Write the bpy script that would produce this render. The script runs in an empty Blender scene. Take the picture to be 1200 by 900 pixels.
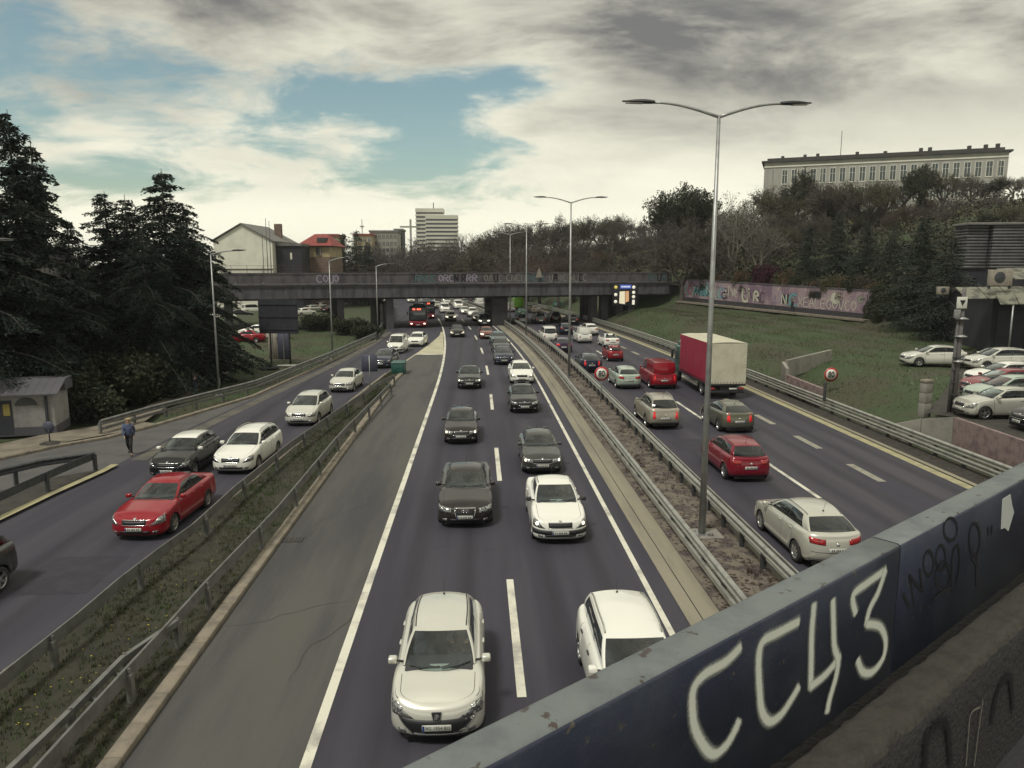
import bpy, bmesh, math, random
import numpy as np
from mathutils import Vector, Matrix
R = math.radians
SC = bpy.context.scene
COL = SC.collection

# ------------------------------------------------------------------ camera
F = 870.0; CAM_H = 8.5; VX, VY = 560.0, 314.0          # photo pixels (1200 x 900)
PITCH = math.atan((450-VY)/F)
YAW = math.atan((600-VX)/(F/math.cos(PITCH)))
cam = bpy.data.cameras.new('camera'); camo = bpy.data.objects.new('camera', cam); COL.objects.link(camo)
cam.sensor_width = 36.0; cam.lens = 36.0*F/1200.0; cam.clip_start = 0.05; cam.clip_end = 6000
camo.location = (0, 0, CAM_H); camo.rotation_euler = (math.pi/2-PITCH, 0, -YAW)
SC.camera = camo

# ------------------------------------------------------------------ sky, sun, exposure
SUN_EL, SUN_AZ = R(58), R(-140)        # azimuth from +Y towards +X: the sun stands behind the camera, to the left
w = bpy.data.worlds.new('World'); SC.world = w; w.use_nodes = True
nt = w.node_tree; nt.nodes.clear()
def wn(t, **k):
    n = nt.nodes.new(t)
    for a, b in k.items(): setattr(n, a, b)
    return n
def wl(a, b): nt.links.new(a, b)
def wmath(op, a, b=None, clamp=False):
    n = wn('ShaderNodeMath', operation=op, use_clamp=clamp)
    for i, x in enumerate((a, b)):
        if x is None: continue
        if isinstance(x, (int, float)): n.inputs[i].default_value = x
        else: wl(x, n.inputs[i])
    return n.outputs[0]
def wramp(x, a, b):
    n = wn('ShaderNodeMapRange', interpolation_type='SMOOTHSTEP', clamp=True)
    wl(x, n.inputs[0]); n.inputs[1].default_value = a; n.inputs[2].default_value = b
    return n.outputs[0]
def wmix(f, a, b):
    n = wn('ShaderNodeMix', data_type='RGBA'); 
    if isinstance(f, (int, float)): n.inputs[0].default_value = f
    else: wl(f, n.inputs[0])
    for i, x in ((6, a), (7, b)):
        if isinstance(x, tuple): n.inputs[i].default_value = (*x, 1)
        else: wl(x, n.inputs[i])
    return n.outputs[2]
sky = wn('ShaderNodeTexSky', sky_type='NISHITA', sun_disc=False, sun_elevation=SUN_EL, sun_rotation=SUN_AZ % (2*math.pi), air_density=1.2, dust_density=1.0, ozone_density=2.0)
tc = wn('ShaderNodeTexCoord'); sep = wn('ShaderNodeSeparateXYZ'); wl(tc.outputs['Generated'], sep.inputs[0])
X, Y, Z = sep.outputs
zc = wmath('MAXIMUM', Z, 0.0)
den = wmath('ADD', zc, 0.16)
cmb = wn('ShaderNodeCombineXYZ'); wl(wmath('DIVIDE', X, den), cmb.inputs[0]); wl(wmath('DIVIDE', Y, den), cmb.inputs[1])
den2 = wmath('ADD', zc, 0.42)
cmb2 = wn('ShaderNodeCombineXYZ'); wl(wmath('DIVIDE', X, den2), cmb2.inputs[0]); wl(wmath('DIVIDE', Y, den2), cmb2.inputs[1]); wl(wmath('MULTIPLY', Z, 2.4), cmb2.inputs[2])
def wnoise(scale, detail, rough, off, lac=2.1, dist=0.0, co=None):
    m = wn('ShaderNodeMapping'); m.inputs['Location'].default_value = off; wl((co or cmb).outputs[0], m.inputs[0])
    m.inputs['Scale'].default_value = (0.75, 1.0, 1.0)
    n = wn('ShaderNodeTexNoise'); wl(m.outputs[0], n.inputs['Vector'])
    n.inputs['Scale'].default_value = scale; n.inputs['Detail'].default_value = detail; n.inputs['Roughness'].default_value = rough
    n.inputs['Lacunarity'].default_value = lac; n.inputs['Distortion'].default_value = dist
    return n.outputs[0]
n1 = wnoise(0.95, 9, 0.56, (3.1, 1.4, 0.0), dist=0.25)
n2 = wnoise(0.55, 7, 0.58, (7.7, 2.2, 4.0), dist=0.4)
n3 = wnoise(4.6, 9, 0.62, (1.3, 9.2, 2.0), dist=0.35, co=cmb2)
n4 = wnoise(2.6, 9, 0.60, (5.3, 3.2, 7.0), dist=0.4, co=cmb2)
# a broad gap in the cloud layer over the left of the view, with broken puffs in it
gap = wmath('MULTIPLY', wramp(wmath('MULTIPLY', X, -1.0), -0.20, 0.02), wmath('MULTIPLY', wramp(Z, 0.045, 0.10), wmath('SUBTRACT', 1.0, wramp(Z, 0.20, 0.29))))
cov = wmath('ADD', wmath('MULTIPLY', n1, 0.33), wmath('ADD', wmath('MULTIPLY', n3, 0.44), wmath('MULTIPLY', n4, 0.45)))
cov = wmath('SUBTRACT', cov, wmath('MULTIPLY', gap, 0.150))
mask = wramp(cov, 0.40, 0.53)
shade = wmath('ADD', wmath('MULTIPLY', wramp(n2, 0.38, 0.64), 0.6), wmath('MULTIPLY', wramp(n4, 0.42, 0.66), 0.4))
high = wramp(Z, 0.02, 0.30)
dark = wmath('MULTIPLY', high, wmath('ADD', wmath('MULTIPLY', shade, 0.95), 0.30), True)
cloud = wmix(dark, (7.4, 7.2, 5.8), (1.2, 1.2, 1.17))
skyc = wn('ShaderNodeVectorMath', operation='MULTIPLY'); wl(sky.outputs[0], skyc.inputs[0]); skyc.inputs[1].default_value = (0.66, 0.69, 0.55)
col = wmix(mask, skyc.outputs[0], cloud)
hz = wmath('SUBTRACT', 1.0, wramp(Z, 0.0, 0.10))
col = wmix(wmath('MULTIPLY', hz, 0.7), col, (8.4, 8.15, 6.4))
bg = wn('ShaderNodeBackground'); bg.inputs[1].default_value = 0.1; wl(col, bg.inputs[0])
wo = wn('ShaderNodeOutputWorld'); wl(bg.outputs[0], wo.inputs[0])

sl = bpy.data.lights.new('sun', 'SUN'); sl.energy = 1.5; sl.angle = R(11); sl.color = (1.0, 0.97, 0.88)
so = bpy.data.objects.new('sun', sl); COL.objects.link(so)
sdir = Vector((math.sin(SUN_AZ)*math.cos(SUN_EL), math.cos(SUN_AZ)*math.cos(SUN_EL), math.sin(SUN_EL)))
so.rotation_euler = sdir.to_track_quat('Z', 'Y').to_euler()
so.location = (0, 0, 60)
SC.view_settings.view_transform = 'Standard'; SC.view_settings.look = 'None'; SC.view_settings.gamma = 1
SC.view_settings.use_curve_mapping = False; SC.view_settings.exposure = 0.66
try:
    SC.cycles.max_bounces = 6; SC.cycles.transparent_max_bounces = 12; SC.cycles.caustics_reflective = False; SC.cycles.caustics_refractive = False
except Exception: pass

# ------------------------------------------------------------------ pixel <-> world
cf = np.array([math.sin(YAW)*math.cos(PITCH), math.cos(YAW)*math.cos(PITCH), -math.sin(PITCH)])
cr = np.array([math.cos(YAW), -math.sin(YAW), 0.0]); cu = np.cross(cr, cf)
CO = np.array([0, 0, CAM_H])
def ray(px, py): return cf + cr*(px-600)/F - cu*(py-450)/F
def G(px, py, z=0.0):                       # pixel -> the point at height z
    d = ray(px, py); t = (z-CAM_H)/d[2]; return Vector((d[0]*t, d[1]*t, z))
def AT(px, py, Yd):                         # pixel -> the point at distance Yd along the road
    d = ray(px, py); t = Yd/d[1]; return Vector((d[0]*t, Yd, CAM_H+d[2]*t))
def cv(Yd): return -0.00064*max(0.0, Yd-50.0)**2     # the road bends left beyond 50 m
def RP(x, Yd, z=0.0): return Vector((x+cv(Yd), Yd, z))

# ------------------------------------------------------------------ materials
MATS = {}
def mat(name, base=(0.5, 0.5, 0.5), rough=0.6, metal=0.0, coat=0.0, noise=None, noise2=None, bump=None, emit=None, spec=0.5, coords='Object', mapping=None, trans=0.0):
    """noise = (scale, colour2, lo, hi); noise2 likewise on top; bump = (scale, strength)"""
    m = bpy.data.materials.new(name); m.use_nodes = True; t = m.node_tree; b = t.nodes['Principled BSDF']
    b.inputs['Base Color'].default_value = (*base, 1); b.inputs['Roughness'].default_value = rough; b.inputs['Metallic'].default_value = metal
    b.inputs['Coat Weight'].default_value = coat; b.inputs['Coat Roughness'].default_value = 0.06; b.inputs['Specular IOR Level'].default_value = spec
    L = t.links
    tcn = t.nodes.new('ShaderNodeTexCoord'); src = tcn.outputs[coords] if coords != 'World' else None
    if coords == 'World':
        g = t.nodes.new('ShaderNodeNewGeometry'); src = g.outputs['Position']
    if mapping:
        mp = t.nodes.new('ShaderNodeMapping'); mp.inputs['Scale'].default_value = mapping; L.new(src, mp.inputs[0]); src = mp.outputs[0]
    last = None
    for nz in (noise, noise2):
        if not nz: continue
        sc, c2, lo, hi = nz[:4]
        n = t.nodes.new('ShaderNodeTexNoise'); n.inputs['Scale'].default_value = sc; n.inputs['Detail'].default_value = 7; n.inputs['Roughness'].default_value = 0.62
        L.new(src, n.inputs['Vector'])
        mr = t.nodes.new('ShaderNodeMapRange'); mr.interpolation_type = 'SMOOTHSTEP'; mr.inputs[1].default_value = lo; mr.inputs[2].default_value = hi; L.new(n.outputs[0], mr.inputs[0])
        mx = t.nodes.new('ShaderNodeMix'); mx.data_type = 'RGBA'; L.new(mr.outputs[0], mx.inputs[0])
        if last is None: mx.inputs[6].default_value = (*base, 1)
        else: L.new(last, mx.inputs[6])
        mx.inputs[7].default_value = (*c2, 1); last = mx.outputs[2]
    if last is not None: L.new(last, b.inputs['Base Color'])
    if bump:
        n = t.nodes.new('ShaderNodeTexNoise'); n.inputs['Scale'].default_value = bump[0]; n.inputs['Detail'].default_value = 5; L.new(src, n.inputs['Vector'])
        bp = t.nodes.new('ShaderNodeBump'); bp.inputs['Strength'].default_value = bump[1]; bp.inputs['Distance'].default_value = 0.02
        L.new(n.outputs[0], bp.inputs['Height']); L.new(bp.outputs[0], b.inputs['Normal'])
    if emit:
        b.inputs['Emission Color'].default_value = (*emit[0], 1); b.inputs['Emission Strength'].default_value = emit[1]
    MATS[name] = m
    return m
def paint(name, c, metal=0.0, rough=0.3):
    """car paint: clear coat with a film of road dust"""
    d = tuple(0.92*x+0.08*y for x, y in zip(c, (0.30, 0.28, 0.24)))
    m = mat(name, c, rough, metal, 0.85, noise=(2.2, d, 0.52, 0.85), spec=0.12)
    return m
def glass_mat(name, tint, gl=0.05, ior=1.5):
    m = bpy.data.materials.new(name); m.use_nodes = True; t = m.node_tree; t.nodes.clear()
    tr = t.nodes.new('ShaderNodeBsdfTransparent'); tr.inputs[0].default_value = (*tint, 1)
    g = t.nodes.new('ShaderNodeBsdfGlossy'); g.inputs[0].default_value = (0.9, 0.93, 0.95, 1); g.inputs[1].default_value = gl
    fr = t.nodes.new('ShaderNodeFresnel'); fr.inputs[0].default_value = ior
    geo = t.nodes.new('ShaderNodeNewGeometry')
    mul = t.nodes.new('ShaderNodeMath'); mul.operation = 'MULTIPLY_ADD'; mul.inputs[1].default_value = 1.6; mul.inputs[2].default_value = 0.02
    sub = t.nodes.new('ShaderNodeMath'); sub.operation = 'SUBTRACT'; sub.inputs[0].default_value = 1.0; t.links.new(geo.outputs['Backfacing'], sub.inputs[1])
    m2 = t.nodes.new('ShaderNodeMath'); m2.operation = 'MULTIPLY'; m2.use_clamp = True
    t.links.new(fr.outputs[0], mul.inputs[0]); t.links.new(mul.outputs[0], m2.inputs[0]); t.links.new(sub.outputs[0], m2.inputs[1])
    mx = t.nodes.new('ShaderNodeMixShader'); t.links.new(m2.outputs[0], mx.inputs[0]); t.links.new(tr.outputs[0], mx.inputs[1]); t.links.new(g.outputs[0], mx.inputs[2])
    o = t.nodes.new('ShaderNodeOutputMaterial'); t.links.new(mx.outputs[0], o.inputs[0]); MATS[name] = m
    return m
def spray(name, c):
    """spray paint on a wall: ribbon whose vertex attribute 'a' fades at its edges"""
    m = bpy.data.materials.new(name); m.use_nodes = True; t = m.node_tree; b = t.nodes['Principled BSDF']
    b.inputs['Base Color'].default_value = (*c, 1); b.inputs['Roughness'].default_value = 0.6
    at = t.nodes.new('ShaderNodeAttribute'); at.attribute_name = 'a'
    n = t.nodes.new('ShaderNodeTexNoise'); n.inputs['Scale'].default_value = 140; n.inputs['Detail'].default_value = 3
    tcn = t.nodes.new('ShaderNodeTexCoord'); t.links.new(tcn.outputs['Object'], n.inputs['Vector'])
    ad = t.nodes.new('ShaderNodeMath'); ad.operation = 'MULTIPLY_ADD'; t.links.new(n.outputs[0], ad.inputs[0]); ad.inputs[1].default_value = 0.35; t.links.new(at.outputs['Fac'], ad.inputs[2])
    mr = t.nodes.new('ShaderNodeMapRange'); mr.inputs[1].default_value = 0.18; mr.inputs[2].default_value = 1.05; mr.interpolation_type = 'SMOOTHSTEP'; t.links.new(ad.outputs[0], mr.inputs[0])
    t.links.new(mr.outputs[0], b.inputs['Alpha']); MATS[name] = m
    return m
M = MATS
mat('asphalt', (0.033, 0.031, 0.045), 0.85, noise=(0.9, (0.050, 0.047, 0.062), 0.36, 0.66), noise2=(55, (0.072, 0.068, 0.082), 0.62, 0.78), bump=(160, 0.25), coords='World', mapping=(1, 0.05, 1))
mat('asphalt_old', (0.086, 0.083, 0.074), 0.88, noise=(0.55, (0.050, 0.049, 0.053), 0.40, 0.66), noise2=(45, (0.125, 0.12, 0.105), 0.58, 0.8), bump=(130, 0.25), coords='World', mapping=(1, 0.12, 1))
mat('asphalt_right', (0.036, 0.033, 0.050), 0.85, noise=(0.6, (0.062, 0.056, 0.068), 0.42, 0.72), noise2=(60, (0.084, 0.080, 0.088), 0.60, 0.78), bump=(160, 0.25), coords='World', mapping=(1.2, 0.08, 1))
mat('asphalt_side', (0.095, 0.092, 0.088), 0.9, noise=(0.8, (0.066, 0.064, 0.068), 0.4, 0.7), noise2=(50, (0.13, 0.125, 0.115), 0.6, 0.8), bump=(130, 0.25), coords='World')
mat('white_line', (0.66, 0.64, 0.54), 0.7, noise=(0.9, (0.34, 0.325, 0.29), 0.46, 0.68), noise2=(24, (0.12, 0.115, 0.125), 0.62, 0.70), coords='World')
mat('dust_line', (0.115, 0.105, 0.085), 0.9, noise=(1.0, (0.07, 0.066, 0.062), 0.4, 0.66), noise2=(30, (0.05, 0.047, 0.055), 0.56, 0.72), coords='World')
mat('worn_line', (0.30, 0.285, 0.225), 0.8, noise=(3.0, (0.20, 0.19, 0.16), 0.4, 0.7), noise2=(30, (0.09, 0.085, 0.09), 0.56, 0.72), coords='World')
mat('yellow_line', (0.36, 0.33, 0.19), 0.8, noise=(1.4, (0.25, 0.23, 0.15), 0.4, 0.7), noise2=(26, (0.12, 0.11, 0.09), 0.6, 0.78), coords='World')
mat('gore_paint', (0.47, 0.44, 0.31), 0.8, noise=(0.6, (0.36, 0.33, 0.24), 0.4, 0.7), noise2=(30, (0.25, 0.23, 0.18), 0.62, 0.8), coords='World')
mat('gutter', (0.26, 0.235, 0.175), 0.85, noise=(0.9, (0.185, 0.17, 0.135), 0.4, 0.7), noise2=(30, (0.32, 0.29, 0.22), 0.6, 0.8), bump=(60, 0.3), coords='World', mapping=(1.5, 0.2, 1))
mat('kerb', (0.25, 0.215, 0.165), 0.85, noise=(2.4, (0.15, 0.13, 0.11), 0.4, 0.72), noise2=(40, (0.32, 0.28, 0.22), 0.6, 0.8), bump=(50, 0.4), coords='World')
mat('concrete', (0.27, 0.255, 0.22), 0.88, noise=(0.7, (0.16, 0.15, 0.14), 0.42, 0.72), noise2=(14, (0.34, 0.32, 0.27), 0.56, 0.78), bump=(35, 0.35), coords='World')
mat('bridge_concrete', (0.098, 0.094, 0.104), 0.88, noise=(0.9, (0.045, 0.043, 0.052), 0.42, 0.68), noise2=(9, (0.14, 0.132, 0.128), 0.56, 0.78), bump=(20, 0.35), coords='World', mapping=(1.6, 1.6, 0.35))
mat('dirt', (0.165, 0.14, 0.112), 0.95, noise=(1.6, (0.072, 0.058, 0.056), 0.44, 0.60), noise2=(22, (0.25, 0.215, 0.165), 0.58, 0.74), bump=(30, 0.9), coords='World')
mat('ground', (0.040, 0.064, 0.022), 0.95, noise=(0.16, (0.056, 0.050, 0.030), 0.40, 0.64), noise2=(5, (0.022, 0.024, 0.014), 0.48, 0.70), bump=(18, 0.9), coords='World')
mat('verge', (0.038, 0.036, 0.023), 0.95, noise=(0.9, (0.022, 0.022, 0.015), 0.40, 0.66), noise2=(11, (0.062, 0.055, 0.036), 0.56, 0.74), bump=(24, 0.9), coords='World')
mat('soil_dark', (0.050, 0.045, 0.038), 0.95, noise=(3, (0.028, 0.026, 0.024), 0.4, 0.65), noise2=(20, (0.085, 0.075, 0.06), 0.6, 0.74), bump=(30, 0.8), coords='World')
mat('path', (0.20, 0.175, 0.135), 0.95, noise=(1.2, (0.12, 0.10, 0.08), 0.4, 0.7), noise2=(20, (0.26, 0.23, 0.18), 0.6, 0.76), bump=(40, 0.5), coords='World')
mat('grass_blade', (0.048, 0.082, 0.022), 0.9, noise=(0.3, (0.062, 0.058, 0.028), 0.42, 0.62), coords='World')
mat('grass_dry', (0.085, 0.072, 0.042), 0.9, noise=(0.8, (0.05, 0.046, 0.025), 0.42, 0.62), coords='World')
mat('galv', (0.40, 0.40, 0.36), 0.48, 0.55, noise=(2.5, (0.27, 0.27, 0.25), 0.42, 0.7), noise2=(18, (0.20, 0.18, 0.15), 0.66, 0.8), coords='World')
mat('galv_mid', (0.20, 0.20, 0.19), 0.5, 0.4, noise=(2.5, (0.12, 0.12, 0.115), 0.42, 0.7), noise2=(18, (0.09, 0.08, 0.07), 0.66, 0.8), coords='World')
mat('galv_dark', (0.075, 0.08, 0.088), 0.6, 0.4, noise=(6, (0.045, 0.045, 0.05), 0.42, 0.7))
mat('pole', (0.36, 0.37, 0.36), 0.45, 0.6, noise=(3, (0.27, 0.27, 0.27), 0.4, 0.7))
mat('lamp_head', (0.05, 0.052, 0.055), 0.45, 0.3)
mat('lamp_lens', (0.5, 0.5, 0.45), 0.25)
mat('black', (0.012, 0.012, 0.014), 0.5)
mat('trim', (0.022, 0.022, 0.024), 0.55)
mat('tyre', (0.020, 0.020, 0.021), 0.85, noise=(9, (0.045, 0.042, 0.038), 0.5, 0.75))
mat('rim', (0.45, 0.45, 0.44), 0.32, 0.85)
mat('steel_rim', (0.30, 0.30, 0.30), 0.4, 0.6)
mat('chrome', (0.72, 0.72, 0.72), 0.15, 1.0)
mat('seat', (0.10, 0.10, 0.105), 0.9, noise=(6, (0.06, 0.06, 0.065), 0.4, 0.7))
mat('cabin', (0.045, 0.045, 0.047), 0.85)
mat('plate', (0.55, 0.55, 0.50), 0.5)
mat('plate_blue', (0.02, 0.05, 0.22), 0.5)
mat('plate_ink', (0.03, 0.03, 0.035), 0.6)
mat('lens', (0.40, 0.41, 0.40), 0.08, 0.5, 1.0, noise=(18, (0.10, 0.10, 0.10), 0.45, 0.56))
mat('lens_lit', (0.9, 0.86, 0.7), 0.1, 0.0, 1.0, emit=((1.0, 0.90, 0.66), 1.6))
mat('lens_amber', (0.75, 0.42, 0.06), 0.15, 0.0, 1.0)
mat('tail_red', (0.42, 0.012, 0.014), 0.12, 0.0, 1.0, noise=(20, (0.20, 0.008, 0.010), 0.45, 0.6))
mat('tail_lit', (0.6, 0.02, 0.015), 0.12, 0.0, 1.0, emit=((1.0, 0.03, 0.05), 0.14))
mat('sticker', (0.6, 0.62, 0.6), 0.5)
glass_mat('glass', (0.60, 0.68, 0.68))
glass_mat('glass_dark', (0.22, 0.25, 0.26))
mat('glass_far', (0.016, 0.019, 0.022), 0.06, 0.0, 0.0, spec=0.8)
mat('win_glass', (0.045, 0.05, 0.055), 0.08, spec=0.8)
def tracks(name, centres, k):
    """wheel tracks: bands along the lanes where the tyres run, darkened by factor k"""
    t = M[name].node_tree; b = t.nodes['Principled BSDF']; src = b.inputs['Base Color'].links[0].from_socket
    g = t.nodes.new('ShaderNodeNewGeometry'); sp = t.nodes.new('ShaderNodeSeparateXYZ'); t.links.new(g.outputs['Position'], sp.inputs[0])
    mr = t.nodes.new('ShaderNodeMapRange'); mr.inputs[1].default_value = -20; mr.inputs[2].default_value = 20; t.links.new(sp.outputs[0], mr.inputs[0])
    cr_ = t.nodes.new('ShaderNodeValToRGB'); cr_.color_ramp.interpolation = 'EASE'; els = cr_.color_ramp.elements; els[0].position = 0; els[0].color = (1, 1, 1, 1); els[1].position = 1; els[1].color = (1, 1, 1, 1)
    for c in centres:
        for d, v in ((-.42, 1), (0, k), (.42, 1)): e = els.new((c+d+20)/40); e.color = (v, v, v, 1)
    t.links.new(mr.outputs[0], cr_.inputs[0]); mx = t.nodes.new('ShaderNodeMix'); mx.data_type = 'RGBA'; mx.blend_type = 'MULTIPLY'; mx.inputs[0].default_value = 1; t.links.new(src, mx.inputs[6]); t.links.new(cr_.outputs[0], mx.inputs[7]); t.links.new(mx.outputs[2], b.inputs['Base Color'])
tracks('asphalt', (-12.9, -11.4, -1.85, -.35, 1.9, 3.4), .70); tracks('asphalt_right', (10.0, 11.5, 13.7, 15.2, 17.0, 18.4), .70)
# paints
for n_, c_, me_ in (('p_silver', (0.56, 0.55, 0.48), 0.45), ('p_cream', (0.64, 0.63, 0.56), 0.35), ('p_white', (0.78, 0.77, 0.70), 0.0), ('p_red', (0.27, 0.008, 0.018), 0.1), ('p_red2', (0.20, 0.006, 0.020), 0.15),
                    ('p_black', (0.006, 0.006, 0.008), 0.0), ('p_brown', (0.024, 0.020, 0.020), 0.2), ('p_grey', (0.055, 0.058, 0.056), 0.35), ('p_greygreen', (0.042, 0.048, 0.045), 0.35),
                    ('p_navy', (0.018, 0.024, 0.050), 0.35), ('p_purple', (0.042, 0.025, 0.065), 0.4), ('p_lightgreen', (0.42, 0.50, 0.42), 0.35), ('p_champ', (0.40, 0.37, 0.30), 0.5),
                    ('p_olive', (0.13, 0.13, 0.095), 0.45), ('p_lime', (0.16, 0.36, 0.03), 0.0), ('p_green', (0.012, 0.085, 0.055), 0.1), ('p_copper', (0.20, 0.055, 0.035), 0.4), ('p_teal', (0.10, 0.16, 0.18), 0.4),
                    ('p_steel', (0.20, 0.21, 0.215), 0.6)):
    paint(n_, c_, me_)

# ------------------------------------------------------------------ mesh helpers
def fast_mesh(name, v, f, smooth=False):
    """v (N,3) and f (M,k) arrays of one face size"""
    v = np.asarray(v, dtype=np.float32); f = np.asarray(f, dtype=np.int32); k = f.shape[1]
    me = bpy.data.meshes.new(name); me.vertices.add(len(v)); me.vertices.foreach_set('co', v.ravel())
    me.loops.add(f.size); me.loops.foreach_set('vertex_index', f.ravel()); me.polygons.add(len(f))
    me.polygons.foreach_set('loop_start', np.arange(0, f.size, k, dtype=np.int32)); me.polygons.foreach_set('loop_total', np.full(len(f), k, dtype=np.int32))
    if smooth: me.polygons.foreach_set('use_smooth', np.ones(len(f), dtype=bool))
    me.update(calc_edges=True); me.validate()
    return me
class MB:
    def __init__(s): s.v = []; s.f = []; s.m = []; s.sm = []
    def add(s, vs, fs, m=0, smooth=False):
        o = len(s.v); s.v += [tuple(p) for p in vs]
        for f in fs: s.f.append([i+o for i in f]); s.m.append(m); s.sm.append(smooth)
        return o
    def box(s, x0, x1, y0, y1, z0, z1, m=0, T=None):
        vs = [Vector((x, y, z)) for z in (z0, z1) for y in (y0, y1) for x in (x0, x1)]
        if T is not None: vs = [T @ p for p in vs]
        s.add(vs, [(0, 2, 3, 1), (4, 5, 7, 6), (0, 1, 5, 4), (2, 6, 7, 3), (0, 4, 6, 2), (1, 3, 7, 5)], m); return s
    def rbox(s, x0, x1, y0, y1, z0, z1, r=0.03, m=0, T=None, seg=2):
        b = bmesh.new(); bmesh.ops.create_cube(b, size=1.0)
        for q in b.verts: q.co = Vector(((x0+x1)/2+q.co.x*(x1-x0), (y0+y1)/2+q.co.y*(y1-y0), (z0+z1)/2+q.co.z*(z1-z0)))
        bmesh.ops.bevel(b, geom=b.edges[:], offset=r, segments=seg, affect='EDGES', profile=0.5)
        b.verts.ensure_lookup_table()
        s.add([(T @ q.co) if T is not None else q.co.copy() for q in b.verts], [[q.index for q in f.verts] for f in b.faces], m, True); b.free(); return s
    def grid(s, P, m=0, smooth=True, flip=False):
        nu, nv = len(P), len(P[0]); vs = [p for r in P for p in r]; fs = []
        for i in range(nu-1):
            for j in range(nv-1):
                q = (i*nv+j, (i+1)*nv+j, (i+1)*nv+j+1, i*nv+j+1); fs.append(q[::-1] if flip else q)
        s.add(vs, fs, m, smooth); return s
    def tube(s, pts, rad, n=8, m=0, cap=True, smooth=True):
        pts = [Vector(p) for p in pts]; k = len(pts)
        rad = [rad]*k if isinstance(rad, (int, float)) else rad
        rings = []; up = Vector((0, 0, 1))
        for i, p in enumerate(pts):
            t = (pts[min(i+1, k-1)]-pts[max(i-1, 0)]); t = t.normalized() if t.length > 1e-9 else Vector((0, 0, 1))
            a = t.cross(up)
            if a.length < 0.05: a = t.cross(Vector((0, 1, 0)))
            a.normalize(); b = a.cross(t)
            rings.append([p+(a*math.cos(2*math.pi*j/n)+b*math.sin(2*math.pi*j/n))*rad[i] for j in range(n)])
        vs = [q for r_ in rings for q in r_]; fs = []
        for i in range(k-1):
            for j in range(n): fs.append((i*n+j, i*n+(j+1) % n, (i+1)*n+(j+1) % n, (i+1)*n+j))
        o = s.add(vs, fs, m, smooth)
        if cap:
            for base in (list(range(n))[::-1], [(k-1)*n+j for j in range(n)]): s.f.append([o+i for i in base]); s.m.append(m); s.sm.append(False)
        return s
    def lathe(s, prof, n=24, axis='Z', c=(0, 0, 0), m=0, smooth=True):
        vs = []; fs = []; c = Vector(c)
        for r_, h in prof:
            for j in range(n):
                a = 2*math.pi*j/n; x, y = r_*math.cos(a), r_*math.sin(a)
                vs.append(c+(Vector((x, y, h)) if axis == 'Z' else Vector((x, h, y)) if axis == 'Y' else Vector((h, x, y))))
        for i in range(len(prof)-1):
            for j in range(n): fs.append((i*n+j, i*n+(j+1) % n, (i+1)*n+(j+1) % n, (i+1)*n+j))
        s.add(vs, fs, m, smooth); return s
    def prism(s, poly, h0, h1, m=0, T=None):
        """poly: 2D (x, y) outline, extruded in z"""
        n = len(poly); vs = [Vector((x, y, h)) for h in (h0, h1) for x, y in poly]
        if T is not None: vs = [T @ p for p in vs]
        s.add(vs, [tuple(range(n))[::-1], tuple(range(n, 2*n))]+[(i, (i+1) % n, n+(i+1) % n, n+i) for i in range(n)], m); return s
    def mesh(s, name, weld=False, fixn=False):
        me = bpy.data.meshes.new(name); me.from_pydata(s.v, [], s.f)
        me.polygons.foreach_set('material_index', s.m); me.polygons.foreach_set('use_smooth', s.sm)
        if weld or fixn:
            b = bmesh.new(); b.from_mesh(me)
            if weld: bmesh.ops.remove_doubles(b, verts=b.verts, dist=1e-4)
            if fixn: bmesh.ops.recalc_face_normals(b, faces=b.faces)
            b.to_mesh(me); b.free()
        me.update(); return me
    def obj(s, name, mats, parent=None, weld=False, fixn=True, loc=None):
        return put(name, s.mesh(name, weld, fixn), mats, parent, loc)
def put(name, me, mats, parent=None, loc=None, rotz=None):
    o = bpy.data.objects.new(name, me); COL.objects.link(o)
    mats = [mats] if isinstance(mats, str) else mats
    if me is not None and mats and len(me.materials) == 0:
        for m in mats: me.materials.append(M[m])
    elif me is not None and mats:
        for i, m in enumerate(mats):
            if me.materials[i] != M[m]:
                o.material_slots[i].link = 'OBJECT'; o.material_slots[i].material = M[m]
    if parent is not None: o.parent = parent
    if loc is not None: o.location = loc
    if rotz is not None: o.rotation_euler = (0, 0, rotz)
    return o
def tag(o, label=None, cat=None, group=None, kind=None):
    for k, x in (('label', label), ('category', cat), ('group', group), ('kind', kind)):
        if x: o[k] = x
    return o
def thing(name, label, cat, loc=(0, 0, 0), rotz=0.0, group=None):
    o = bpy.data.objects.new(name, None); COL.objects.link(o); o.location = loc; o.rotation_euler = (0, 0, rotz); o.empty_display_size = 0.3
    return tag(o, label, cat, group)
def smooth01(a, b, x):
    t = min(1.0, max(0.0, (x-a)/(b-a))); return t*t*(3-2*t)
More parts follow.
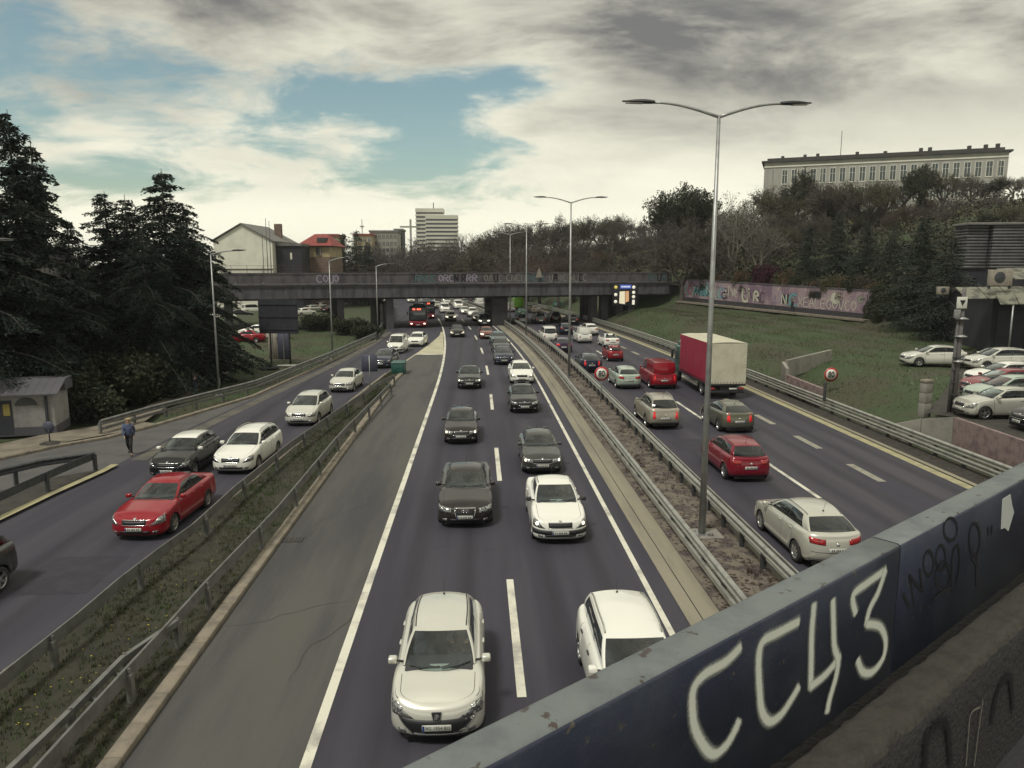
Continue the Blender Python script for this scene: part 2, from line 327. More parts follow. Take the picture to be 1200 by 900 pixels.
# ================================================================== THE SETTING
random.seed(5); rng = np.random.default_rng(5)
E0 = 20.9
def wallx(Yd): return 35.0 + (max(0.0, 118.0-Yd))*0.40
def wall_foot(Yd): return 3.35 - max(0.0, 118.0-Yd)*0.030
def hgt(xp, Yd):
    """terrain height at road coordinate xp (x measured from the bending road) and distance Yd"""
    h = -0.06
    if xp < -16.5:
        t = smooth01(-18, -60, xp)
        h = 0.0 + 1.2*t - 0.16*smooth01(-27, -23, xp)*(1-smooth01(44, 54, Yd))
        h += 9.0*smooth01(190, 600, Yd)*smooth01(-40, -160, xp)
    elif xp > E0:
        e = xp-E0; d = (wallx(Yd)-xp)*0.92
        plat = 1.46 + 0.7*smooth01(62, 100, Yd)
        base = plat*smooth01(0.2, 7.0, e)
        zf = wall_foot(Yd)
        if Yd < 119:
            base = max(base, min(zf, zf-0.30*d) if d > 0 else zf) if Yd > 40 else base
            if d < -2.0 and Yd > 62: base = zf+2.2 + 0.19*(-d-2)
            elif d < -2.0: base = max(base, plat + 0.10*(-d))
        else:
            base = 5.2*smooth01(0.5, 13, e) + 0.20*max(0.0, e-11)
        h = min(base, 22+0.01*base)
        h -= 6.0*smooth01(260, 500, Yd)*smooth01(5, 40, e)
    return h
xs = [-1500, -900, -600, -400, -280, -200, -140, -100, -80, -65, -55, -48, -42, -37, -33, -30, -27, -24, -22, -20, -18, -17, -16.4, -9.6, -6.2, 0, 6, 8.5, 15, 20.4, 20.9, 21.5, 22.2, 23, 24, 25, 26, 27, 28.5, 30, 31.5, 33, 34.2, 35, 35.6, 36.5]
xs += list(np.arange(38, 70, 1.5)) + list(np.arange(70, 130, 4)) + [140, 155, 175, 200, 240, 300, 400, 600, 900, 1500]
ys = [-60, -30, -10, 0, 6] + list(np.arange(10, 130, 2.0)) + list(np.arange(130, 260, 5)) + [270, 285, 300, 330, 370, 420, 500, 650, 900, 1300, 2000, 3200]
tv = []
for Yd in ys:
    for xp in xs:
        z = hgt(xp, Yd)
        if xp < -16.6 or xp > E0+0.4:
            z += 0.10*math.sin(xp*0.9+Yd*0.31)*math.cos(Yd*0.47-xp*0.2)*min(1, abs(xp-2)/60+0.2)
        cc = cv(min(Yd, 330)); tv.append((xp+cc, Yd, z))
nx = len(xs); tf = [(j*nx+i, j*nx+i+1, (j+1)*nx+i+1, (j+1)*nx+i) for j in range(len(ys)-1) for i in range(nx-1)]
tag(put('ground', fast_mesh('ground', tv, tf, True), 'ground'), kind='structure')

def frange(a, b, st):
    n = max(1, int(round((b-a)/st))); return [a+(b-a)*i/n for i in range(n+1)]
def strip(name, x0, x1, y0, y1, z, m, step=3.0, parent=None, structure=True, thick=0.0):
    g0 = x0 if callable(x0) else (lambda Yd: x0); g1 = x1 if callable(x1) else (lambda Yd: x1)
    P = [[RP(g0(q), q, z), RP(g1(q), q, z)] for q in frange(y0, y1, step)]
    b = MB(); b.grid(P, 0, False, flip=True)
    o = b.obj(name, m, parent, fixn=False)
    if structure and parent is None: tag(o, kind='structure')
    return o
def poly_sheet(name, pts, z, m):
    b = MB(); b.add([(p[0], p[1], z) for p in pts], [tuple(range(len(pts)))])
    me = b.mesh(name); 
    if me.polygons[0].normal.z < 0: me.flip_normals()
    return tag(put(name, me, m), kind='structure')
def lin(pts):
    ax = [p[0] for p in pts]; ay = [p[1] for p in pts]
    return lambda q: float(np.interp(q, ax, ay))
YF = 330
xR = lin([(-20, -11.8), (5, -11.0), (15, -10.1), (18, -9.8), (26.6, -9.35), (40, -8.7), (52.8, -8.0), (60, -7.5), (73, -6.05), (84, -4.75), (95, -3.6), (110, -3.2)])
xL = lin([(-20, -17.5), (15, -17.0), (26, -16.4), (31, -15.9), (40, -15.5), (50, -14.7), (70, -12.9), (87, -11.6), (100, -10.9), (140, -10.6)])
road = strip('motorway', -3.05, 5.05, -20, YF, 0.0, 'asphalt')
shoulder = strip('shoulder_lane', -6.3, -3.05, -20, 74.0, 0.0, 'asphalt_old')
far_ramp = strip('slip_road', xL, xR, -20, 110, 0.004, 'asphalt')
strip('bus_lane_road', -10.7, -3.05, 106, YF, -0.004, 'asphalt')
rroad = strip('outbound_road', 8.45, 19.65, -20, YF, 0.0, 'asphalt_right')
strip('gutter', 5.05, 5.98, -20, YF, 0.01, 'gutter')
gl_ = strip('gutter_joint', 5.42, 5.45, -20, 120, 0.014, 'soil_dark')
strip('median_strip', 5.98, 8.45, -20, YF, 0.03, 'dirt')
strip('road_edge_soil', 19.65, 20.95, -20, YF, 0.02, 'soil_dark')
# markings
strip('left_edge_line', -3.13, -2.93, -20, 128, 0.008, 'white_line')
strip('right_edge_line', 4.42, 4.58, -20, YF, 0.008, 'white_line')
strip('outbound_left_line', 8.78, 8.94, -20, YF, 0.008, 'white_line')
strip('outbound_edge_line', 18.95, 19.4, -20, YF, 0.008, 'yellow_line')
strip('slip_road_line', lambda q: xR(q)-0.02, lambda q: xR(q)+0.14, 54, 74, 0.010, 'gore_paint')
strip('slip_road_left_line', lambda q: xL(q)+0.2, lambda q: xL(q)+0.95, 33, 100, 0.010, 'dust_line')
gp = [RP(xR(q), q) for q in frange(73.6, 100, 3)] + [RP(-3.1, q) for q in frange(100, 73.6, 3)]
poly_sheet('painted_gore', gp, 0.012, 'gore_paint')
strip('gore_asphalt', xR, -3.05, 58, 100, 0.002, 'asphalt_old')
strip('gore_front_line', -5.9, -3.13, 73.4, 73.9, 0.016, 'white_line', 1)
def dash(parent, x, y0, y1, wd, m):
    P = [[RP(x-wd/2, q, 0.008), RP(x+wd/2, q, 0.008)] for q in frange(y0, y1, 1.5)]
    b = MB(); b.grid(P, 0, False, flip=True); b.obj('lane_dash', m, parent, fixn=False)
# dash rows measured from the photograph
for a, b_ in ((13.7, 19.4), (29.0, 34.6), (44.3, 49.9)): dash(road, 0.82, a, b_, 0.19, 'white_line')
yy = 59.2
while yy < 240: dash(road, 0.82, yy, yy+5.6, 0.19, 'white_line'); yy += 14.9
yy = 28.6-14.9
while yy < 200:
    dash(rroad, 12.7, yy-2.6, yy+3.0, 0.17, 'white_line'); yy += 14.9
yy = 28.2
while yy < 200: dash(rroad, 16.2, yy, yy+2.7, 0.34, 'worn_line'); yy += 5.55
# drain grate on the shoulder
dg_ = thing('drain_grate', 'small dark iron drain grate in the pale shoulder lane beside the kerb', 'drain', G(342, 633, 0.0))
b = MB(); b.box(-0.36, 0.36, -0.2, 0.2, 0.002, 0.012, 0); b.obj('frame', 'soil_dark', dg_)
for k in range(7):
    if k == 3: continue
    b = MB(); b.box(-0.31+k*0.095, -0.31+k*0.095+0.05, -0.16, 0.16, 0.012, 0.02); b.obj('bar', 'galv_dark', dg_)
# verge between the slip road and the shoulder, with its kerb stones
verge = strip('verge', lambda q: xR(q)+0.16, lambda q: -6.42 if q < 56 else -6.42+(q-56)*0.06, -20, 61.5, 0.10, 'verge', 1.5)
kerb = tag(put('kerb', None, None), kind='structure'); kb = MB(); kb.rbox(-0.16, 0.16, 0.006, 0.994, -0.05, 0.13, 0.02, seg=1); kbm = kb.mesh('kerb_stone', fixn=True)
for k in range(-8, 61):
    put('kerb_stone', kbm, 'kerb', kerb, RP(-6.38+max(0, k-56)*0.06, k+random.uniform(-.004, .004), random.uniform(-.006, .006)), random.uniform(-.004, .004))
kerb2 = tag(put('slip_road_kerb', None, None), kind='structure')
for k in range(-8, 60):
    a = RP(xR(k), k); c = RP(xR(k+1), k+1); o = put('kerb_stone', kbm, 'kerb', kerb2, (a.x+0.1, a.y, -0.03+random.uniform(-.006, .006)), -math.atan2(c.x-a.x, 1))
    o.scale = (0.7, 1, 1)
# gutter kerb of the outbound road
strip('outbound_kerb', 19.4, 19.66, -20, YF, 0.05, 'gutter')

# cracks and repaired patches in the tarmac
mat('crack', (0.030, 0.028, 0.031), 0.9); mat('patch_tar', (0.028, 0.026, 0.036), 0.9, noise=(2, (0.04, 0.037, 0.05), 0.4, 0.7), noise2=(50, (0.06, 0.056, 0.066), 0.62, 0.78), coords='World')
def crack(parent, x, y, L_, ang, wd=.007, z=.0062):
    p = Vector((x, y, 0)); P = []; a = ang
    for k in range(int(L_/.22)+2):
        a += random.gauss(0, .28)-(a-ang)*.35; d = Vector((math.cos(a), math.sin(a), 0)); n = Vector((-d.y, d.x, 0))*wd*random.uniform(.4, 1.1); P.append([RP(p.x+n.x, p.y+n.y, z), RP(p.x-n.x, p.y-n.y, z)]); p = p+d*.22
    b = MB(); b.grid(P, 0, False); b.obj('crack', 'crack', parent, fixn=False)
for (x_, y_, L_, a_) in ((-6.1, 17, 3.0, .1), (-5.6, 22, 7, 1.5), (-4.4, 27, 3, .3), (-5.2, 33, 9, 1.6), (-6.0, 39, 2.8, .05), (-4.0, 14.5, 4, 1.45), (-5.9, 47, 2.6, .1), (-4.8, 50, 9, 1.55)): crack(shoulder, x_, y_, L_, a_)
for (x_, y_, L_, a_) in ((-2.8, 21.5, 3.4, .06), (1.0, 27, 3.3, -.04), (.78, 20, 8, 1.57), (2.6, 35, 5, 1.5), (-2.6, 41, 7.0, .03), (-1.0, 29, 6, 1.6)): crack(road, x_, y_, L_, a_, .006)
for (x_, y_, L_, a_) in ((9.0, 27, 3.4, .05), (12.9, 33, 6, 1.57), (13.0, 40, 3.2, .02), (9.1, 46, 3.4, -.03), (16.4, 30, 5, 1.55)): crack(rroad, x_, y_, L_, a_, .007)
for (x_, y_, L_, a_) in ((-13.6, 19, 4, .1), (-12.2, 28, 6, 1.6), (-14.6, 36, 5, .1)): crack(far_ramp, x_, y_, L_, a_, .012, .0092)
for par_, x0, x1, y0, y1 in ((road, 2.2, 4.2, 41.5, 46.0), (rroad, 13.0, 15.8, 43.2, 47.5), (rroad, 9.4, 12.3, 33.6, 36.0), (far_ramp, -12.6, -10.4, 19.0, 21.6)):
    b = MB(); b.grid([[RP(x0, q, .0052 if par_ != far_ramp else .0085), RP(x1, q, .0052 if par_ != far_ramp else .0085)] for q in frange(y0, y1, 1.5)], 0, False, flip=True); b.obj('tar_patch', 'patch_tar', par_, fixn=False)
# ---- left side: pavement, side street, path
left_edge = [G(-260, 600), G(0, 539), G(67, 524), G(125, 514), G(180, 500), G(297, 465), G(440, 400)]
side = [p for p in left_edge] + [RP(xL(q)+0.3, q) for q in (87, 60, 50, 40, 31, 26, 15, 0)] + [Vector((-40, 0, 0))]
poly_sheet('side_street', side, -0.002, 'asphalt_side')
def path_strip(name, pts, wd, z, m, kind='structure'):
    L_, R_ = [], []
    for i, p in enumerate(pts):
        t = pts[min(i+1, len(pts)-1)]-pts[max(i-1, 0)]; n = Vector((-t.y, t.x, 0)).normalized()*wd/2
        L_.append(Vector((p.x+n.x, p.y+n.y, z))); R_.append(Vector((p.x-n.x, p.y-n.y, z)))
    b = MB(); b.grid([[x, y] for x, y in zip(L_, R_)], 0, False); me = b.mesh(name)
    if me.polygons[0].normal.z < 0: me.flip_normals()
    return tag(put(name, me, m), kind=kind)
pv = [G(-260, 590), G(0, 531), G(67, 516), G(125, 506), G(165, 497)]
path_strip('pavement', pv, 2.6, 0.14, 'path')
path_strip('dirt_path', [G(*p) for p in ((150, 500), (180, 480), (215, 463), (245, 448), (270, 430), (277, 418), (268, 408))], 1.3, 0.12, 'path')
lk = tag(put('pavement_kerb', None, None), kind='structure')
for a, c in zip(left_edge[:-1], left_edge[1:]):
    n = int((c-a).length)
    for k in range(n):
        p = a+(c-a)*(k/n); o = put('kerb_stone', kbm, 'kerb', lk, (p.x, p.y, 0.0), -math.atan2((c-a).x, (c-a).y)); o.scale = (0.8, (c-a).length/n, 1)
isl = [G(118, 553), G(60, 563), G(-40, 590), G(-40, 640), G(0, 612), G(60, 580)]
poly_sheet('traffic_island', isl, 0.10, 'soil_dark')
path_strip('island_line', [G(135, 547), G(118, 556), G(60, 582), G(0, 611), G(-60, 640)], 0.32, 0.115, 'yellow_line')

# ------------------------------------------------------------------ guard rails
def resample(pts, st):
    pts = [Vector(p) for p in pts]; out = [pts[0].copy()]; acc = 0.0
    for a, c in zip(pts[:-1], pts[1:]):
        L_ = (c-a).length; pos = st-acc
        while pos <= L_: out.append(a+(c-a)*(pos/L_)); pos += st
        acc = L_-(pos-st)
    return out
W_PROF = [(0.0, -0.155), (0.02, -0.15), (0.085, -0.105), (0.085, -0.06), (0.02, -0.015), (0.02, 0.015), (0.085, 0.06), (0.085, 0.105), (0.02, 0.15), (0.0, 0.155), (-0.012, 0.15), (-0.012, -0.15)]
BOX_PROF = [(-0.05, -0.07), (0.05, -0.07), (0.05, 0.07), (-0.05, 0.07)]
def sweep(b, pts, prof, zc, side=1, off=0.0, m=0):
    rings = []
    for i, p in enumerate(pts):
        t = (pts[min(i+1, len(pts)-1)]-pts[max(i-1, 0)]); t.z = 0; t.normalize(); n = Vector((t.y, -t.x, 0))*side
        rings.append([p+n*(o+off)+Vector((0, 0, zc+z)) for o, z in prof])
    n = len(prof); vs = [q for r_ in rings for q in r_]; fs = []
    for i in range(len(rings)-1):
        for j in range(n): fs.append((i*n+j, i*n+(j+1) % n, (i+1)*n+(j+1) % n, (i+1)*n+j))
    fs += [tuple(range(n))[::-1], tuple((len(rings)-1)*n+j for j in range(n))]
    b.add(vs, fs, m, False)
pm = MB(); pm.box(-0.055, 0.055, -0.07, 0.07, -0.15, 0.60); pm.box(-0.03, 0.03, -0.02, 0.02, 0.60, 0.72); POST = pm.mesh('post', fixn=True)
bm_ = MB(); bm_.box(0.05, 0.16, -0.05, 0.05, 0.50, 0.66); BLOCK = bm_.mesh('spacer', fixn=True)
def guard_rail(name, label, pts, spacing, side=1, rails=((0.60, 'W', 0.10),), post_m='galv_dark', beam_m='galv', group=None):
    """each rail: (height, profile, offset from the posts)"""
    o = thing(name, label, 'guardrail', pts[0], 0, group)
    loc = [Vector(p)-Vector(pts[0]) for p in pts]
    for z, pr, off in rails:
        b = MB(); sweep(b, resample(loc, 2.0) + [loc[-1]], W_PROF if pr == 'W' else BOX_PROF, z, side if off >= 0 else -side, abs(off)); b.obj('beam', beam_m, o)
    ps = resample(loc, spacing)
    for i, p in enumerate(ps):
        t = ps[min(i+1, len(ps)-1)]-ps[max(i-1, 0)]; put('post', POST, post_m, o, p, math.atan2(t.y, t.x)-math.pi/2)
    return o
med1 = [RP(6.35, q, 0.03) for q in frange(6, 200, 4)]
guard_rail('guardrail', 'galvanised guardrail along the median beside the yellowish gutter', med1, 1.72, -1, ((0.62, 'W', 0.06), (0.24, 'B', 0.09)))
med2 = [RP(8.05, q, 0.03) for q in frange(6, 200, 4)]
guard_rail('guardrail', 'bright double-sided guardrail along the median beside the outbound lanes', med2, 1.72, 1, ((0.64, 'W', 0.06), (0.64, 'W', -0.06), (0.20, 'B', 0.12)))
rr_ = [RP(20.75, q, 0.05) for q in frange(8, 190, 4)]
guard_rail('guardrail', 'two-beam guardrail on the far right verge below the grass bank', rr_, 2.0, -1, ((0.66, 'W', 0.06), (0.30, 'W', 0.08)))
guard_rail('guardrail', 'grey guardrail at the left edge of the slip road before the dirt path', [G(118, 509, 0.1), G(180, 490, 0.1), G(297, 459, 0.1), G(380, 425, 0.1), G(440, 397, 0.1), RP(-11.6, 100, 0.1), RP(-11.3, 140, 0.1)], 2.6, 1, ((0.62, 'W', 0.06), (0.28, 'B', 0.06)), 'galv_mid', 'galv_mid')
vA = [(462, 441), (446, 449), (400, 480), (387, 489), (365, 505), (340, 522), (309.5, 547.5), (274, 576), (234.5, 614), (160, 668), (80, 737), (0, 800), (-60, 850)]
pA = [Vector((p.x, p.y, 0.08)) for p in (G(x, y, 0.68) for x, y in vA)]
guard_rail('guardrail', 'low grey rail on posts along the grass verge beside the slip road', pA, 3.9, 1, ((0.58, 'W', 0.05),), 'galv_mid', 'galv_mid')
vB = [(458, 452), (447, 463), (400, 511), (327, 600), (247.5, 684), (210, 727), (130, 815), (57, 897), (10, 950)]
pB = [Vector((p.x, p.y, 0.08)) for p in (G(x, y, 0.66) for x, y in vB)]
guard_rail('guardrail', 'continuous rounded rail on the grass verge beside the kerb', pB, 4.0, 1, ((0.58, 'W', 0.05),), 'galv_mid', 'galv_mid')
vC = [(208, 728), (188, 728), (140, 775), (100, 817), (17, 897), (-40, 952)]
pC = [Vector((p.x, p.y, 0.08)) for p in (G(x, y, 0.72) for x, y in vC)]
grc = guard_rail('guardrail', 'short flared second rail at the bottom left with cross struts', pC, 1.9, -1, ((0.62, 'B', 0.0),), 'galv_mid', 'galv_mid')
# cross struts between the flared rail and the continuous one
for (a, c) in (((150, 765), (172, 768)), ((128, 788), (150, 793)), ((100, 818), (124, 822))):
    p, q = G(*a, 0.6)-Vector(pC[0]), G(*c, 0.6)-Vector(pC[0]); b = MB(); b.tube([p, q], 0.04, 6); b.obj('strut', 'galv_mid', grc)
p1 = [G(112, 549, 0.1), G(60, 556, 0.1), G(0, 571, 0.1), G(-80, 592, 0.1)]
guard_rail('guardrail', 'upper of two dark rails meeting at the traffic island on the left edge', p1, 3.0, -1, ((0.60, 'W', 0.05),), 'galv_dark', 'galv_dark')
p2 = [G(112, 551, 0.1), G(60, 574, 0.1), G(0, 604, 0.1), G(-80, 640, 0.1)]
guard_rail('guardrail', 'lower of two dark rails meeting at the traffic island on the left edge', p2, 3.0, 1, ((0.60, 'W', 0.05),), 'galv_dark', 'galv_dark')

# ------------------------------------------------------------------ grass and debris
def tufts(name, label, cat, pos, hmin, hmax, m, blades=5, lean=0.5):
    n = len(pos); P = np.repeat(np.asarray(pos), blades, axis=0); k = len(P)
    P[:, :2] += rng.normal(0, 0.035, (k, 2)); a = rng.uniform(0, 2*math.pi, k); h = rng.uniform(hmin, hmax, k); l = rng.uniform(0.1, lean, k)*h; w_ = rng.uniform(0.006, 0.014, k)
    d = np.stack([np.cos(a), np.sin(a), np.zeros(k)], 1); s = np.stack([-np.sin(a), np.cos(a), np.zeros(k)], 1)
    V = np.empty((k, 3, 3)); V[:, 0] = P-s*w_[:, None]; V[:, 1] = P+s*w_[:, None]; V[:, 2] = P+d*l[:, None]; V[:, 2, 2] += h
    return tag(put(name, fast_mesh(name, V.reshape(-1, 3), np.arange(3*k).reshape(-1, 3)), m), label, cat, kind='stuff')
def scatter(n, fx0, fx1, y0, y1, zf, power=1.0):
    t = rng.uniform(0, 1, n)**power; yy_ = y0+(y1-y0)*t; u = rng.uniform(0, 1, n); out = []
    for q, uu in zip(yy_, u):
        a, c = fx0(q), fx1(q); x = a+(c-a)*uu; out.append((x+cv(q), q, zf(x, q)))
    return out
clump = lambda x, q: math.sin(x*2.1+q*0.7)+math.sin(q*1.3-x*1.1)+math.sin(q*0.37+x*3.3)
vp = [p for p in scatter(9000, lambda q: xR(q)+0.3, lambda q: -6.6, 8, 60, lambda x, q: 0.10, 1.5) if clump(p[0], p[1]) > rng.uniform(-2.2, 1.6)]
tufts('grass', 'short dull grass growing on the verge between the rails', 'grass', vp, 0.03, 0.13, 'grass_blade')
vd = [p for p in scatter(4000, lambda q: xR(q)+0.3, lambda q: -6.6, 8, 60, lambda x, q: 0.10, 1.5) if clump(p[0]*1.7+3, p[1]) > 0.3]
tufts('dry_grass', 'dry straw-coloured grass on the verge between the rails', 'grass', vd, 0.03, 0.12, 'grass_dry')
bp_ = [p for p in scatter(42000, lambda q: E0+0.4, lambda q: wallx(q)-0.8, 40, 116, lambda x, q: hgt(x, q)-0.02) if clump(p[0]*.6, p[1]*.6) > rng.uniform(-2.4, 1.2)]
tufts('bank_grass', 'green and olive grass covering the bank below the mural wall', 'grass', bp_, 0.07, 0.24, 'grass_blade', 3)
bd_ = [p for p in scatter(7000, lambda q: E0+0.2, lambda q: wallx(q)-0.8, 36, 116, lambda x, q: hgt(x, q)-0.02) if clump(p[0]*.5+5, p[1]*.5) > 0.2]
tufts('bank_dry_grass', 'dry grass and stalks on the bank below the mural wall', 'grass', bd_, 0.08, 0.3, 'grass_dry', 4)
lp_ = [p for p in scatter(20000, lambda q: -34.0, lambda q: xL(q)-1.0, 44, 112, lambda x, q: hgt(x, q)-0.02) if clump(p[0]*.5, p[1]*.5) > rng.uniform(-2.4, 1.2)]
tufts('lawn_grass', 'rough grass on the open ground left of the slip road', 'grass', lp_, 0.06, 0.2, 'grass_blade', 3)
def litter(name, label, n, fx0, fx1, y0, y1, z, smin, smax, m, power=1.6):
    pos = np.array(scatter(n, fx0, fx1, y0, y1, lambda x, q: z, power)); k = len(pos)
    a = rng.uniform(0, 6.28, k); s = rng.uniform(smin, smax, k); V = np.empty((k, 4, 3)); th = rng.uniform(-.5, .5, (k, 4))
    for j in range(4):
        an = a+j*1.571+rng.uniform(-.5, .5, k); V[:, j, 0] = pos[:, 0]+np.cos(an)*s; V[:, j, 1] = pos[:, 1]+np.sin(an)*s*0.7; V[:, j, 2] = pos[:, 2]+np.abs(th[:, j])*s*0.9
    return tag(put(name, fast_mesh(name, V.reshape(-1, 3), np.arange(4*k).reshape(-1, 4)), m), label, 'debris', kind='stuff')
mat('leaf_litter', (0.060, 0.040, 0.034), 0.95, noise=(3, (0.10, 0.075, 0.05), 0.4, 0.65), coords='World')
mat('pebble', (0.26, 0.24, 0.20), 0.9, noise=(9, (0.12, 0.11, 0.10), 0.4, 0.65), coords='World')
litter('leaf_debris', 'dark dead leaves and rubbish strewn along the median strip', 5200, lambda q: 6.05, lambda q: 8.4, 10, 110, 0.034, 0.02, 0.075, 'leaf_litter')
litter('gravel', 'pale grit and gravel scattered along the median strip', 1500, lambda q: 6.0, lambda q: 8.4, 10, 90, 0.034, 0.012, 0.04, 'pebble')
litter('roadside_debris', 'dark debris lying under the guardrail on the right', 1800, lambda q: 19.7, lambda q: 20.9, 20, 110, 0.026, 0.02, 0.07, 'leaf_litter')
mtp = [p for p in scatter(1500, lambda q: 6.1, lambda q: 8.3, 12, 110, lambda x, q: 0.03, 1.5) if clump(p[0]*2, p[1]) > 0.8]
tufts('median_weeds', 'dark weeds and dry stalks growing in tufts on the median strip', 'weeds', mtp, 0.05, 0.22, 'leaf_litter', 9, 1.2)
mat('flower', (0.55, 0.42, 0.03), 0.8)
litter('dandelions', 'small yellow flowers dotted in the dark verge grass', 70, lambda q: -9.0, lambda q: -7.6, 13, 24, 0.15, 0.012, 0.025, 'flower')
mat('paper', (0.55, 0.54, 0.50), 0.9)
litter('paper_litter', 'pale scraps of paper littering the grass bank on the right', 60, lambda q: 23.5, lambda q: 33.0, 40, 60, 1.62, 0.03, 0.08, 'paper', 1.0)
# ================================================================== THE FOOTBRIDGE PARAPET IN FRONT
pd_ = Vector((ray(1662, 314)[0], ray(1662, 314)[1], 0)).normalized()      # along the parapet
pn_ = Vector((pd_.y, -pd_.x, 0))                                           # towards the walkway
PS = 1.2
P_IN, P_OUT = -0.815*PS, -0.902*PS
Z_TOP, Z_BOT = CAM_H-0.75*PS, CAM_H-1.135*PS
def PB(a, p, z): return pd_*a + pn_*p + Vector((0, 0, z))
def on_panel(px, py, p=P_IN):
    d = Vector(ray(px, py)); t = p/(d.x*pn_.x+d.y*pn_.y); return d*t+Vector((0, 0, CAM_H))
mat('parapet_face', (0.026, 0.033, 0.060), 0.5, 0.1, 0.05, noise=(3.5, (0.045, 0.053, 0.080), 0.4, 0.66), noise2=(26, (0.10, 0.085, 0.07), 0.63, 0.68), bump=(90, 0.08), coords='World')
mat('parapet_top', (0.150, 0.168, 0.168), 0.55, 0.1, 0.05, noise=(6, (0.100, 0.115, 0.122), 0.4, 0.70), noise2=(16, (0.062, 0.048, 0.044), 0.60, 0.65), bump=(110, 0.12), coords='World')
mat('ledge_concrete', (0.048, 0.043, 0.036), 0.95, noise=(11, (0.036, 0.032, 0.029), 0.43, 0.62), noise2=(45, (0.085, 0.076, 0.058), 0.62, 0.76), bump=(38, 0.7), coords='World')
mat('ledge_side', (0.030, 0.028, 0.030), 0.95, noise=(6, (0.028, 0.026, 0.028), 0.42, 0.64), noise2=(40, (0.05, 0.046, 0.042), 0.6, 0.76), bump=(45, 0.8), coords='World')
mat('dark_red_post', (0.060, 0.008, 0.014), 0.5, 0.0, 0.2, noise=(9, (0.03, 0.008, 0.01), 0.4, 0.7))
fb = thing('footbridge', 'footbridge edge with blue-grey steel parapet and cracked concrete ledge in front', 'footbridge', (0, 0, 0))
def panel(a0, a1, lab):
    """steel parapet panel: a folded sheet with a rounded top flange, 12 mm thick look"""
    rings = []
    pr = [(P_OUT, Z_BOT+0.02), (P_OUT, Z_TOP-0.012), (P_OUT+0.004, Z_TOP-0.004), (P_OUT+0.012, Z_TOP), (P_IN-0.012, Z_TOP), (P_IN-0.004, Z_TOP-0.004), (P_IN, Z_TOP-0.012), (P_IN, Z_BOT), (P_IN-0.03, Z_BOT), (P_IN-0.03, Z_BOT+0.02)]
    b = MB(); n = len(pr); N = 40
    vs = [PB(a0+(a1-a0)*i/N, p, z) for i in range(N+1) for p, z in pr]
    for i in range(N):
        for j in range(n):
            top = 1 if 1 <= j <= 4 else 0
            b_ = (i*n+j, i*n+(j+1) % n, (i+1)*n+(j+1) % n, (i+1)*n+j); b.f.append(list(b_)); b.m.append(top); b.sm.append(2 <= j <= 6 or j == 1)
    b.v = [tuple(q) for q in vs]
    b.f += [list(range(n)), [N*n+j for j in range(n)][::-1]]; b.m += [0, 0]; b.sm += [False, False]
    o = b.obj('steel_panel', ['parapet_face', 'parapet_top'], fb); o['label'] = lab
    return o
A_J = 2.062*PS
pan1 = panel(-7.0, A_J-0.004, 'near parapet panel with white sprayed letters')
pan2 = panel(A_J+0.004, 30.0, 'far parapet panel with dark scrawled letters')
def ribbon(b, pts, wd, lift, frame):
    """soft edged spray stroke: frame = (unit along, unit up, normal); pts are 3D"""
    P = [Vector(p) for p in pts]; Q = []
    for i in range(len(P)-1):
        p0, p1, p2, p3 = P[max(i-1, 0)], P[i], P[i+1], P[min(i+2, len(P)-1)]
        for k in range(6):
            t = k/6; Q.append(0.5*((2*p1)+(p2-p0)*t+(2*p0-5*p1+4*p2-p3)*t*t+(3*p1-p0-3*p2+p3)*t**3))
    Q.append(P[-1]); N = frame[2]; rows = []
    t0 = (Q[1]-Q[0]).normalized(); t1 = (Q[-1]-Q[-2]).normalized()
    Q = [Q[0]-t0*wd*0.55, Q[0]-t0*wd*0.25] + Q + [Q[-1]+t1*wd*0.25, Q[-1]+t1*wd*0.55]
    o = len(b.v); att = []
    for i, q in enumerate(Q):
        t = (Q[min(i+1, len(Q)-1)]-Q[max(i-1, 0)]).normalized(); s = N.cross(t).normalized()
        e = 0.0 if i in (0, len(Q)-1) else 0.55 if i in (1, len(Q)-2) else 1.0
        for k, a in ((-1.15, 0.0), (-0.62, 0.36), (-0.30, 0.9), (0.30, 0.9), (0.62, 0.36), (1.15, 0.0)):
            b.v.append(tuple(q+s*wd*k+N*lift)); att.append(a*e)
    for i in range(len(Q)-1):
        for j in range(5): b.f.append([o+i*6+j, o+(i+1)*6+j, o+(i+1)*6+j+1, o+i*6+j+1]); b.m.append(0); b.sm.append(True)
    return att
def graffito(name, strokes, wd, m, parent, frame, lift=0.002, label=None):
    b = MB(); att = []
    for k, st in enumerate(strokes): att += ribbon(b, st, wd, lift+0.0006*k, frame)
    me = b.mesh(name); A = me.attributes.new('a', 'FLOAT', 'POINT'); A.data.foreach_set('value', np.array(att, dtype=np.float32))
    o = put(name, me, m, parent)
    if label: o['label'] = label
    return o
spray('spray_white', (0.74, 0.76, 0.68)); spray('spray_black', (0.006, 0.006, 0.010)); spray('spray_grey', (0.22, 0.21, 0.18))
spray('spray_cyan', (0.10, 0.28, 0.30)); spray('spray_pink', (0.35, 0.10, 0.14)); spray('spray_lilac', (0.30, 0.26, 0.34)); spray('spray_pale', (0.46, 0.44, 0.36)); spray('spray_red', (0.25, 0.012, 0.03))
fr_ = (pd_, Vector((0, 0, 1)), pn_)
c3 = lambda L_: [on_panel(800+x/3, 600+y/3) for x, y in L_]
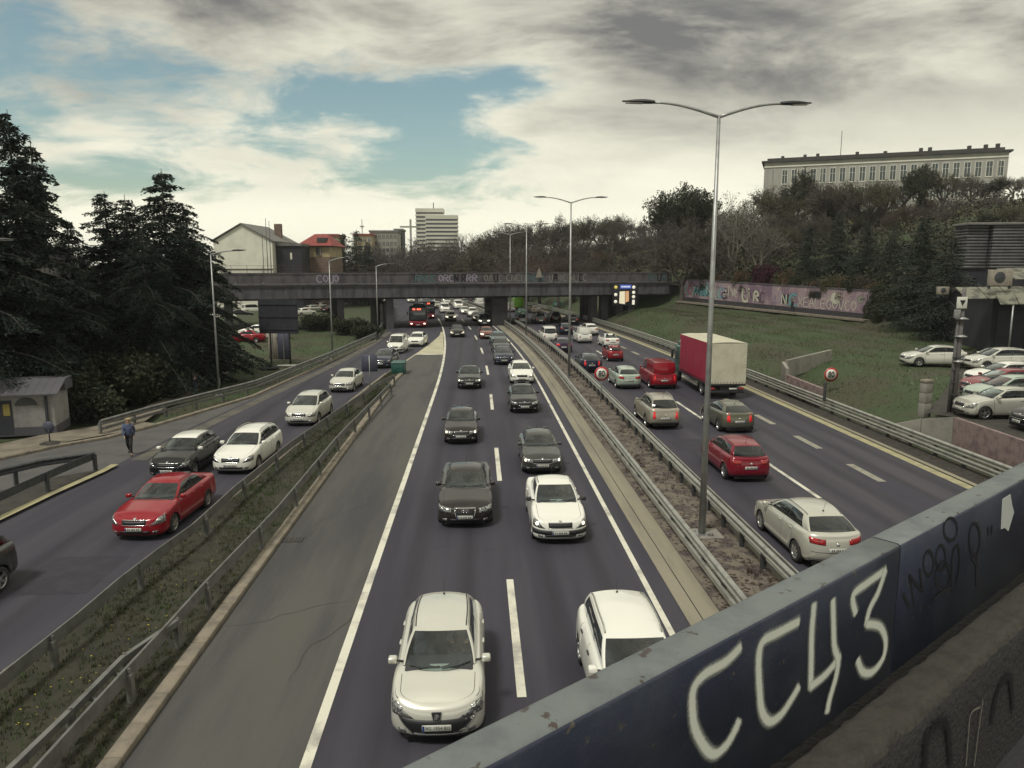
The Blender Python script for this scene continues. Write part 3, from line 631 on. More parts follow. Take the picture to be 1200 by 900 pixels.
letters = [
    ('graffiti_letter', [[(200, 475), (150, 525), (75, 570), (37, 620), (32, 690), (42, 760), (75, 825), (110, 850), (150, 820), (180, 770), (195, 735)]]),
    ('graffiti_letter', [[(405, 385), (340, 420), (280, 455), (265, 520), (268, 620), (277, 700), (305, 735), (345, 710), (385, 650), (405, 615)]]),
    ('graffiti_letter', [[(460, 325), (452, 420), (450, 520), (448, 615)], [(448, 612), (500, 570), (550, 508)], [(525, 310), (527, 400), (530, 470), (543, 520), (535, 580), (515, 650), (505, 700)]]),
    ('graffiti_letter', [[(606, 355), (598, 292), (650, 247), (710, 205)], [(710, 205), (685, 280), (655, 340), (642, 395)], [(645, 393), (690, 402), (710, 450), (702, 510), (665, 560), (630, 560), (612, 520)]])]
for nm, st in letters: graffito(nm, [c3(s) for s in st], 0.0195*PS, 'spray_white', pan1, fr_)
c6 = lambda L_: [on_panel(1000+x/6, 560+y/6) for x, y in L_]
def ell(cx, cy, rx, ry, n=12): return [(cx+rx*math.cos(2*math.pi*k/n), cy+ry*math.sin(2*math.pi*k/n)) for k in range(n+1)]
dk = [[[(345, 815), (365, 860), (390, 905)]], [[(388, 680), (405, 780), (425, 885)], [(390, 682), (430, 740), (485, 795)], [(462, 640), (470, 720), (482, 785)]], [ell(525, 600, 36, 85)], [ell(612, 560, 34, 85)], [ell(625, 690, 52, 95)],
      [[(700, 500), (690, 620), (690, 800)], [(700, 500), (735, 480), (745, 600), (725, 740)], [(560, 850), (620, 800), (690, 770)]], [ell(680, 360, 48, 78)], [ell(850, 430, 38, 112), [(830, 560), (860, 600), (870, 520)], [(860, 600), (862, 760)]], [[(945, 350), (946, 402)], [(970, 338), (971, 390)]]]
for st in dk: graffito('graffiti_letter', [c6(s) for s in st], 0.0085*PS, 'spray_black', pan2, fr_)
st_ = c6([(1045, 150), (1100, 115), (1112, 190), (1125, 240), (1085, 375), (1060, 350), (1035, 360), (1040, 250)])
b = MB(); vs = [p+pn_*0.003 for p in st_]; b.add(vs+[p-pn_*0.002 for p in vs], [tuple(range(8))]+[(i, (i+1) % 8, 8+(i+1) % 8, 8+i) for i in range(8)]); b.obj('torn_sticker', 'plate_grey' if 'plate_grey' in M else 'sticker', pan2)
# post at the right end
b = MB(); b.rbox(-0.04, 0.04, -0.04, 0.04, Z_BOT-0.05, Z_TOP+0.9, 0.008, T=Matrix.Translation(PB(3.30*PS, P_IN+0.055, 0)) @ Matrix.Rotation(math.atan2(pd_.y, pd_.x), 4, 'Z'))
b.obj('end_post', 'dark_red_post', fb)
# concrete ledge on the walkway side: rough top, dark inner face
Z_L = Z_BOT-0.02
oa = (G(924, 900, Z_L).dot(pn_)+G(1057, 791, Z_L).dot(pn_)+G(1145, 713, Z_L).dot(pn_))/3
ia = (G(1022, 886, Z_L).dot(pn_)+G(1121, 793, Z_L).dot(pn_))/2
b = MB(); N = 760; K = 9; P = []
def hn(a, k): return 0.0022*math.sin(a*31+k*2.1)+0.002*math.sin(a*57.3+k*5.7)+0.0015*math.sin(a*131+k*9.1)+random.uniform(-.0015, .0015)
for i in range(N+1):
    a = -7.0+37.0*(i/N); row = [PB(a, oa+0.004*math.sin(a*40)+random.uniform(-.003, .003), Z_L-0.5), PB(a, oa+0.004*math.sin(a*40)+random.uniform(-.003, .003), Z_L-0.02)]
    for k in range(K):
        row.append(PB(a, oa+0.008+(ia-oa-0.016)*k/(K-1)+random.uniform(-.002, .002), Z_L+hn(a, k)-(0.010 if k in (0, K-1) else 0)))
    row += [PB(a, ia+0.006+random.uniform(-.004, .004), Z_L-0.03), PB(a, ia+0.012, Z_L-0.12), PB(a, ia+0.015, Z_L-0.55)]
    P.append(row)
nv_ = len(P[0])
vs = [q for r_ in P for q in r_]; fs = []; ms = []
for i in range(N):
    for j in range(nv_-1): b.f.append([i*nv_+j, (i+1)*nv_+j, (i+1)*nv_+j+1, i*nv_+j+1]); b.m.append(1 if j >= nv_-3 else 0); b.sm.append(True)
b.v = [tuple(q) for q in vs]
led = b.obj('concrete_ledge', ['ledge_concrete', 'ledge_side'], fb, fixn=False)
if led.data.polygons[5].normal.z < 0: led.data.flip_normals()
c4 = lambda L_: [on_panel(900+x/3.75, 660+y/3.75, ia+0.018) for x, y in L_]
graffito('graffiti_stroke', [c4([(868, 890), (878, 760), (890, 660), (930, 632)]), c4([(903, 890), (922, 740), (942, 600)])], 0.006*PS, 'spray_grey', led, fr_)
graffito('graffiti_stroke', [c4([(690, 890), (700, 760), (780, 700), (800, 880)])], 0.022*PS, 'spray_black', led, fr_); graffito('graffiti_stroke', [c4([(980, 700), (1010, 560), (1060, 500), (1075, 640)])], 0.022*PS, 'spray_black', led, fr_)
# steel brackets bridging the gap under the panel
for a in (1.15, 1.32, 1.50, 1.68, 2.20, 2.30, 3.05):
    b = MB(); b.rbox(-0.028, 0.028, -0.10, 0.03, -0.012, 0.008, 0.003, seg=1, T=Matrix.Translation(PB(a*PS, P_IN+0.03, Z_L-0.06)) @ Matrix.Rotation(math.atan2(pd_.y, pd_.x), 4, 'Z')); b.obj('bracket', 'ledge_concrete' if a in (2.30, 3.05) else 'galv_dark', fb)
b = MB(); b.add([PB(a, p, z) for z in (Z_L-0.16, Z_L-0.10) for p in (P_OUT+0.015, oa+0.02) for a in (-7.0, 30.0)], [(0, 1, 3, 2), (4, 6, 7, 5), (0, 4, 5, 1), (2, 3, 7, 6), (0, 2, 6, 4), (1, 5, 7, 3)]); b.obj('gap_dark_filler', 'ledge_side', fb)  # added dark sheet: hides the road below so the gap reads as shade
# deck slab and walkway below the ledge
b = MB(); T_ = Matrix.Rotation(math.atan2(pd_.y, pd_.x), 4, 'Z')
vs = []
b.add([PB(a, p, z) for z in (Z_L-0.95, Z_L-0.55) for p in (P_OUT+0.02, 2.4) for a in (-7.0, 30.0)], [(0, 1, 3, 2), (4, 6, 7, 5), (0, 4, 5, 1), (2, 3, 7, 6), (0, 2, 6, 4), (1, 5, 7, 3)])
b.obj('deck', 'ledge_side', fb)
# ================================================================== VEHICLES: a parametric car
FR = [0, .06, .13, .26, .40, .54, .68, .80, .88, .945, 1.0]
DI = [.075, .035, .014, .0, .0, .006, .018, .028, .042, .064, .105]
SN = [.10, .05, .015, .0, .0, .006, .018, .035, .06, .10, .17]
SR = [.14, .07, .02, .0, .0, .01, .025, .04, .055, .075, .11]
class Car:
    def __init__(s, **k):
        d = dict(L=4.2, W=1.75, H=1.47, wb=2.55, fo=.85, r=.31, sill=.21, zn=.70, zcowl=.95, cw=1.1, rf=1.9, rr=3.5, rb=4.0, zb=1.0, ztail=.98, wt=.66, sweep=.22, sw2=.16, nf=2.5, nr=3.2,
                 doors=4, bp=.47, ub=.50, uc=.93, quarter=False, panel=False, rails=False, crown=.045, roofc=.05, hl='wide', tl='corner', grille='bar', rearwin=True, pill='PAINT', wt2=None, gtop=.86, antenna=True, cladding=False, tail_hi=False, strip=False, spoke=5, dt=.42)
        d.update(k); d['zn'] += .055; s.__dict__.update(d)
        s.df = min(.46, s.fo-(s.r+.045)-.05)
        px = [0, .10, .30, s.cw, s.cw+.7, (s.cw+s.rb)/2+.2, s.rb-.1, s.L-.15, s.L]
        pz = [s.zn-.06, s.zn-.015, s.zn+.03, s.zcowl, s.zcowl+.02, (s.zcowl+s.zb)/2+.02, s.zb, s.ztail, s.ztail-.05]
        if s.rb > s.L-.3: px = px[:6]+[s.L-.12, s.L]; pz = pz[:6]+[s.zb, s.zb-.03]
        xx = np.linspace(-.3, s.L+.3, 300); zz = np.interp(xx, px, pz); k_ = np.ones(9)/9
        for _ in range(2): zz = np.convolve(np.pad(zz, 4, mode='edge'), k_, mode='valid')
        s._x, s._z = xx, zz
    def zs(s, x): return float(np.interp(x, s._x, s._z))
    def taper(s, x): return 1-.05*max(0, 1-x/1.3)**2-.055*max(0, 1-(s.L-x)/1.3)**2
    def zbase(s, x, archs=True):
        if archs:
            Rr = s.r+.045
            for c in (s.fo, s.fo+s.wb):
                if abs(x-c) <= Rr+1e-6: return s.r+math.sqrt(max(0, Rr*Rr-(x-c)**2))
        return s.sill
    def wall(s, q, f, archs=False):
        mir = 1
        if q < 0: q = -q; mir = -1
        if q > 3: q = 6-q; mir = -1
        di = np.interp(f, FR, DI); W2 = s.W/2
        if q <= 1:
            th = q*math.pi/2; c = max(0.0, math.cos(th)); x0 = s.df*(1-c**(2/s.nf)); x = x0+float(np.interp(f, FR, SN))*c; y = (W2-di)*s.taper(x0)*math.sin(th)**(2/s.nf)
        elif q >= 2:
            th = (3-q)*math.pi/2; c = max(0.0, math.cos(th)); x0 = s.L-s.dt*(1-c**(2/s.nr)); x = x0-float(np.interp(f, FR, SR))*c; y = (W2-di)*s.taper(x0)*max(0, math.sin(th))**(2/s.nr)
        else:
            x0 = x = s.df+(q-1)*(s.L-s.dt-s.df)
            zb = s.zbase(x0, archs)
            if archs and zb > s.r-1e-3: di = di*(.25 if f < .1 else .7 if f < .2 else 1) - (.012 if f < .2 else .004 if f < .4 else 0)
            y = (W2-di)*s.taper(x0)
        zb = s.zbase(x0, archs and 1 <= q <= 2)
        if q < 1: zb = s.sill-.01
        if q > 2: zb = s.sill+.05
        elif q > 1.6 and zb == s.sill: zb = s.sill+.05*max(0, (q-1.85)/.15)
        return Vector((s.L/2-x, mir*y, zb+(s.zs(x0)-zb)*f)), x0
    def pt(s, q, f): return s.wall(q, f)[0]
    def nrm(s, q, f):
        e = .01; qa = min(q+e, 2.999 if q < 3 else 6); a = s.pt(q+e, f)-s.pt(q-e, f); f1, f0 = min(1, f+e), max(0, f-e); b = s.pt(q, f1)-s.pt(q, f0)
        n = a.cross(b)
        if n.length < 1e-9: return Vector((1, 0, 0))
        n.normalize(); c = Vector((0, 0, .5)); p = s.pt(q, f)
        if n.dot(Vector((p.x*.5, p.y, 0))) < 0: n = -n
        return n
    def yq(s, y, front=True):       # lateral position -> q on the nose or tail
        sg = -1 if y < 0 else 1; n = s.nf if front else s.nr
        t = min(1, abs(y)/(s.W/2-.005)); a = math.asin(t**(n/2))/(math.pi/2)
        return sg*a if front else (3-a if sg > 0 else 3+a)
    def zf(s, z, front=True):
        b, t = (s.sill-.01, s.zs(.02)) if front else (s.sill+.05, s.zs(s.L-.02)); return (z-b)/(t-b)
def patch(car, corners, off=.006, nu=6, nv=3, m=0, mb=None, depth=.03):
    """panel laid on the body: corners are (q, f) in order, bilinear between them; with a skirt back into the body"""
    b = mb or MB(); (q0, f0), (q1, f1), (q2, f2), (q3, f3) = corners; P = []; N = []
    for i in range(nu+1):
        u = i/nu; row = []; nr_ = []
        for j in range(nv+1):
            v = j/nv; q = (1-u)*(1-v)*q0+u*(1-v)*q1+u*v*q2+(1-u)*v*q3; f = (1-u)*(1-v)*f0+u*(1-v)*f1+u*v*f2+(1-u)*v*f3
            n = car.nrm(q, f); ed = 0.6 if i in (0, nu) or j in (0, nv) else 1.0
            row.append(car.pt(q, f)+n*off*ed); nr_.append(n)
        P.append(row); N.append(nr_)
    o = len(b.v); b.grid(P, m, True)
    ring = [(i, 0) for i in range(nu)]+[(nu, j) for j in range(nv)]+[(i, nv) for i in range(nu, 0, -1)]+[(0, j) for j in range(nv, 0, -1)]
    o2 = len(b.v)
    for i, j in ring: b.v.append(tuple(P[i][j]-N[i][j]*depth))
    k = len(ring)
    for a in range(k):
        i, j = ring[a]; i2, j2 = ring[(a+1) % k]
        b.f.append([o+i*(nv+1)+j, o+i2*(nv+1)+j2, o2+(a+1) % k, o2+a]); b.m.append(m); b.sm.append(False)
    return b
PARTS = {}
def car_parts(kind, car, lod):
    """list of (name, mesh, material keys, children)"""
    key = (kind, lod)
    if key in PARTS: return PARTS[key]
    s = car; out = []
    full = lod == 0
    # ---- columns
    Rr = s.r+.045; wc = (s.fo, s.fo+s.wb); cols = []; nF = 11 if full else 7
    cols += [(1-(1-t)**1.0, None) for t in np.linspace(0, 1, nF)]
    sx = []
    for c in wc:
        sx += [c-Rr*math.cos(a) for a in np.linspace(0, math.pi, 13 if full else 9)] + [c-Rr-.008, c+Rr+.008]
    d0 = s.fo+Rr+.05; dB = s.cw+s.sweep+(s.rb-s.sw2-s.cw-s.sweep)*s.bp; d2 = s.fo+s.wb-Rr+.12
    if s.doors == 2: d0b, d2 = d0, dB+.28
    seams = [d0, d2] + ([dB] if s.doors == 4 else [])
    SW = .007 if full else .009
    for q in seams: sx += [q-SW, q+SW]
    x = s.df+.03; xe = s.L-s.dt-.02
    for q in np.arange(s.df+.06, xe, .16 if full else .3): 
        if all(abs(q-t) > .05 for t in sx): sx.append(float(q))
    sx = sorted(q for q in sx if s.df+.005 < q < xe)
    cols += [(1+(q-s.df)/(s.L-s.dt-s.df), q) for q in sx]
    cols += [(float(t), None) for t in np.linspace(2, 3, nF)]
    frs = FR if full else [0, .13, .40, .68, .88, .945, 1.0]
    KD = [1, .955, .90, .885, .66, .42, .2, 0] if full else [1, .90, .885, .5, 0]
    W_, D_, X0 = [], [], []
    for q, _ in cols:
        row = []
        for f in frs:
            p, x0 = s.wall(q, f, True); row.append(p)
        W_.append(row); X0.append(x0); t = row[-1]
        D_.append([Vector((t.x+(0), t.y*k, t.z+s.crown*(1-k*k)*smooth01(0, .5, x0)*smooth01(0, .4, s.L-x0))) for k in KD])
    def isseam(i): return any(abs((X0[i]+X0[i+1])/2-q) < SW*.6 and abs(X0[i+1]-X0[i]) < SW*2.2 for q in seams) and 1 <= cols[i][0] < 2
    body = MB(); hood = MB(); doors = {}
    tl = MB()
    def quad(mb, a, m, side):
        vs = [Vector((p.x, p.y*side, p.z)) for p in a]; mb.add(vs, [(3, 2, 1, 0)] if side > 0 else [(0, 1, 2, 3)], m, True)
    ci, co_ = s.cw+.28, s.rb-.22
    for side in (1, -1):
        for i in range(len(cols)-1):
            xm = (X0[i]+X0[i+1])/2; sm_ = isseam(i)
            for j in range(len(frs)-1):
                a = [W_[i][j], W_[i+1][j], W_[i+1][j+1], W_[i][j+1]][::-1]
                m = 0
                if sm_ and j >= 1: quad(body, a, 1, side); continue
                dn = None
                if 1 <= cols[i][0] < 2 and j >= 1:
                    if s.doors == 4 and d0 < xm < dB: dn = 'f'
                    elif s.doors == 4 and dB < xm < d2: dn = 'r'
                    elif s.doors == 2 and d0 < xm < d2: dn = 'f'
                if dn: quad(doors.setdefault((dn, side), MB()), a, 0, side)
                else: quad(body, a, 2 if (j == 0 and s.cladding) else 0, side)
            for k in range(len(KD)-1):
                if ci < xm < co_ and KD[k+1] < .886 and k >= (3 if full else 2): continue
                a = [D_[i][k], D_[i+1][k], D_[i+1][k+1], D_[i][k+1]][::-1]
                inner = KD[k] <= .886; seamk = abs(KD[k]-.90) < 1e-6
                front = xm < s.cw+.02
                if front and inner and cols[i][0] >= .12 : quad(hood, a, 0, side)
                elif front and seamk and full: quad(body, a, 1, side)
                else: quad(body, a, 0, side)
    B = lambda mb, n: mb.mesh(n, weld=True, fixn=False)
    out.append(('body', B(body, 'body'), ['PAINT', 'black', 'trim'], []))
    out.append(('hood', B(hood, 'hood'), ['PAINT'], []))
    # ---- doors
    for (dn, side), mb in doors.items():
        ch = []
        if full:
            hx = (dB-.16) if dn == 'f' and s.doors == 4 else (d2-.16); q = 1+(hx-s.df)/(s.L-s.dt-s.df)
            hb = MB(); p, n = s.pt(q, .86), s.nrm(q, .86)
            T = Matrix.Translation(Vector((p.x, (p.y+.012)*side, p.z))); hb.rbox(-.085, .085, -.018, .018, -.018, .018, .009, T=T); ch.append(('door_handle', hb.mesh('door_handle', fixn=True), ['HANDLE'], []))
        out.append(('door', B(mb, 'door'), ['PAINT'], ch))
    # ---- greenhouse
    nv = 9 if full else 5
    vL = sorted(set(list(np.linspace(0, .95, nv))+[.97, 1.0])) if full else [0, .3, .6, .95, 1.0]
    us = [0, .045]
    ub0, ub1 = s.ub-.018, s.ub+.018
    if s.panel: brk = [(.05, s.ub-.02)]
    elif s.quarter: brk = [(.05, ub0), (ub1, s.uc-.17), (s.uc-.145, s.uc)]
    else: brk = [(.05, ub0), (ub1, s.uc)]
    for a, c in brk: us += list(np.linspace(a, c, 5 if full else 3))
    us = sorted(set([round(float(u), 4) for u in us+[1.0, .97]]))
    g_rows = [0, .05, .12, .3, .5, .7, s.gtop, .94, 1.0] if full else [0, .05, .4, s.gtop, 1.0]
    ab, cb = s.cw+s.sweep, s.rb-s.sw2; at_, ct = s.rf+.07, s.rr-.06
    wt2 = s.wt2 or s.wt-.02
    def belt(x):
        q = 1+(x-s.df)/(s.L-s.dt-s.df)
        if q > 2:
            t = min(1, (x-(s.L-s.dt))/s.dt); yy_ = (s.W/2-.105)*s.taper(x)*(1-(t)**3.2*.25)
        else: yy_ = s.wall(q, 1.0)[0].y
        return yy_*.905
    def zdeck(x, k): return s.zs(x)+s.crown*(1-k*k)*smooth01(0, .5, x)*smooth01(0, .4, s.L-x)-.012
    def ytop(u): return s.W/2*(s.wt+.03*math.sin(math.pi*min(1, u*1.1))*1.0+(wt2-s.wt)*u)
    def roofz(x, k):
        t = (x-s.rf)/(s.rr-s.rf); e = .085*(1-min(1, max(0, t)/.30))**2+.10*max(0, (t-.5)/.5)**2*(1.0 if not s.panel else .4)
        return s.H-s.roofc*(k*k)-e
    cg = []
    for v in vL: cg.append(('F', v))
    for u in us[1:]: cg.append(('S', u))
    for v in reversed(vL[:-1]): cg.append(('R', v))
    GP = []
    for ty, t in cg:
        if ty == 'F':
            xb = s.cw+s.sweep*t**2.2; yb_ = belt(ab)*t; xt = s.rf+.07*t**2; yt = ytop(0)*t; kb_ = t*.905; kt = t
        elif ty == 'R':
            xb = s.rb-s.sw2*t**2.4; yb_ = belt(cb)*t; xt = s.rr-.06*t**2; yt = ytop(1)*t; kb_ = t*.905; kt = t
        else:
            xb = ab+(cb-ab)*t; yb_ = belt(xb); xt = at_+(ct-at_)*t; yt = ytop(t); kb_ = .905; kt = 1
        pb_ = Vector((s.L/2-xb, yb_, zdeck(xb, kb_))); pt_ = Vector((s.L/2-xt, yt, roofz(xt, kt))); row = []
        for g in g_rows:
            p = pb_.lerp(pt_, g); bu = math.sin(math.pi*g)
            if ty == 'S': p.y += .035*bu
            else:
                p.x += (.045 if ty == 'F' else -.05)*bu*(1-.0*t); p.y += .035*bu*t**3
            row.append(p)
        GP.append(row)
    def isglass(i):
        (ta, a), (tb_, c) = cg[i], cg[i+1]
        if ta == 'F' and tb_ == 'F': return 'windscreen' if c <= .955 else None
        if ta == 'R' and tb_ == 'R' or (ta == 'S' and tb_ == 'R'): return 'rear_window' if (ta == 'R' and a <= .955 and s.rearwin) else None
        mid = (a+c)/2
        if ta == 'F': return None
        for n, (x0, x1) in enumerate(brk):
            if x0-1e-4 < mid < x1+1e-4: return 'side_window%d' % n
        return None
    shell = MB(); gl = {}
    gR0 = 1 if not s.tail_hi else 2
    for side in (1, -1):
        for i in range(len(cg)-1):
            kind_ = isglass(i)
            for j in range(len(g_rows)-1):
                a = [GP[i][j], GP[i+1][j], GP[i+1][j+1], GP[i][j+1]][::-1]
                lo = g_rows[j]; hi = g_rows[j+1]; tw = kind_ in ('windscreen', 'rear_window')
                okk = kind_ and lo >= (.049 if not (kind_ == 'rear_window' and s.tail_hi) else .119) and hi <= (.945 if tw and full else s.gtop+.001)
                if okk:
                    nm = kind_ if tw else kind_+('L' if side > 0 else 'R'); quad(gl.setdefault(nm, MB()), a, 0, side)
                else:
                    blk = 1 if (lo < .05 and not kind_ == 'rear_window') or (cg[i][0] == 'S' and ub0-.002 < (cg[i][1]+cg[i+1][1])/2 < ub1+.002 and hi <= s.gtop+.001 and not s.panel) else 0
                    if kind_ is None and cg[i][0] == 'S' and s.quarter and hi <= s.gtop+.001 and s.uc-.18 < (cg[i][1]+cg[i+1][1])/2 < s.uc: blk = 1
                    quad(shell, a, blk, side)
    roof = MB(); KR = [1, .93, .8, .5, .25, 0] if full else [1, .6, 0]
    RT = []
    for (ty, t), row in zip(cg, GP):
        p = row[-1]; x = s.L/2-p.x; kt = t if ty != 'S' else 1
        RT.append([Vector((p.x, p.y*k, p.z+(roofz(x, kt*k)-roofz(x, kt)))) for k in KR])
    for side in (1, -1):
        for i in range(len(cg)-1):
            for k in range(len(KR)-1):
                ditch = full and k == 1 and cg[i][0] == 'S' and .05 < cg[i][1] < .95
                quad(roof, [RT[i][k], RT[i+1][k], RT[i+1][k+1], RT[i][k+1]][::-1], 0, side)
    out.append(('pillars', B(shell, 'pillars'), ['PILLAR', 'trim'], []))
    rch = []
    if full:
        for sd in (1, -1):
            db = MB(); pts = [Vector((s.L/2-x, sd*(ytop(u)*.955), roofz(x, .955)+.004)) for u, x in [(u, at_+(ct-at_)*u) for u in np.linspace(.03, .97, 9)]]
            if s.rails: db.tube([p+Vector((0, 0, .05 if 0 < i < 8 else 0)) for i, p in enumerate(pts)], .018, 6); rch.append(('roof_rail', db.mesh('roof_rail', fixn=True), ['RAIL'], []))
            else: db.tube(pts, .012, 4); rch.append(('roof_trim', db.mesh('roof_trim', fixn=True), ['trim'], []))
        if s.antenna:
            ab_ = MB(); xa = s.rr-.22 if s.antenna != 'front' else s.rf+.1; p = Vector((s.L/2-xa, 0, roofz(xa, 0))); ab_.lathe([(.0, .03), (.02, .028), (.03, 0), (.03, -.01)], 8, c=p); ab_.tube([p+Vector((0, 0, .02)), p+Vector((-.12, 0, .28))], .005, 4)
            rch.append(('aerial', ab_.mesh('aerial', fixn=True), ['trim'], []))
    out.append(('roof', B(roof, 'roof'), ['ROOF'], rch))
    for nm, mb in gl.items():
        base = 'side_window' if nm.startswith('side') else nm
        ch = []
        if nm == 'windscreen' and full:
            for yy0, yy1 in ((.06, .62), (-.56, .02)):
                wb_ = MB(); pts = []
                for t in np.linspace(0, 1, 5):
                    v = abs(yy0+(yy1-yy0)*t)/max(.1, belt(ab)); sg = 1 if yy0+(yy1-yy0)*t > 0 else -1; g = .07+.06*t
                    xb = s.cw+s.sweep*v**2.2; xt = s.rf+.07*v*v; pb_ = Vector((s.L/2-xb, belt(ab)*v*sg, zdeck(xb, v*.905))); pt_ = Vector((s.L/2-xt, ytop(0)*v*sg, roofz(xt, v))); p = pb_.lerp(pt_, g); pts.append(p+Vector((.03, 0, .025)))
                wb_.tube(pts, .011, 4); ch.append(('wiper', wb_.mesh('wiper', fixn=True), ['black'], []))
        gm = 'GLASS' if full else 'glass_far'
        if nm.startswith('side_window') and full and not nm.startswith('side_window0'): gm = 'GLASS2'
        if nm == 'rear_window' and full: gm = 'GLASS2'
        out.append((base, B(mb, base), [gm], ch))
    # ---- lights, grille, plates
    f = s.zf
    hlz0, hlz1 = s.zn-.24, s.zn-.045
    for sd in (1, -1):
        if s.hl == 'swept':
            c = [(sd*s.yq(s.W/2*.48), f(hlz0-.03)), (sd*.82, f(hlz0-.06)), (sd*1.19, .99), (sd*.74, .982)]
        elif s.hl == 'tall':
            c = [(sd*s.yq(s.W/2*.56), f(hlz0-.03)), (sd*.93, f(hlz0-.02)), (sd*1.03, .97), (sd*.66, .945)]
        else:
            c = [(sd*s.yq(s.W/2*.52), f(hlz0-.0)), (sd*.93, f(hlz0-.0)), (sd*1.0, .935), (sd*s.yq(s.W/2*.54), .92)]
        b = patch(s, c, .008, 7 if full else 3, 3 if full else 2)
        ch = []
        if full:
            bb = MB(); q = c[0][0]*.45+c[1][0]*.55; ff = (c[0][1]+c[2][1])/2; p, n = s.pt(q, ff), s.nrm(q, ff)
            Tm = Matrix.Translation(p+n*.009) @ n.to_track_quat('Z', 'Y').to_matrix().to_4x4(); bb.lathe([(0, .008), (.03, .006), (.055, 0), (.055, -.01)], 12); bb.v = [tuple(Tm @ Vector(v_)) for v_ in bb.v]
            ch.append(('bulb', bb.mesh('bulb', fixn=True), ['BULB'], []))
        out.append(('headlight', b.mesh('headlight', fixn=True), ['HEAD'], ch))
        # tail lights
        tz = s.ztail if s.rb < s.L-.3 else s.zb
        if s.tl == 'tall': c = [(3-sd*.30 if sd < 0 else 2.70, f(.62, False)), (2.96 if False else (2.52 if sd > 0 else 3.48), f(.62, False)), (2.50 if sd > 0 else 3.50, .99), (2.64 if sd > 0 else 3.36, .99)]
        else:
            a, bq, cq = (2.80, 2.38, 2.30)
            if sd < 0: a, bq, cq = 6-a, 6-bq, 6-cq
            c = [(a, f(tz-.30, False)), (bq, f(tz-.27, False)), (cq, .90), (a, .86)]
        b = patch(s, c, .008, 5 if full else 3, 3 if full else 2); out.append(('tail_light', b.mesh('tail_light', fixn=True), ['TAIL'], []))
        if s.tl == 'tall2':
            b = MB(); P = []
            for u in (.955, .995):
                pass
    # grille / intakes
    if s.grille == 'bar':
        y = s.W/2*.44; z0, z1 = s.zn-.235, s.zn-.105
        b = patch(s, [(-s.yq(y), f(z0)), (s.yq(y), f(z0)), (s.yq(y*1.08), f(z1)), (-s.yq(y*1.08), f(z1))], .007, 8, 2); ch = []
        if full:
            cb2 = MB(); 
            for z in (z0-.012, z1+.012): cb2 = patch(s, [(-s.yq(y*1.06), f(z-.008)), (s.yq(y*1.06), f(z-.008)), (s.yq(y*1.06), f(z+.010)), (-s.yq(y*1.06), f(z+.010))], .013, 8, 1, mb=cb2)
            ch.append(('chrome_trim', cb2.mesh('chrome_trim', fixn=True), ['chrome'], []))
        out.append(('grille', b.mesh('grille', fixn=True), ['black'], ch))
    elif s.grille == 'big':
        y = s.W/2*.36; z0, z1 = s.sill+.13, s.zn-.09
        b = patch(s, [(-s.yq(y*.8), f(z0)), (s.yq(y*.8), f(z0)), (s.yq(y*1.1), f(z1)), (-s.yq(y*1.1), f(z1))], .007, 8, 3); ch = []
        if full:
            cb2 = MB(); cb2 = patch(s, [(-s.yq(y*1.14), f(z1)), (s.yq(y*1.14), f(z1)), (s.yq(y*1.12), f(z1+.022)), (-s.yq(y*1.12), f(z1+.022))], .014, 8, 1, mb=cb2)
            for sd in (1, -1): cb2 = patch(s, [(sd*s.yq(y*.80), f(z0)), (sd*s.yq(y*.86), f(z0)), (sd*s.yq(y*1.16), f(z1)), (sd*s.yq(y*1.10), f(z1))], .014, 2, 4, mb=cb2)
            ch.append(('chrome_trim', cb2.mesh('chrome_trim', fixn=True), ['chrome'], []))
        out.append(('grille', b.mesh('grille', fixn=True), ['black'], ch))
    elif s.grille == 'smile':
        y = s.W/2*.84; z0, z1 = s.sill+.08, s.sill+.33
        b = patch(s, [(-s.yq(y*.60), f(z0)), (s.yq(y*.60), f(z0)), (s.yq(y), f(z1+.02)), (-s.yq(y), f(z1+.02))], .007, 10, 3); ch = []
        if full:
            cb2 = MB()
            for sd in (1, -1): cb2 = patch(s, [(sd*s.yq(y*.60), f(z0-.015)), (sd*s.yq(y*1.0), f(z1+.01)), (sd*s.yq(y*1.0), f(z1+.03)), (sd*s.yq(y*.60), f(z0+.004))], .015, 5, 1, mb=cb2)
            cb2 = patch(s, [(-s.yq(y*.60), f(z0-.015)), (s.yq(y*.60), f(z0-.015)), (s.yq(y*.60), f(z0+.004)), (-s.yq(y*.60), f(z0+.004))], .015, 6, 1, mb=cb2)
            ch.append(('chrome_trim', cb2.mesh('chrome_trim', fixn=True), ['chrome'], []))
        out.append(('grille', b.mesh('grille', fixn=True), ['black'], ch))
    if s.strip:
        z0, z1 = s.sill+.15, s.sill+.29; b = patch(s, [(-.97, f(z0)), (.97, f(z0)), (.97, f(z1)), (-.97, f(z1))], .010, 16, 2); out.append(('bumper_strip', b.mesh('bumper_strip', fixn=True), ['trim'], []))
    if s.grille != 'smile':
        y = s.W/2*.58; z0, z1 = s.sill+.05, s.sill+.15
        b = patch(s, [(-s.yq(y), f(z0)), (s.yq(y), f(z0)), (s.yq(y), f(z1)), (-s.yq(y), f(z1))], .006, 8, 2); out.append(('lower_intake', b.mesh('lower_intake', fixn=True), ['black'], []))
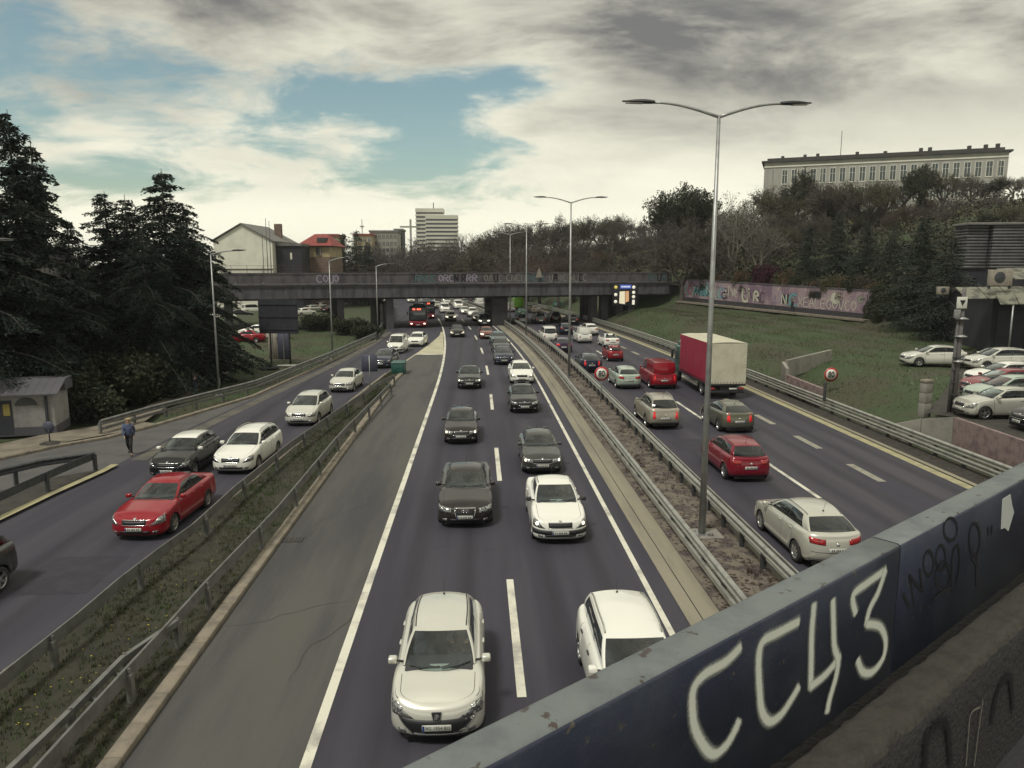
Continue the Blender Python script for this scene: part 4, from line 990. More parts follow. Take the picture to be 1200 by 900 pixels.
    if full:
        for sd in (1, -1):
            z0, z1 = s.sill+.07, s.sill+.14; b = patch(s, [(sd*s.yq(s.W/2*.66), f(z0)), (sd*s.yq(s.W/2*.82), f(z0)), (sd*s.yq(s.W/2*.82), f(z1)), (sd*s.yq(s.W/2*.66), f(z1))], .008, 3, 2); out.append(('fog_light', b.mesh('fog_light', fixn=True), ['lens'], []))
        # rear bumper shadow gap and strip, tailgate seam
        z0 = .56; b = patch(s, [(2.45, f(z0, False)), (3.55, f(z0, False)), (3.55, f(z0+.014, False)), (2.45, f(z0+.014, False))], .003, 14, 1); out.append(('bumper_seam', b.mesh('bumper_seam', fixn=True), ['black'], []))
        z0 = s.sill+.06; b = patch(s, [(2.35, f(z0, False)), (3.65, f(z0, False)), (3.65, f(z0+.10, False)), (2.35, f(z0+.10, False))], .010, 14, 1); out.append(('lower_bumper', b.mesh('lower_bumper', fixn=True), ['trim'], []))
        for zz_, frn in ((s.sill+.215, True), (.64, False)):
            b = MB(); p = s.pt(0 if frn else 3, f(zz_, frn)); X_ = p.x+(.018 if frn else -.018)
            b.rbox(X_-.01, X_+.01, -.26, .26, zz_-.057, zz_+.057, .006, seg=1); me = b.mesh('number_plate', fixn=True)
            t = MB(); t.box(X_-.0112, X_+.0112, -.255, -.215, zz_-.05, zz_+.05)
            nb = MB()
            for kx in (-.165, -.115, -.045, .0, .045, .12, .17): nb.box(X_-.0112, X_+.0112, kx-.013, kx+.013, zz_-.032, zz_+.032)
            out.append(('number_plate', me, ['plate'], [('country_band', t.mesh('country_band', fixn=True), ['plate_blue'], []), ('plate_characters' if frn else 'plate_characters', nb.mesh('plate_characters', fixn=True), ['plate_ink'], [])]))
        # round badge on the nose and on the tail
        for q, zz_ in ((0, s.zn-.06), (3, s.ztail-.16 if s.rb < s.L-.3 else .80)):
            p, n = s.pt(q, f(zz_, q == 0)), s.nrm(q, f(zz_, q == 0)); n = Vector((abs(n.x) if q == 0 else -abs(n.x), 0, n.z)).normalized()
            bb = MB(); bb.lathe([(0, .012), (.035, .010), (.05, .004), (.05, -.02)], 16); Tm = Matrix.Translation(p+n*.008) @ n.to_track_quat('Z', 'Y').to_matrix().to_4x4(); bb.v = [tuple(Tm @ Vector(v_)) for v_ in bb.v]
            out.append(('badge', bb.mesh('badge', fixn=True), ['chrome'], []))
    else:
        for zz_, frn in ((s.sill+.215, True), (.62, False)):
            b = MB(); p = s.pt(0 if frn else 3, f(zz_, frn)); X_ = p.x+(.018 if frn else -.018); b.box(X_-.01, X_+.01, -.26, .26, zz_-.057, zz_+.057); out.append(('number_plate', b.mesh('number_plate', fixn=True), ['plate'], []))
    # ---- mirrors
    for sd in (1, -1):
        xm_ = s.cw+s.sweep+.12; y = belt(xm_); z = s.zs(xm_)+.06
        b = MB(); b.rbox(s.L/2-xm_-.07, s.L/2-xm_+.09, sd*(y+.20)-.085, sd*(y+.20)+.085, z-.045, z+.085, .035, seg=2); b.tube([(s.L/2-xm_, sd*(y-.01), z-.03), (s.L/2-xm_, sd*(y+.15), z)], .022, 6, m=1)
        out.append(('wing_mirror', b.mesh('wing_mirror', fixn=True), ['MIRROR', 'trim'], []))
    # ---- chassis core, shaped low and wide to deepen the shade under the car
    b = MB(); y0 = s.W/2-.27; b.box(-s.L/2+.14, s.L/2-.14, -y0, y0, s.sill-.05, .60); 
    b.box(-s.L/2+.55+.0, s.L/2-(s.fo+Rr+.03), -s.W/2+.11, s.W/2-.11, s.sill+.0, s.sill+.12) if False else None
    b.box(s.L/2-(s.fo+s.wb-Rr-.03), s.L/2-(s.fo+Rr+.03), -s.W/2+.09, s.W/2-.09, s.sill-.045, s.sill+.10)
    out.append(('chassis', b.mesh('chassis', fixn=True), ['black'], []))
    # ---- cabin
    if full:
        b = MB(); b.rbox(s.L/2-s.cw-.66, s.L/2-s.cw-.10, -belt(ab)*.93, belt(ab)*.93, s.zcowl-.25, s.zcowl+.05, .04); out.append(('dashboard', b.mesh('dashboard', fixn=True), ['cabin'], []))
        xs_ = s.cw+1.45; zf_ = .62
        for sd in (1, -1):
            b = MB(); b.rbox(s.L/2-xs_-.30, s.L/2-xs_+.22, sd*.36-.25, sd*.36+.25, zf_, zf_+.16, .05)
            T = Matrix.Translation((s.L/2-xs_-.28, sd*.36, zf_+.12)) @ Matrix.Rotation(R(-16), 4, 'Y'); b.rbox(-.06, .06, -.24, .24, 0, min(.56, s.H-zf_-.33), .05, T=T); b.rbox(-.04, .05, -.12, .12, .56, .72, .04, T=T) if s.H > 1.4 else None
            out.append(('seat', b.mesh('seat', fixn=True), ['seat'], []))
        xb = min(s.rb-.55, xs_+1.0); b = MB(); b.rbox(s.L/2-xb-.30, s.L/2-xb+.22, -.62, .62, zf_, zf_+.16, .05); b.rbox(s.L/2-xb-.36, s.L/2-xb-.22, -.62, .62, zf_+.1, zf_+.52, .05)
        out.append(('rear_seat', b.mesh('rear_seat', fixn=True), ['seat'], []))
        b = MB(); n = 20; c = Vector((s.L/2-s.cw-.70, .36, s.zcowl+.02)); T = Matrix.Translation(c) @ Matrix.Rotation(R(62), 4, 'Y')
        b.tube([T @ Vector((.18*math.cos(2*math.pi*k/n), .18*math.sin(2*math.pi*k/n), 0)) for k in range(n+1)], .014, 6, cap=False); b.tube([T @ Vector((0, -.17, 0)), T @ Vector((0, .17, 0))], .02, 5); b.tube([T @ Vector((0, 0, 0)), T @ Vector((-.05, 0, -.25))], .025, 5)
        out.append(('steering_wheel', b.mesh('steering_wheel', fixn=True), ['trim'], []))
        b = MB(); b.rbox(s.L/2-s.rf-.16, s.L/2-s.rf-.13, -.12, .12, s.H-.22, s.H-.15, .01, seg=1); out.append(('rear_view_mirror', b.mesh('rear_view_mirror', fixn=True), ['trim'], []))
    PARTS[key] = out
    return out
def make_wheel(spoke):
    b = MB(); r = 1.0; w_ = .30
    b.lathe([(.66, -w_), (.74, -w_*1.06), (.92, -w_), (.985, -w_*.75), (1.0, -w_*.4), (1.0, w_*.4), (.985, w_*.75), (.92, w_), (.74, w_*1.06), (.66, w_)], 28, 'Y')
    ty = b.mesh('tyre', fixn=True)
    b = MB(); b.lathe([(.68, w_*.98), (.64, w_*1.0), (.61, w_*.9), (.60, -w_*.9), (.66, -w_)], 28, 'Y'); b.lathe([(0, w_*.75), (.12, w_*.75), (.14, w_*.6), (.14, 0)], 14, 'Y')
    for k in range(spoke):
        a = 2*math.pi*k/spoke; T = Matrix.Rotation(a, 4, 'Y'); wd = .36/spoke+.03
        b.add([T @ Vector(p) for p in ((.08, w_*.72, -wd*1.1), (.63, w_*.92, -wd), (.63, w_*.92, wd), (.08, w_*.72, wd*1.1), (.08, w_*.4, -wd), (.63, w_*.6, -wd), (.63, w_*.6, wd), (.08, w_*.4, wd))], [(0, 1, 2, 3), (4, 7, 6, 5), (0, 4, 5, 1), (2, 6, 7, 3)])
    b.lathe([(0, -.02), (.60, -.02)], 20, 'Y', m=1)
    return ty, b.mesh('rim', fixn=True)
WHEELS = {}
def far_wheel():
    b = MB(); w_ = .30; b.lathe([(.6, -w_), (.95, -w_), (1, 0), (.95, w_), (.6, w_)], 14, 'Y'); ty = b.mesh('tyre', fixn=True)
    b = MB(); b.lathe([(0, w_*.5), (.45, w_*.6), (.62, w_*.9)], 10, 'Y'); return ty, b.mesh('rim', fixn=True)
CARS = {}
def car(kind, color, pos, heading, label, lod=0, name='car', cat='car', roof=None, lit=False, tail=False, dark=False, group=None, rimm='rim', handle=None, mirror=None, bumper=None, pillar=None, at='front'):
    """pos is the ground point under the bumper given by `at`; heading = direction of travel (radians, 0 = +X)"""
    s = CARS[kind]; parts = car_parts(kind, s, lod)
    d = Vector((math.cos(heading), math.sin(heading), 0)); c = Vector(pos)
    if at == 'front': c = c-d*(s.L/2)
    elif at == 'rear': c = c+d*(s.L/2)
    root = thing(name, label, cat, c, heading, group)
    mm = {'PAINT': color, 'ROOF': roof or color, 'PILLAR': pillar or color, 'HANDLE': handle or color, 'MIRROR': mirror or color, 'GLASS': 'glass', 'GLASS2': 'glass_dark', 'HEAD': 'lens', 'BULB': 'lens_lit' if lit else 'chrome', 'TAIL': 'tail_lit' if tail else 'tail_red', 'RAIL': 'galv'}
    if lod and lit: mm['HEAD'] = 'lens_lit'
    def rec(lst, par):
        for nm, me, mk, ch in lst:
            o = put(nm, me, [mm.get(k, k) for k in mk], par); rec(ch, o)
    rec(parts, root)
    wk = (s.spoke, lod)
    if wk not in WHEELS: WHEELS[wk] = make_wheel(s.spoke) if lod == 0 else far_wheel()
    ty, ri = WHEELS[wk]
    for x in (s.L/2-s.fo, s.L/2-s.fo-s.wb):
        for sd in (1, -1):
            o = put('wheel', ty, ['tyre'], root, (x, sd*(s.W/2-.105), s.r), 0 if sd > 0 else math.pi); o.scale = (s.r, s.r*.95, s.r)
            put('rim', ri, [rimm, 'black'] if lod == 0 else [rimm], o)
    return root
C = CARS
C['p207'] = Car(L=4.03, W=1.75, H=1.49, wb=2.54, fo=.84, r=.305, zn=0.78, zcowl=.98, cw=0.8, rf=1.78, rr=3.50, rb=3.93, zb=1.04, ztail=1.0, hl='swept', grille='smile', sweep=.30, nf=2.25, wt=.60, ub=.52, uc=.90, antenna='rear')
C['swift'] = Car(L=3.85, W=1.69, H=1.51, wb=2.43, fo=.80, r=.305, zn=.78, zcowl=1.0, cw=0.98, rf=1.72, rr=3.42, rb=3.78, zb=1.06, ztail=1.02, hl='swept', grille='bar', wt=.63, uc=.86)
C['hatch'] = Car(L=4.32, W=1.80, H=1.49, wb=2.62, fo=.88, r=.32, zn=.74, zcowl=.98, cw=0.98, rf=1.92, rr=3.62, rb=4.16, zb=1.05, ztail=1.0, hl='swept', grille='bar', sweep=.28, wt=.61, uc=.88)
C['astra'] = Car(L=4.42, W=1.81, H=1.51, wb=2.68, fo=.92, r=.325, zn=.74, zcowl=.97, cw=0.98, rf=1.95, rr=3.60, rb=4.22, zb=1.07, ztail=1.02, hl='swept', grille='bar', sweep=.30, wt=.60, uc=.86, nr=2.6, dt=.5, spoke=7)
C['focus'] = Car(L=4.34, W=1.84, H=1.48, wb=2.64, fo=.90, r=.32, zn=.74, zcowl=.97, cw=1.02, rf=2.05, rr=3.60, rb=4.18, zb=1.08, ztail=1.04, hl='swept', grille='bar', sweep=.28, wt=.60, uc=.85, nr=2.6, dt=.5, tl='tall')
C['c4'] = Car(L=4.28, W=1.77, H=1.55, wb=2.61, fo=.90, r=.325, zn=.76, zcowl=1.0, cw=0.88, rf=1.88, rr=3.75, rb=4.16, zb=1.05, ztail=1.0, hl='swept', grille='bar', sweep=.30, wt=.63, uc=.90)
C['octavia'] = Car(L=4.57, W=1.77, H=1.46, wb=2.58, fo=.93, r=.315, zn=.74, zcowl=.96, cw=1.2, rf=2.05, rr=3.35, rb=4.12, zb=1.03, ztail=1.05, hl='tall', grille='bar', wt=.61, uc=.86, sweep=.24)
C['logan'] = Car(strip=True, L=4.25, W=1.74, H=1.53, wb=2.63, fo=.80, r=.305, zn=.76, zcowl=1.0, cw=1.08, rf=1.92, rr=3.05, rb=3.62, zb=1.04, ztail=1.07, hl='tall', grille='bar', wt=.63, uc=.84)
C['a6'] = Car(L=4.92, W=1.87, H=1.46, wb=2.91, fo=.92, r=.335, zn=.73, zcowl=.97, cw=1.36, rf=2.25, rr=3.65, rb=4.35, zb=1.03, ztail=1.05, hl='wide', grille='big', wt=.60, uc=.86, sweep=.28)
C['sedan'] = Car(L=4.48, W=1.73, H=1.42, wb=2.65, fo=.86, r=.305, zn=.71, zcowl=.94, cw=1.32, rf=2.05, rr=3.20, rb=3.78, zb=.98, ztail=1.02, hl='wide', grille='bar', wt=.62, uc=.84)
C['oldhatch'] = Car(L=4.05, W=1.69, H=1.41, wb=2.52, fo=.82, r=.295, zn=.70, zcowl=.93, cw=1.15, rf=1.88, rr=3.35, rb=3.86, zb=.97, ztail=.95, hl='wide', grille='bar', wt=.63, uc=.88)
C['wagon'] = Car(L=4.57, W=1.77, H=1.50, wb=2.58, fo=.93, r=.315, zn=.75, zcowl=.97, cw=1.25, rf=2.05, rr=4.15, rb=4.50, zb=1.02, ztail=1.0, hl='tall', grille='bar', wt=.62, quarter=True, uc=.965, bp=.40, ub=.40, rails=True)
C['mpv'] = Car(L=4.35, W=1.76, H=1.56, wb=2.60, fo=.90, r=.31, zn=.78, zcowl=1.02, cw=0.92, rf=1.85, rr=3.95, rb=4.22, zb=1.05, ztail=1.02, hl='swept', grille='bar', wt=.66, quarter=True, uc=.95, ub=.42, bp=.42, rails=True, sweep=.26)
C['suv'] = Car(L=4.51, W=1.77, H=1.70, wb=2.63, fo=.90, r=.345, sill=.28, zn=.90, zcowl=1.10, cw=1.20, rf=1.88, rr=3.95, rb=4.36, zb=1.14, ztail=1.1, hl='wide', grille='big', wt=.65, quarter=True, uc=.95, ub=.42, bp=.42, rails=True, tl='tall', cladding=True)
C['smallvan'] = Car(L=4.15, W=1.74, H=1.83, wb=2.69, fo=.80, r=.305, zn=.80, zcowl=1.05, cw=.88, rf=1.55, rr=3.98, rb=4.10, zb=1.08, ztail=1.05, hl='tall', grille='bar', wt=.74, wt2=.74, ub=.40, bp=.40, uc=.92, roofc=.035, tl='tall', sweep=.2, nr=4.5, dt=.25)
C['panelvan'] = Car(L=4.75, W=1.90, H=1.95, wb=3.0, fo=.90, r=.32, zn=.86, zcowl=1.12, cw=.95, rf=1.62, rr=4.58, rb=4.70, zb=1.12, ztail=1.1, hl='tall', grille='bar', wt=.77, wt2=.77, ub=.36, bp=.36, panel=True, rearwin=False, roofc=.03, tl='tall', doors=2, sweep=.2, nr=4.5, dt=.25)
C['kangoovan'] = Car(strip=True, L=4.05, W=1.69, H=1.82, wb=2.6, fo=.78, r=.30, zn=.80, zcowl=1.05, cw=.86, rf=1.50, rr=3.90, rb=4.0, zb=1.08, ztail=1.05, hl='tall', grille='bar', wt=.74, wt2=.74, ub=.40, bp=.40, panel=True, rearwin=False, roofc=.035, tl='tall', doors=2, sweep=.2, nr=4.5, dt=.25)
C['mini'] = Car(L=3.34, W=1.52, H=1.43, wb=2.20, fo=.66, r=.275, zn=.74, zcowl=.95, cw=.86, rf=1.45, rr=2.98, rb=3.24, zb=1.0, ztail=.97, hl='tall', grille='bar', wt=.64, doors=2, uc=.88)
C['corsa'] = Car(L=3.82, W=1.65, H=1.44, wb=2.49, fo=.80, r=.30, zn=.73, zcowl=.96, cw=1.02, rf=1.80, rr=3.30, rb=3.70, zb=1.02, ztail=.98, hl='swept', grille='bar', wt=.61, doors=2, bp=.50, ub=.54, uc=.90)
def road_heading(Yd, inbound):
    t = -2*0.00064*max(0, Yd-50); return (math.atan2(-1, -t) if inbound else math.atan2(1, t))
def ramp_heading(Yd):
    a, c = RP(xR(Yd)+(xL(Yd)), Yd), RP(xR(Yd+4)+xL(Yd+4), Yd+4); return math.atan2(a.y-c.y, (a.x-c.x)/2)
def incar(kind, color, px, py, label, **k):
    p = G(px, py, 0.17); p.z = 0; return car(kind, color, p, road_heading(p.y, True), label, **k)
def outcar(kind, color, px, py, label, **k):
    p = G(px, py, 0.17); p.z = 0; return car(kind, color, p, road_heading(p.y, False), label, at='rear', **k)
def rampcar(kind, color, px, py, label, **k):
    p = G(px, py, 0.17); p.z = 0; h = ramp_heading(min(p.y, 95)); return car(kind, color, p, h, label, **k)
# ================================================================== TRAFFIC
# --- inbound, nearest first
c207 = incar('p207', 'p_cream', 512, 868, 'silver-cream hatchback with a lion badge, nearest car in front of the parapet', handle='p_cream')
p_ = G(722, 694, 1.5)
wag = car('mpv', 'p_white', Vector((p_.x+0.02, p_.y+0.62, 0)), road_heading(10, True), 'white estate car half hidden by the blue-grey parapet', at='rear', handle='trim')
a6 = incar('a6', 'p_brown', 545, 615, 'dark brown saloon with large grille and four-ring emblem in the left lane', lit=False)
logan = incar('logan', 'p_white', 657, 634, 'white saloon with black bumper strip ahead of the estate car in the right lane', mirror='trim', lit=True)
incar('oldhatch', 'p_grey', 636, 553, 'dark grey saloon with lit headlights right behind the white saloon', lit=True)
incar('oldhatch', 'p_brown', 540, 518, 'dark brown older hatchback following the four-ring saloon in the left lane', lit=True)
incar('sedan', 'p_black', 615, 482, 'black saloon in the right lane just ahead of the white hatchback')
incar('hatch', 'p_white', 612, 448, 'white hatchback with black lower grille in the right lane between two dark cars', lit=True)
incar('sedan', 'p_black', 550, 454, 'dark saloon with a brown windscreen alone in the left lane beyond the older hatchback', lit=True, pillar='p_black')
incar('hatch', 'p_navy', 591, 426, 'dark blue hatchback at the front of a queue of dark cars by the median', lit=False)
incar('hatch', 'p_greygreen', 588, 413, 'grey-green car second in the queue of dark cars by the median', lod=1)
incar('hatch', 'p_teal', 585, 404, 'dull teal car third in the queue of dark cars by the median', lod=1)
incar('oldhatch', 'p_copper', 571, 396, 'copper-red car with lit headlights just before the overpass', lod=1, lit=True)
incar('hatch', 'p_black', 536, 394, 'small black car alone in the left lane just before the overpass', lod=1, lit=True)
incar('suv', 'p_grey', 568, 381, 'dark grey car under the overpass in the right lane behind the copper-red one', lod=1, lit=True)
incar('suv', 'p_champ', 528.5, 376, 'grey off-roader under the overpass in the left lane with lit headlights', lod=1, lit=True)
incar('hatch', 'p_black', 561, 375.5, 'black car under the overpass close to the central pier', lod=1, lit=True)
incar('suv', 'p_white', 555, 371, 'white off-roader beyond the overpass in the right lane', lod=1, lit=True)
incar('panelvan', 'p_white', 522, 366, 'white van beyond the overpass in the left lane', lod=1, name='van', cat='van')
incar('sedan', 'p_cream', 546, 367.5, 'cream car beyond the overpass in the right lane ahead of the white van', lod=1, lit=True)
incar('panelvan', 'p_white', 538, 361.5, 'white van beyond the overpass in the right lane', lod=1, name='van', cat='van')
incar('hatch', 'p_champ', 513, 360.5, 'pale champagne car far beyond the overpass in the left lane', lod=1, lit=True)
incar('panelvan', 'p_cream', 524, 356.5, 'cream van farthest in the left lane under the overpass shadow', lod=1, name='van', cat='van')
incar('hatch', 'p_steel', 545, 356.5, 'steel-grey car farthest in the right lane under the overpass shadow', lod=1)
incar('hatch', 'p_white', 506, 355.5, 'white car behind the red coach far beyond the overpass', lod=1, lit=True)
incar('hatch', 'p_cream', 482, 354, 'cream car at the far left under the overpass, beside the retaining wall', lod=1, lit=True)
# --- slip road
rampcar('octavia', 'p_red', 157, 630, 'red saloon with chrome-framed grille on the slip road', lit=False)
rampcar('swift', 'p_black', 195, 560, 'black small hatchback with white roof and mirrors on the slip road', roof='p_white', mirror='p_white', pillar='p_black')
rampcar('wagon', 'p_white', 270, 553, 'white estate car on the slip road beside the black hatchback')
rampcar('c4', 'p_cream', 350, 497, 'cream-white hatchback on the slip road behind the white estate')
rampcar('oldhatch', 'p_cream', 398, 458, 'off-white hatchback on the slip road beside the small sign back')
rampcar('hatch', 'p_navy', 445, 430, 'dark blue car on the slip road behind the small sign back')
rampcar('kangoovan', 'p_white', 462, 413, 'white delivery van on the slip road', name='van', cat='van', bumper='trim')
rampcar('hatch', 'p_white', 486, 405, 'white car on the slip road just in front of the dark bus', lod=1)
pq = G(10, 694); car('suv', 'p_grey', Vector((pq.x-0.98, pq.y+1.05, 0)), ramp_heading(17), 'grey off-roader cut off by the left edge of the picture', at='rear', tail=False)
# --- outbound
outcar('astra', 'p_silver', 981, 664, 'silver hatchback with red tail lights, nearest car in the outbound lanes')
outcar('c4', 'p_red2', 880, 562, 'dark red hatchback with a pinkish roof behind the lamp post')
outcar('focus', 'p_olive', 867, 505, 'dark olive-grey hatchback in the middle outbound lane ahead of the red hatchback', tail=True)
outcar('suv', 'p_champ', 780, 501, 'champagne off-roader with roof rails and tall red tail lights', tail=True)
outcar('hatch', 'p_lightgreen', 738, 454, 'pale green-silver hatchback next to the red van')
outcar('panelvan', 'p_red', 779, 454, 'red panel van with black roof bars beside the truck', name='van', cat='van', tail=True)
outcar('focus', 'p_navy', 694, 435, 'dark blue-grey hatchback with red lights behind the speed sign of the median', tail=True)
outcar('mini', 'p_red', 722, 422, 'small red car in the middle outbound lane')
outcar('sedan', 'p_white', 718, 406, 'white saloon just beyond the small red car')
outcar('hatch', 'p_purple', 661, 412, 'dark purple car behind a lamp post in the outbound left lane', tail=True, lod=1)
outcar('smallvan', 'p_white', 645, 400, 'white van with rear window in the outbound left lane', name='van', cat='van', lod=1)
outcar('kangoovan', 'p_white', 686, 401, 'white windowless van in the outbound middle lane', name='van', cat='van', lod=1)
outcar('hatch', 'p_white', 694, 392, 'white car partly hidden behind the windowless van', lod=1)
outcar('hatch', 'p_navy', 664, 391, 'dark blue car between the two white vans', lod=1)
outcar('suv', 'p_black', 652, 377, 'black off-roader under the overpass in the outbound lanes', lod=1)
outcar('suv', 'p_grey', 634, 379, 'dark grey off-roader under the overpass in the outbound lanes', lod=1)
outcar('hatch', 'p_steel', 613, 379, 'steel-grey car under the overpass beside the central pier', lod=1)
outcar('hatch', 'p_black', 672, 380, 'black car under the overpass in the outbound right lane', lod=1)
outcar('hatch', 'p_champ', 629, 366.5, 'pale car beyond the overpass in the outbound middle lane', lod=1)
outcar('sedan', 'p_green', 613, 370, 'dark green car beyond the overpass in front of the lime truck', lod=1)
outcar('panelvan', 'p_cream', 601, 365, 'cream van beyond the overpass left of the lime truck', lod=1, name='van', cat='van')
outcar('panelvan', 'p_white', 563, 358.5, 'white van seen past the left side of the central pier', lod=1, name='van', cat='van')
outcar('hatch', 'p_navy', 555, 354.5, 'navy car seen past the left side of the central pier', lod=1)
# --- parked on the right
PZ = 1.52
def parked(kind, color, px, py, hd, label, z=PZ, **k):
    p = G(px, py, 1.54+.15); p.z = 1.525; return car(kind, color, p, R(hd), label, at='front', **k)
parked('hatch', 'p_cream', 1056, 425, 172, 'pale gold hatchback parked alone on the grass by the utility pole', z=1.72)
parked('sedan', 'p_black', 1122, 428, 178, 'black saloon parked behind the pale gold hatchback', z=1.8)
parked('c4', 'p_cream', 1132, 430, 176, 'cream hatchback parked under the canopy of the dark building', z=1.6)
parked('hatch', 'p_white', 1133, 449, 176, 'white car parked between the cream hatchback and a maroon car', z=1.55)
parked('hatch', 'p_red2', 1129, 459, 176, 'maroon car parked behind the pale green one', z=1.5)
parked('octavia', 'p_red', 1160, 455, 176, 'bright red car parked furthest right behind the maroon one', z=1.5)
parked('c4', 'p_lightgreen', 1133, 470, 177, 'pale green hatchback parked behind the silver three-door', z=1.46)
parked('corsa', 'p_silver', 1122, 484, 178, 'silver three-door hatchback parked nearest on the raised ground', z=1.40)
parked('hatch', 'p_black', 1190, 500, 178, 'black car parked at the right edge of the picture', z=1.25)
# --- parked on the left and under the overpass
def lot(kind, color, px, py, hd, label, **k):
    p = G(px, py, 0.02); return car(kind, color, p, R(hd), label, at='center', lod=1, **k)
lot('sedan', 'p_red', 289, 401, 183, 'red saloon parked on the grass beside the cedars')
lot('hatch', 'p_white', 300, 394, 183, 'white car parked behind the red saloon')
lot('c4', 'p_white', 318, 397, 200, 'white hatchback parked beside the billboard back')
for i_, (x_, y_, c_, k_, lab_) in enumerate(((262, 375, 'p_white', 'hatch', 'white hatchback parked far left under the overpass'), (282, 372, 'p_black', 'sedan', 'black saloon parked under the overpass left of the billboard'), (297, 367, 'p_white', 'smallvan', 'white van parked under the overpass left of the billboard'),
      (268, 369, 'p_grey', 'hatch', 'grey car parked under the overpass behind a white hatchback'), (357, 370, 'p_white', 'sedan', 'white saloon parked under the overpass right of the billboard'), (368, 366, 'p_silver', 'hatch', 'silver hatchback parked under the overpass right of the billboard'),
      (378, 362, 'p_cream', 'hatch', 'cream car parked deep under the overpass right of the billboard'), (387, 366, 'p_black', 'hatch', 'black hatchback parked under the overpass beside a silver one'), (400, 360, 'p_steel', 'hatch', 'steel-grey car parked deepest under the overpass'))):
    lot(k_, c_, x_, y_, 20+i_*7, lab_)

# --- emblems of the nearest cars
mat('emblem_black', (0.01, 0.01, 0.012), 0.3, 0, 0.5)
def on_nose(root, kind, zz, poly_list, mats_, off=.010, names=None):
    s = CARS[kind]; f = s.zf(zz); p, n = s.pt(0, f), s.nrm(0, f); n = Vector((abs(n.x), 0, n.z)).normalized(); yv = Vector((0, 1, 0)); up = n.cross(yv)
    T = Matrix((( yv.x, up.x, n.x, p.x+n.x*off), (yv.y, up.y, n.y, p.y+n.y*off), (yv.z, up.z, n.z, p.z+n.z*off), (0, 0, 0, 1)))
    for (poly, h0, h1), m, nm in zip(poly_list, mats_, names):
        b = MB(); b.prism(poly, h0, h1, T=T); b.obj(nm, m, root)
for ch in list(c207.children):
    if ch.name.startswith('badge') and ch.data.vertices[0].co.x > 0: bpy.data.objects.remove(ch)
shield = [(-.075, .075), (.075, .075), (.085, .055), (.06, -.05), (.035, -.075), (-.035, -.075), (-.06, -.05), (-.085, .055)]
lion = [(-.03, -.06), (-.012, -.03), (.004, -.055), (.018, -.03), (.006, -.012), (.034, -.014), (.046, .004), (.024, .008), (.046, .026), (.028, .032), (.018, .046), (-.006, .056), (-.014, .036), (-.036, .034), (-.018, .018), (-.044, .004), (-.022, -.004), (-.036, -.03)]
on_nose(c207, 'p207', .625, [([(x*1.12, y*1.12) for x, y in shield], -.01, .004), (shield, .004, .009), ([(x*1.12, y) for x, y in lion], .009, .014)], ['chrome', 'emblem_black', 'chrome'], .012, ['badge_frame', 'badge_shield', 'badge_lion'])
for ch in list(a6.children):
    if ch.name.startswith('badge') and ch.data.vertices[0].co.x > 0: bpy.data.objects.remove(ch)
s_ = CARS['a6']; pz_ = s_.zn-.15; p_ = s_.pt(0, s_.zf(pz_))
for k in range(4):
    b = MB(); c_ = Vector((p_.x+.022, (k-1.5)*.062, pz_)); b.tube([c_+Vector((0, .040*math.cos(2*math.pi*j/18), .040*math.sin(2*math.pi*j/18))) for j in range(19)], .0065, 5, cap=False); b.obj('emblem_ring', 'chrome', a6)
# readable plate of the nearest car
def text_mesh(name, txt, size, ext=0.002, off=0.0):
    cu_ = bpy.data.curves.new(name, 'FONT'); cu_.body = txt; cu_.size = size; cu_.extrude = ext; cu_.offset = off; cu_.align_x = 'CENTER'; cu_.align_y = 'CENTER'; cu_.resolution_u = 2
    o = bpy.data.objects.new(name, cu_); COL.objects.link(o); dg = bpy.context.evaluated_depsgraph_get(); me = bpy.data.meshes.new_from_object(o.evaluated_get(dg)); bpy.data.objects.remove(o); me.materials.clear(); return me
for ch in list(c207.children):
    if ch.name.startswith('number_plate') and ch.data.vertices[0].co.x > 0:
        for g_ in list(ch.children):
            if g_.name.startswith('plate_characters'): bpy.data.objects.remove(g_)
        s_ = CARS['p207']; X_ = s_.pt(0, s_.zf(s_.sill+.215)).x+.029
        o = put('plate_characters', text_mesh('plate_characters', 'BG 1954 BO', .085), 'plate_ink', ch, (X_, .022, s_.sill+.215)); o.rotation_euler = (R(90), 0, R(90))

# ------------------------------------------------------------------ truck
mat('tarp_red', (0.30, 0.012, 0.045), 0.65, 0, 0.1, noise=(1.4, (0.24, 0.012, 0.038), 0.42, 0.7), bump=(3.5, 0.5)); mat('tarp_cream', (0.55, 0.52, 0.40), 0.7, 0, 0.05, noise=(1.2, (0.45, 0.42, 0.32), 0.42, 0.7), bump=(3.0, 0.5))
pt_ = G(851, 468); tr = thing('truck', 'green-cabbed truck with red side curtain and cream rear tarpaulin', 'truck', (pt_.x, pt_.y, 0), road_heading(pt_.y, False)-math.pi/2)
def tpart(nm, m, fn, par=tr): b = MB(); fn(b); return b.obj(nm, m, par)
LB = 7.0
def billow(b, xs_, m):
    P = []
    for i in range(29):
        y = LB*i/28; row = []
        for j in range(9):
            z = 1.02+2.66*j/8; o = .018*math.sin(y*2.9+.4*j)*math.sin(math.pi*j/8)+.012*math.sin(y*7)*math.sin(math.pi*j/8); row.append((xs_*(1.25+o), y, z))
        P.append(row)
    b.grid(P, m, True)
tpart('side_curtain', 'tarp_red', lambda b: billow(b, -1, 0)); tpart('side_curtain', 'tarp_red', lambda b: billow(b, 1, 0))
def rearf(b):
    P = []
    for i in range(13):
        x = -1.25+2.5*i/12; row = []
        for j in range(11):
            z = 1.02+2.66*j/10; row.append((x, -.01-.02*math.sin(x*4+z*2.5)*math.sin(math.pi*j/10)*math.cos(x*1.2), z))
        P.append(row)
    b.grid(P, 0, True)
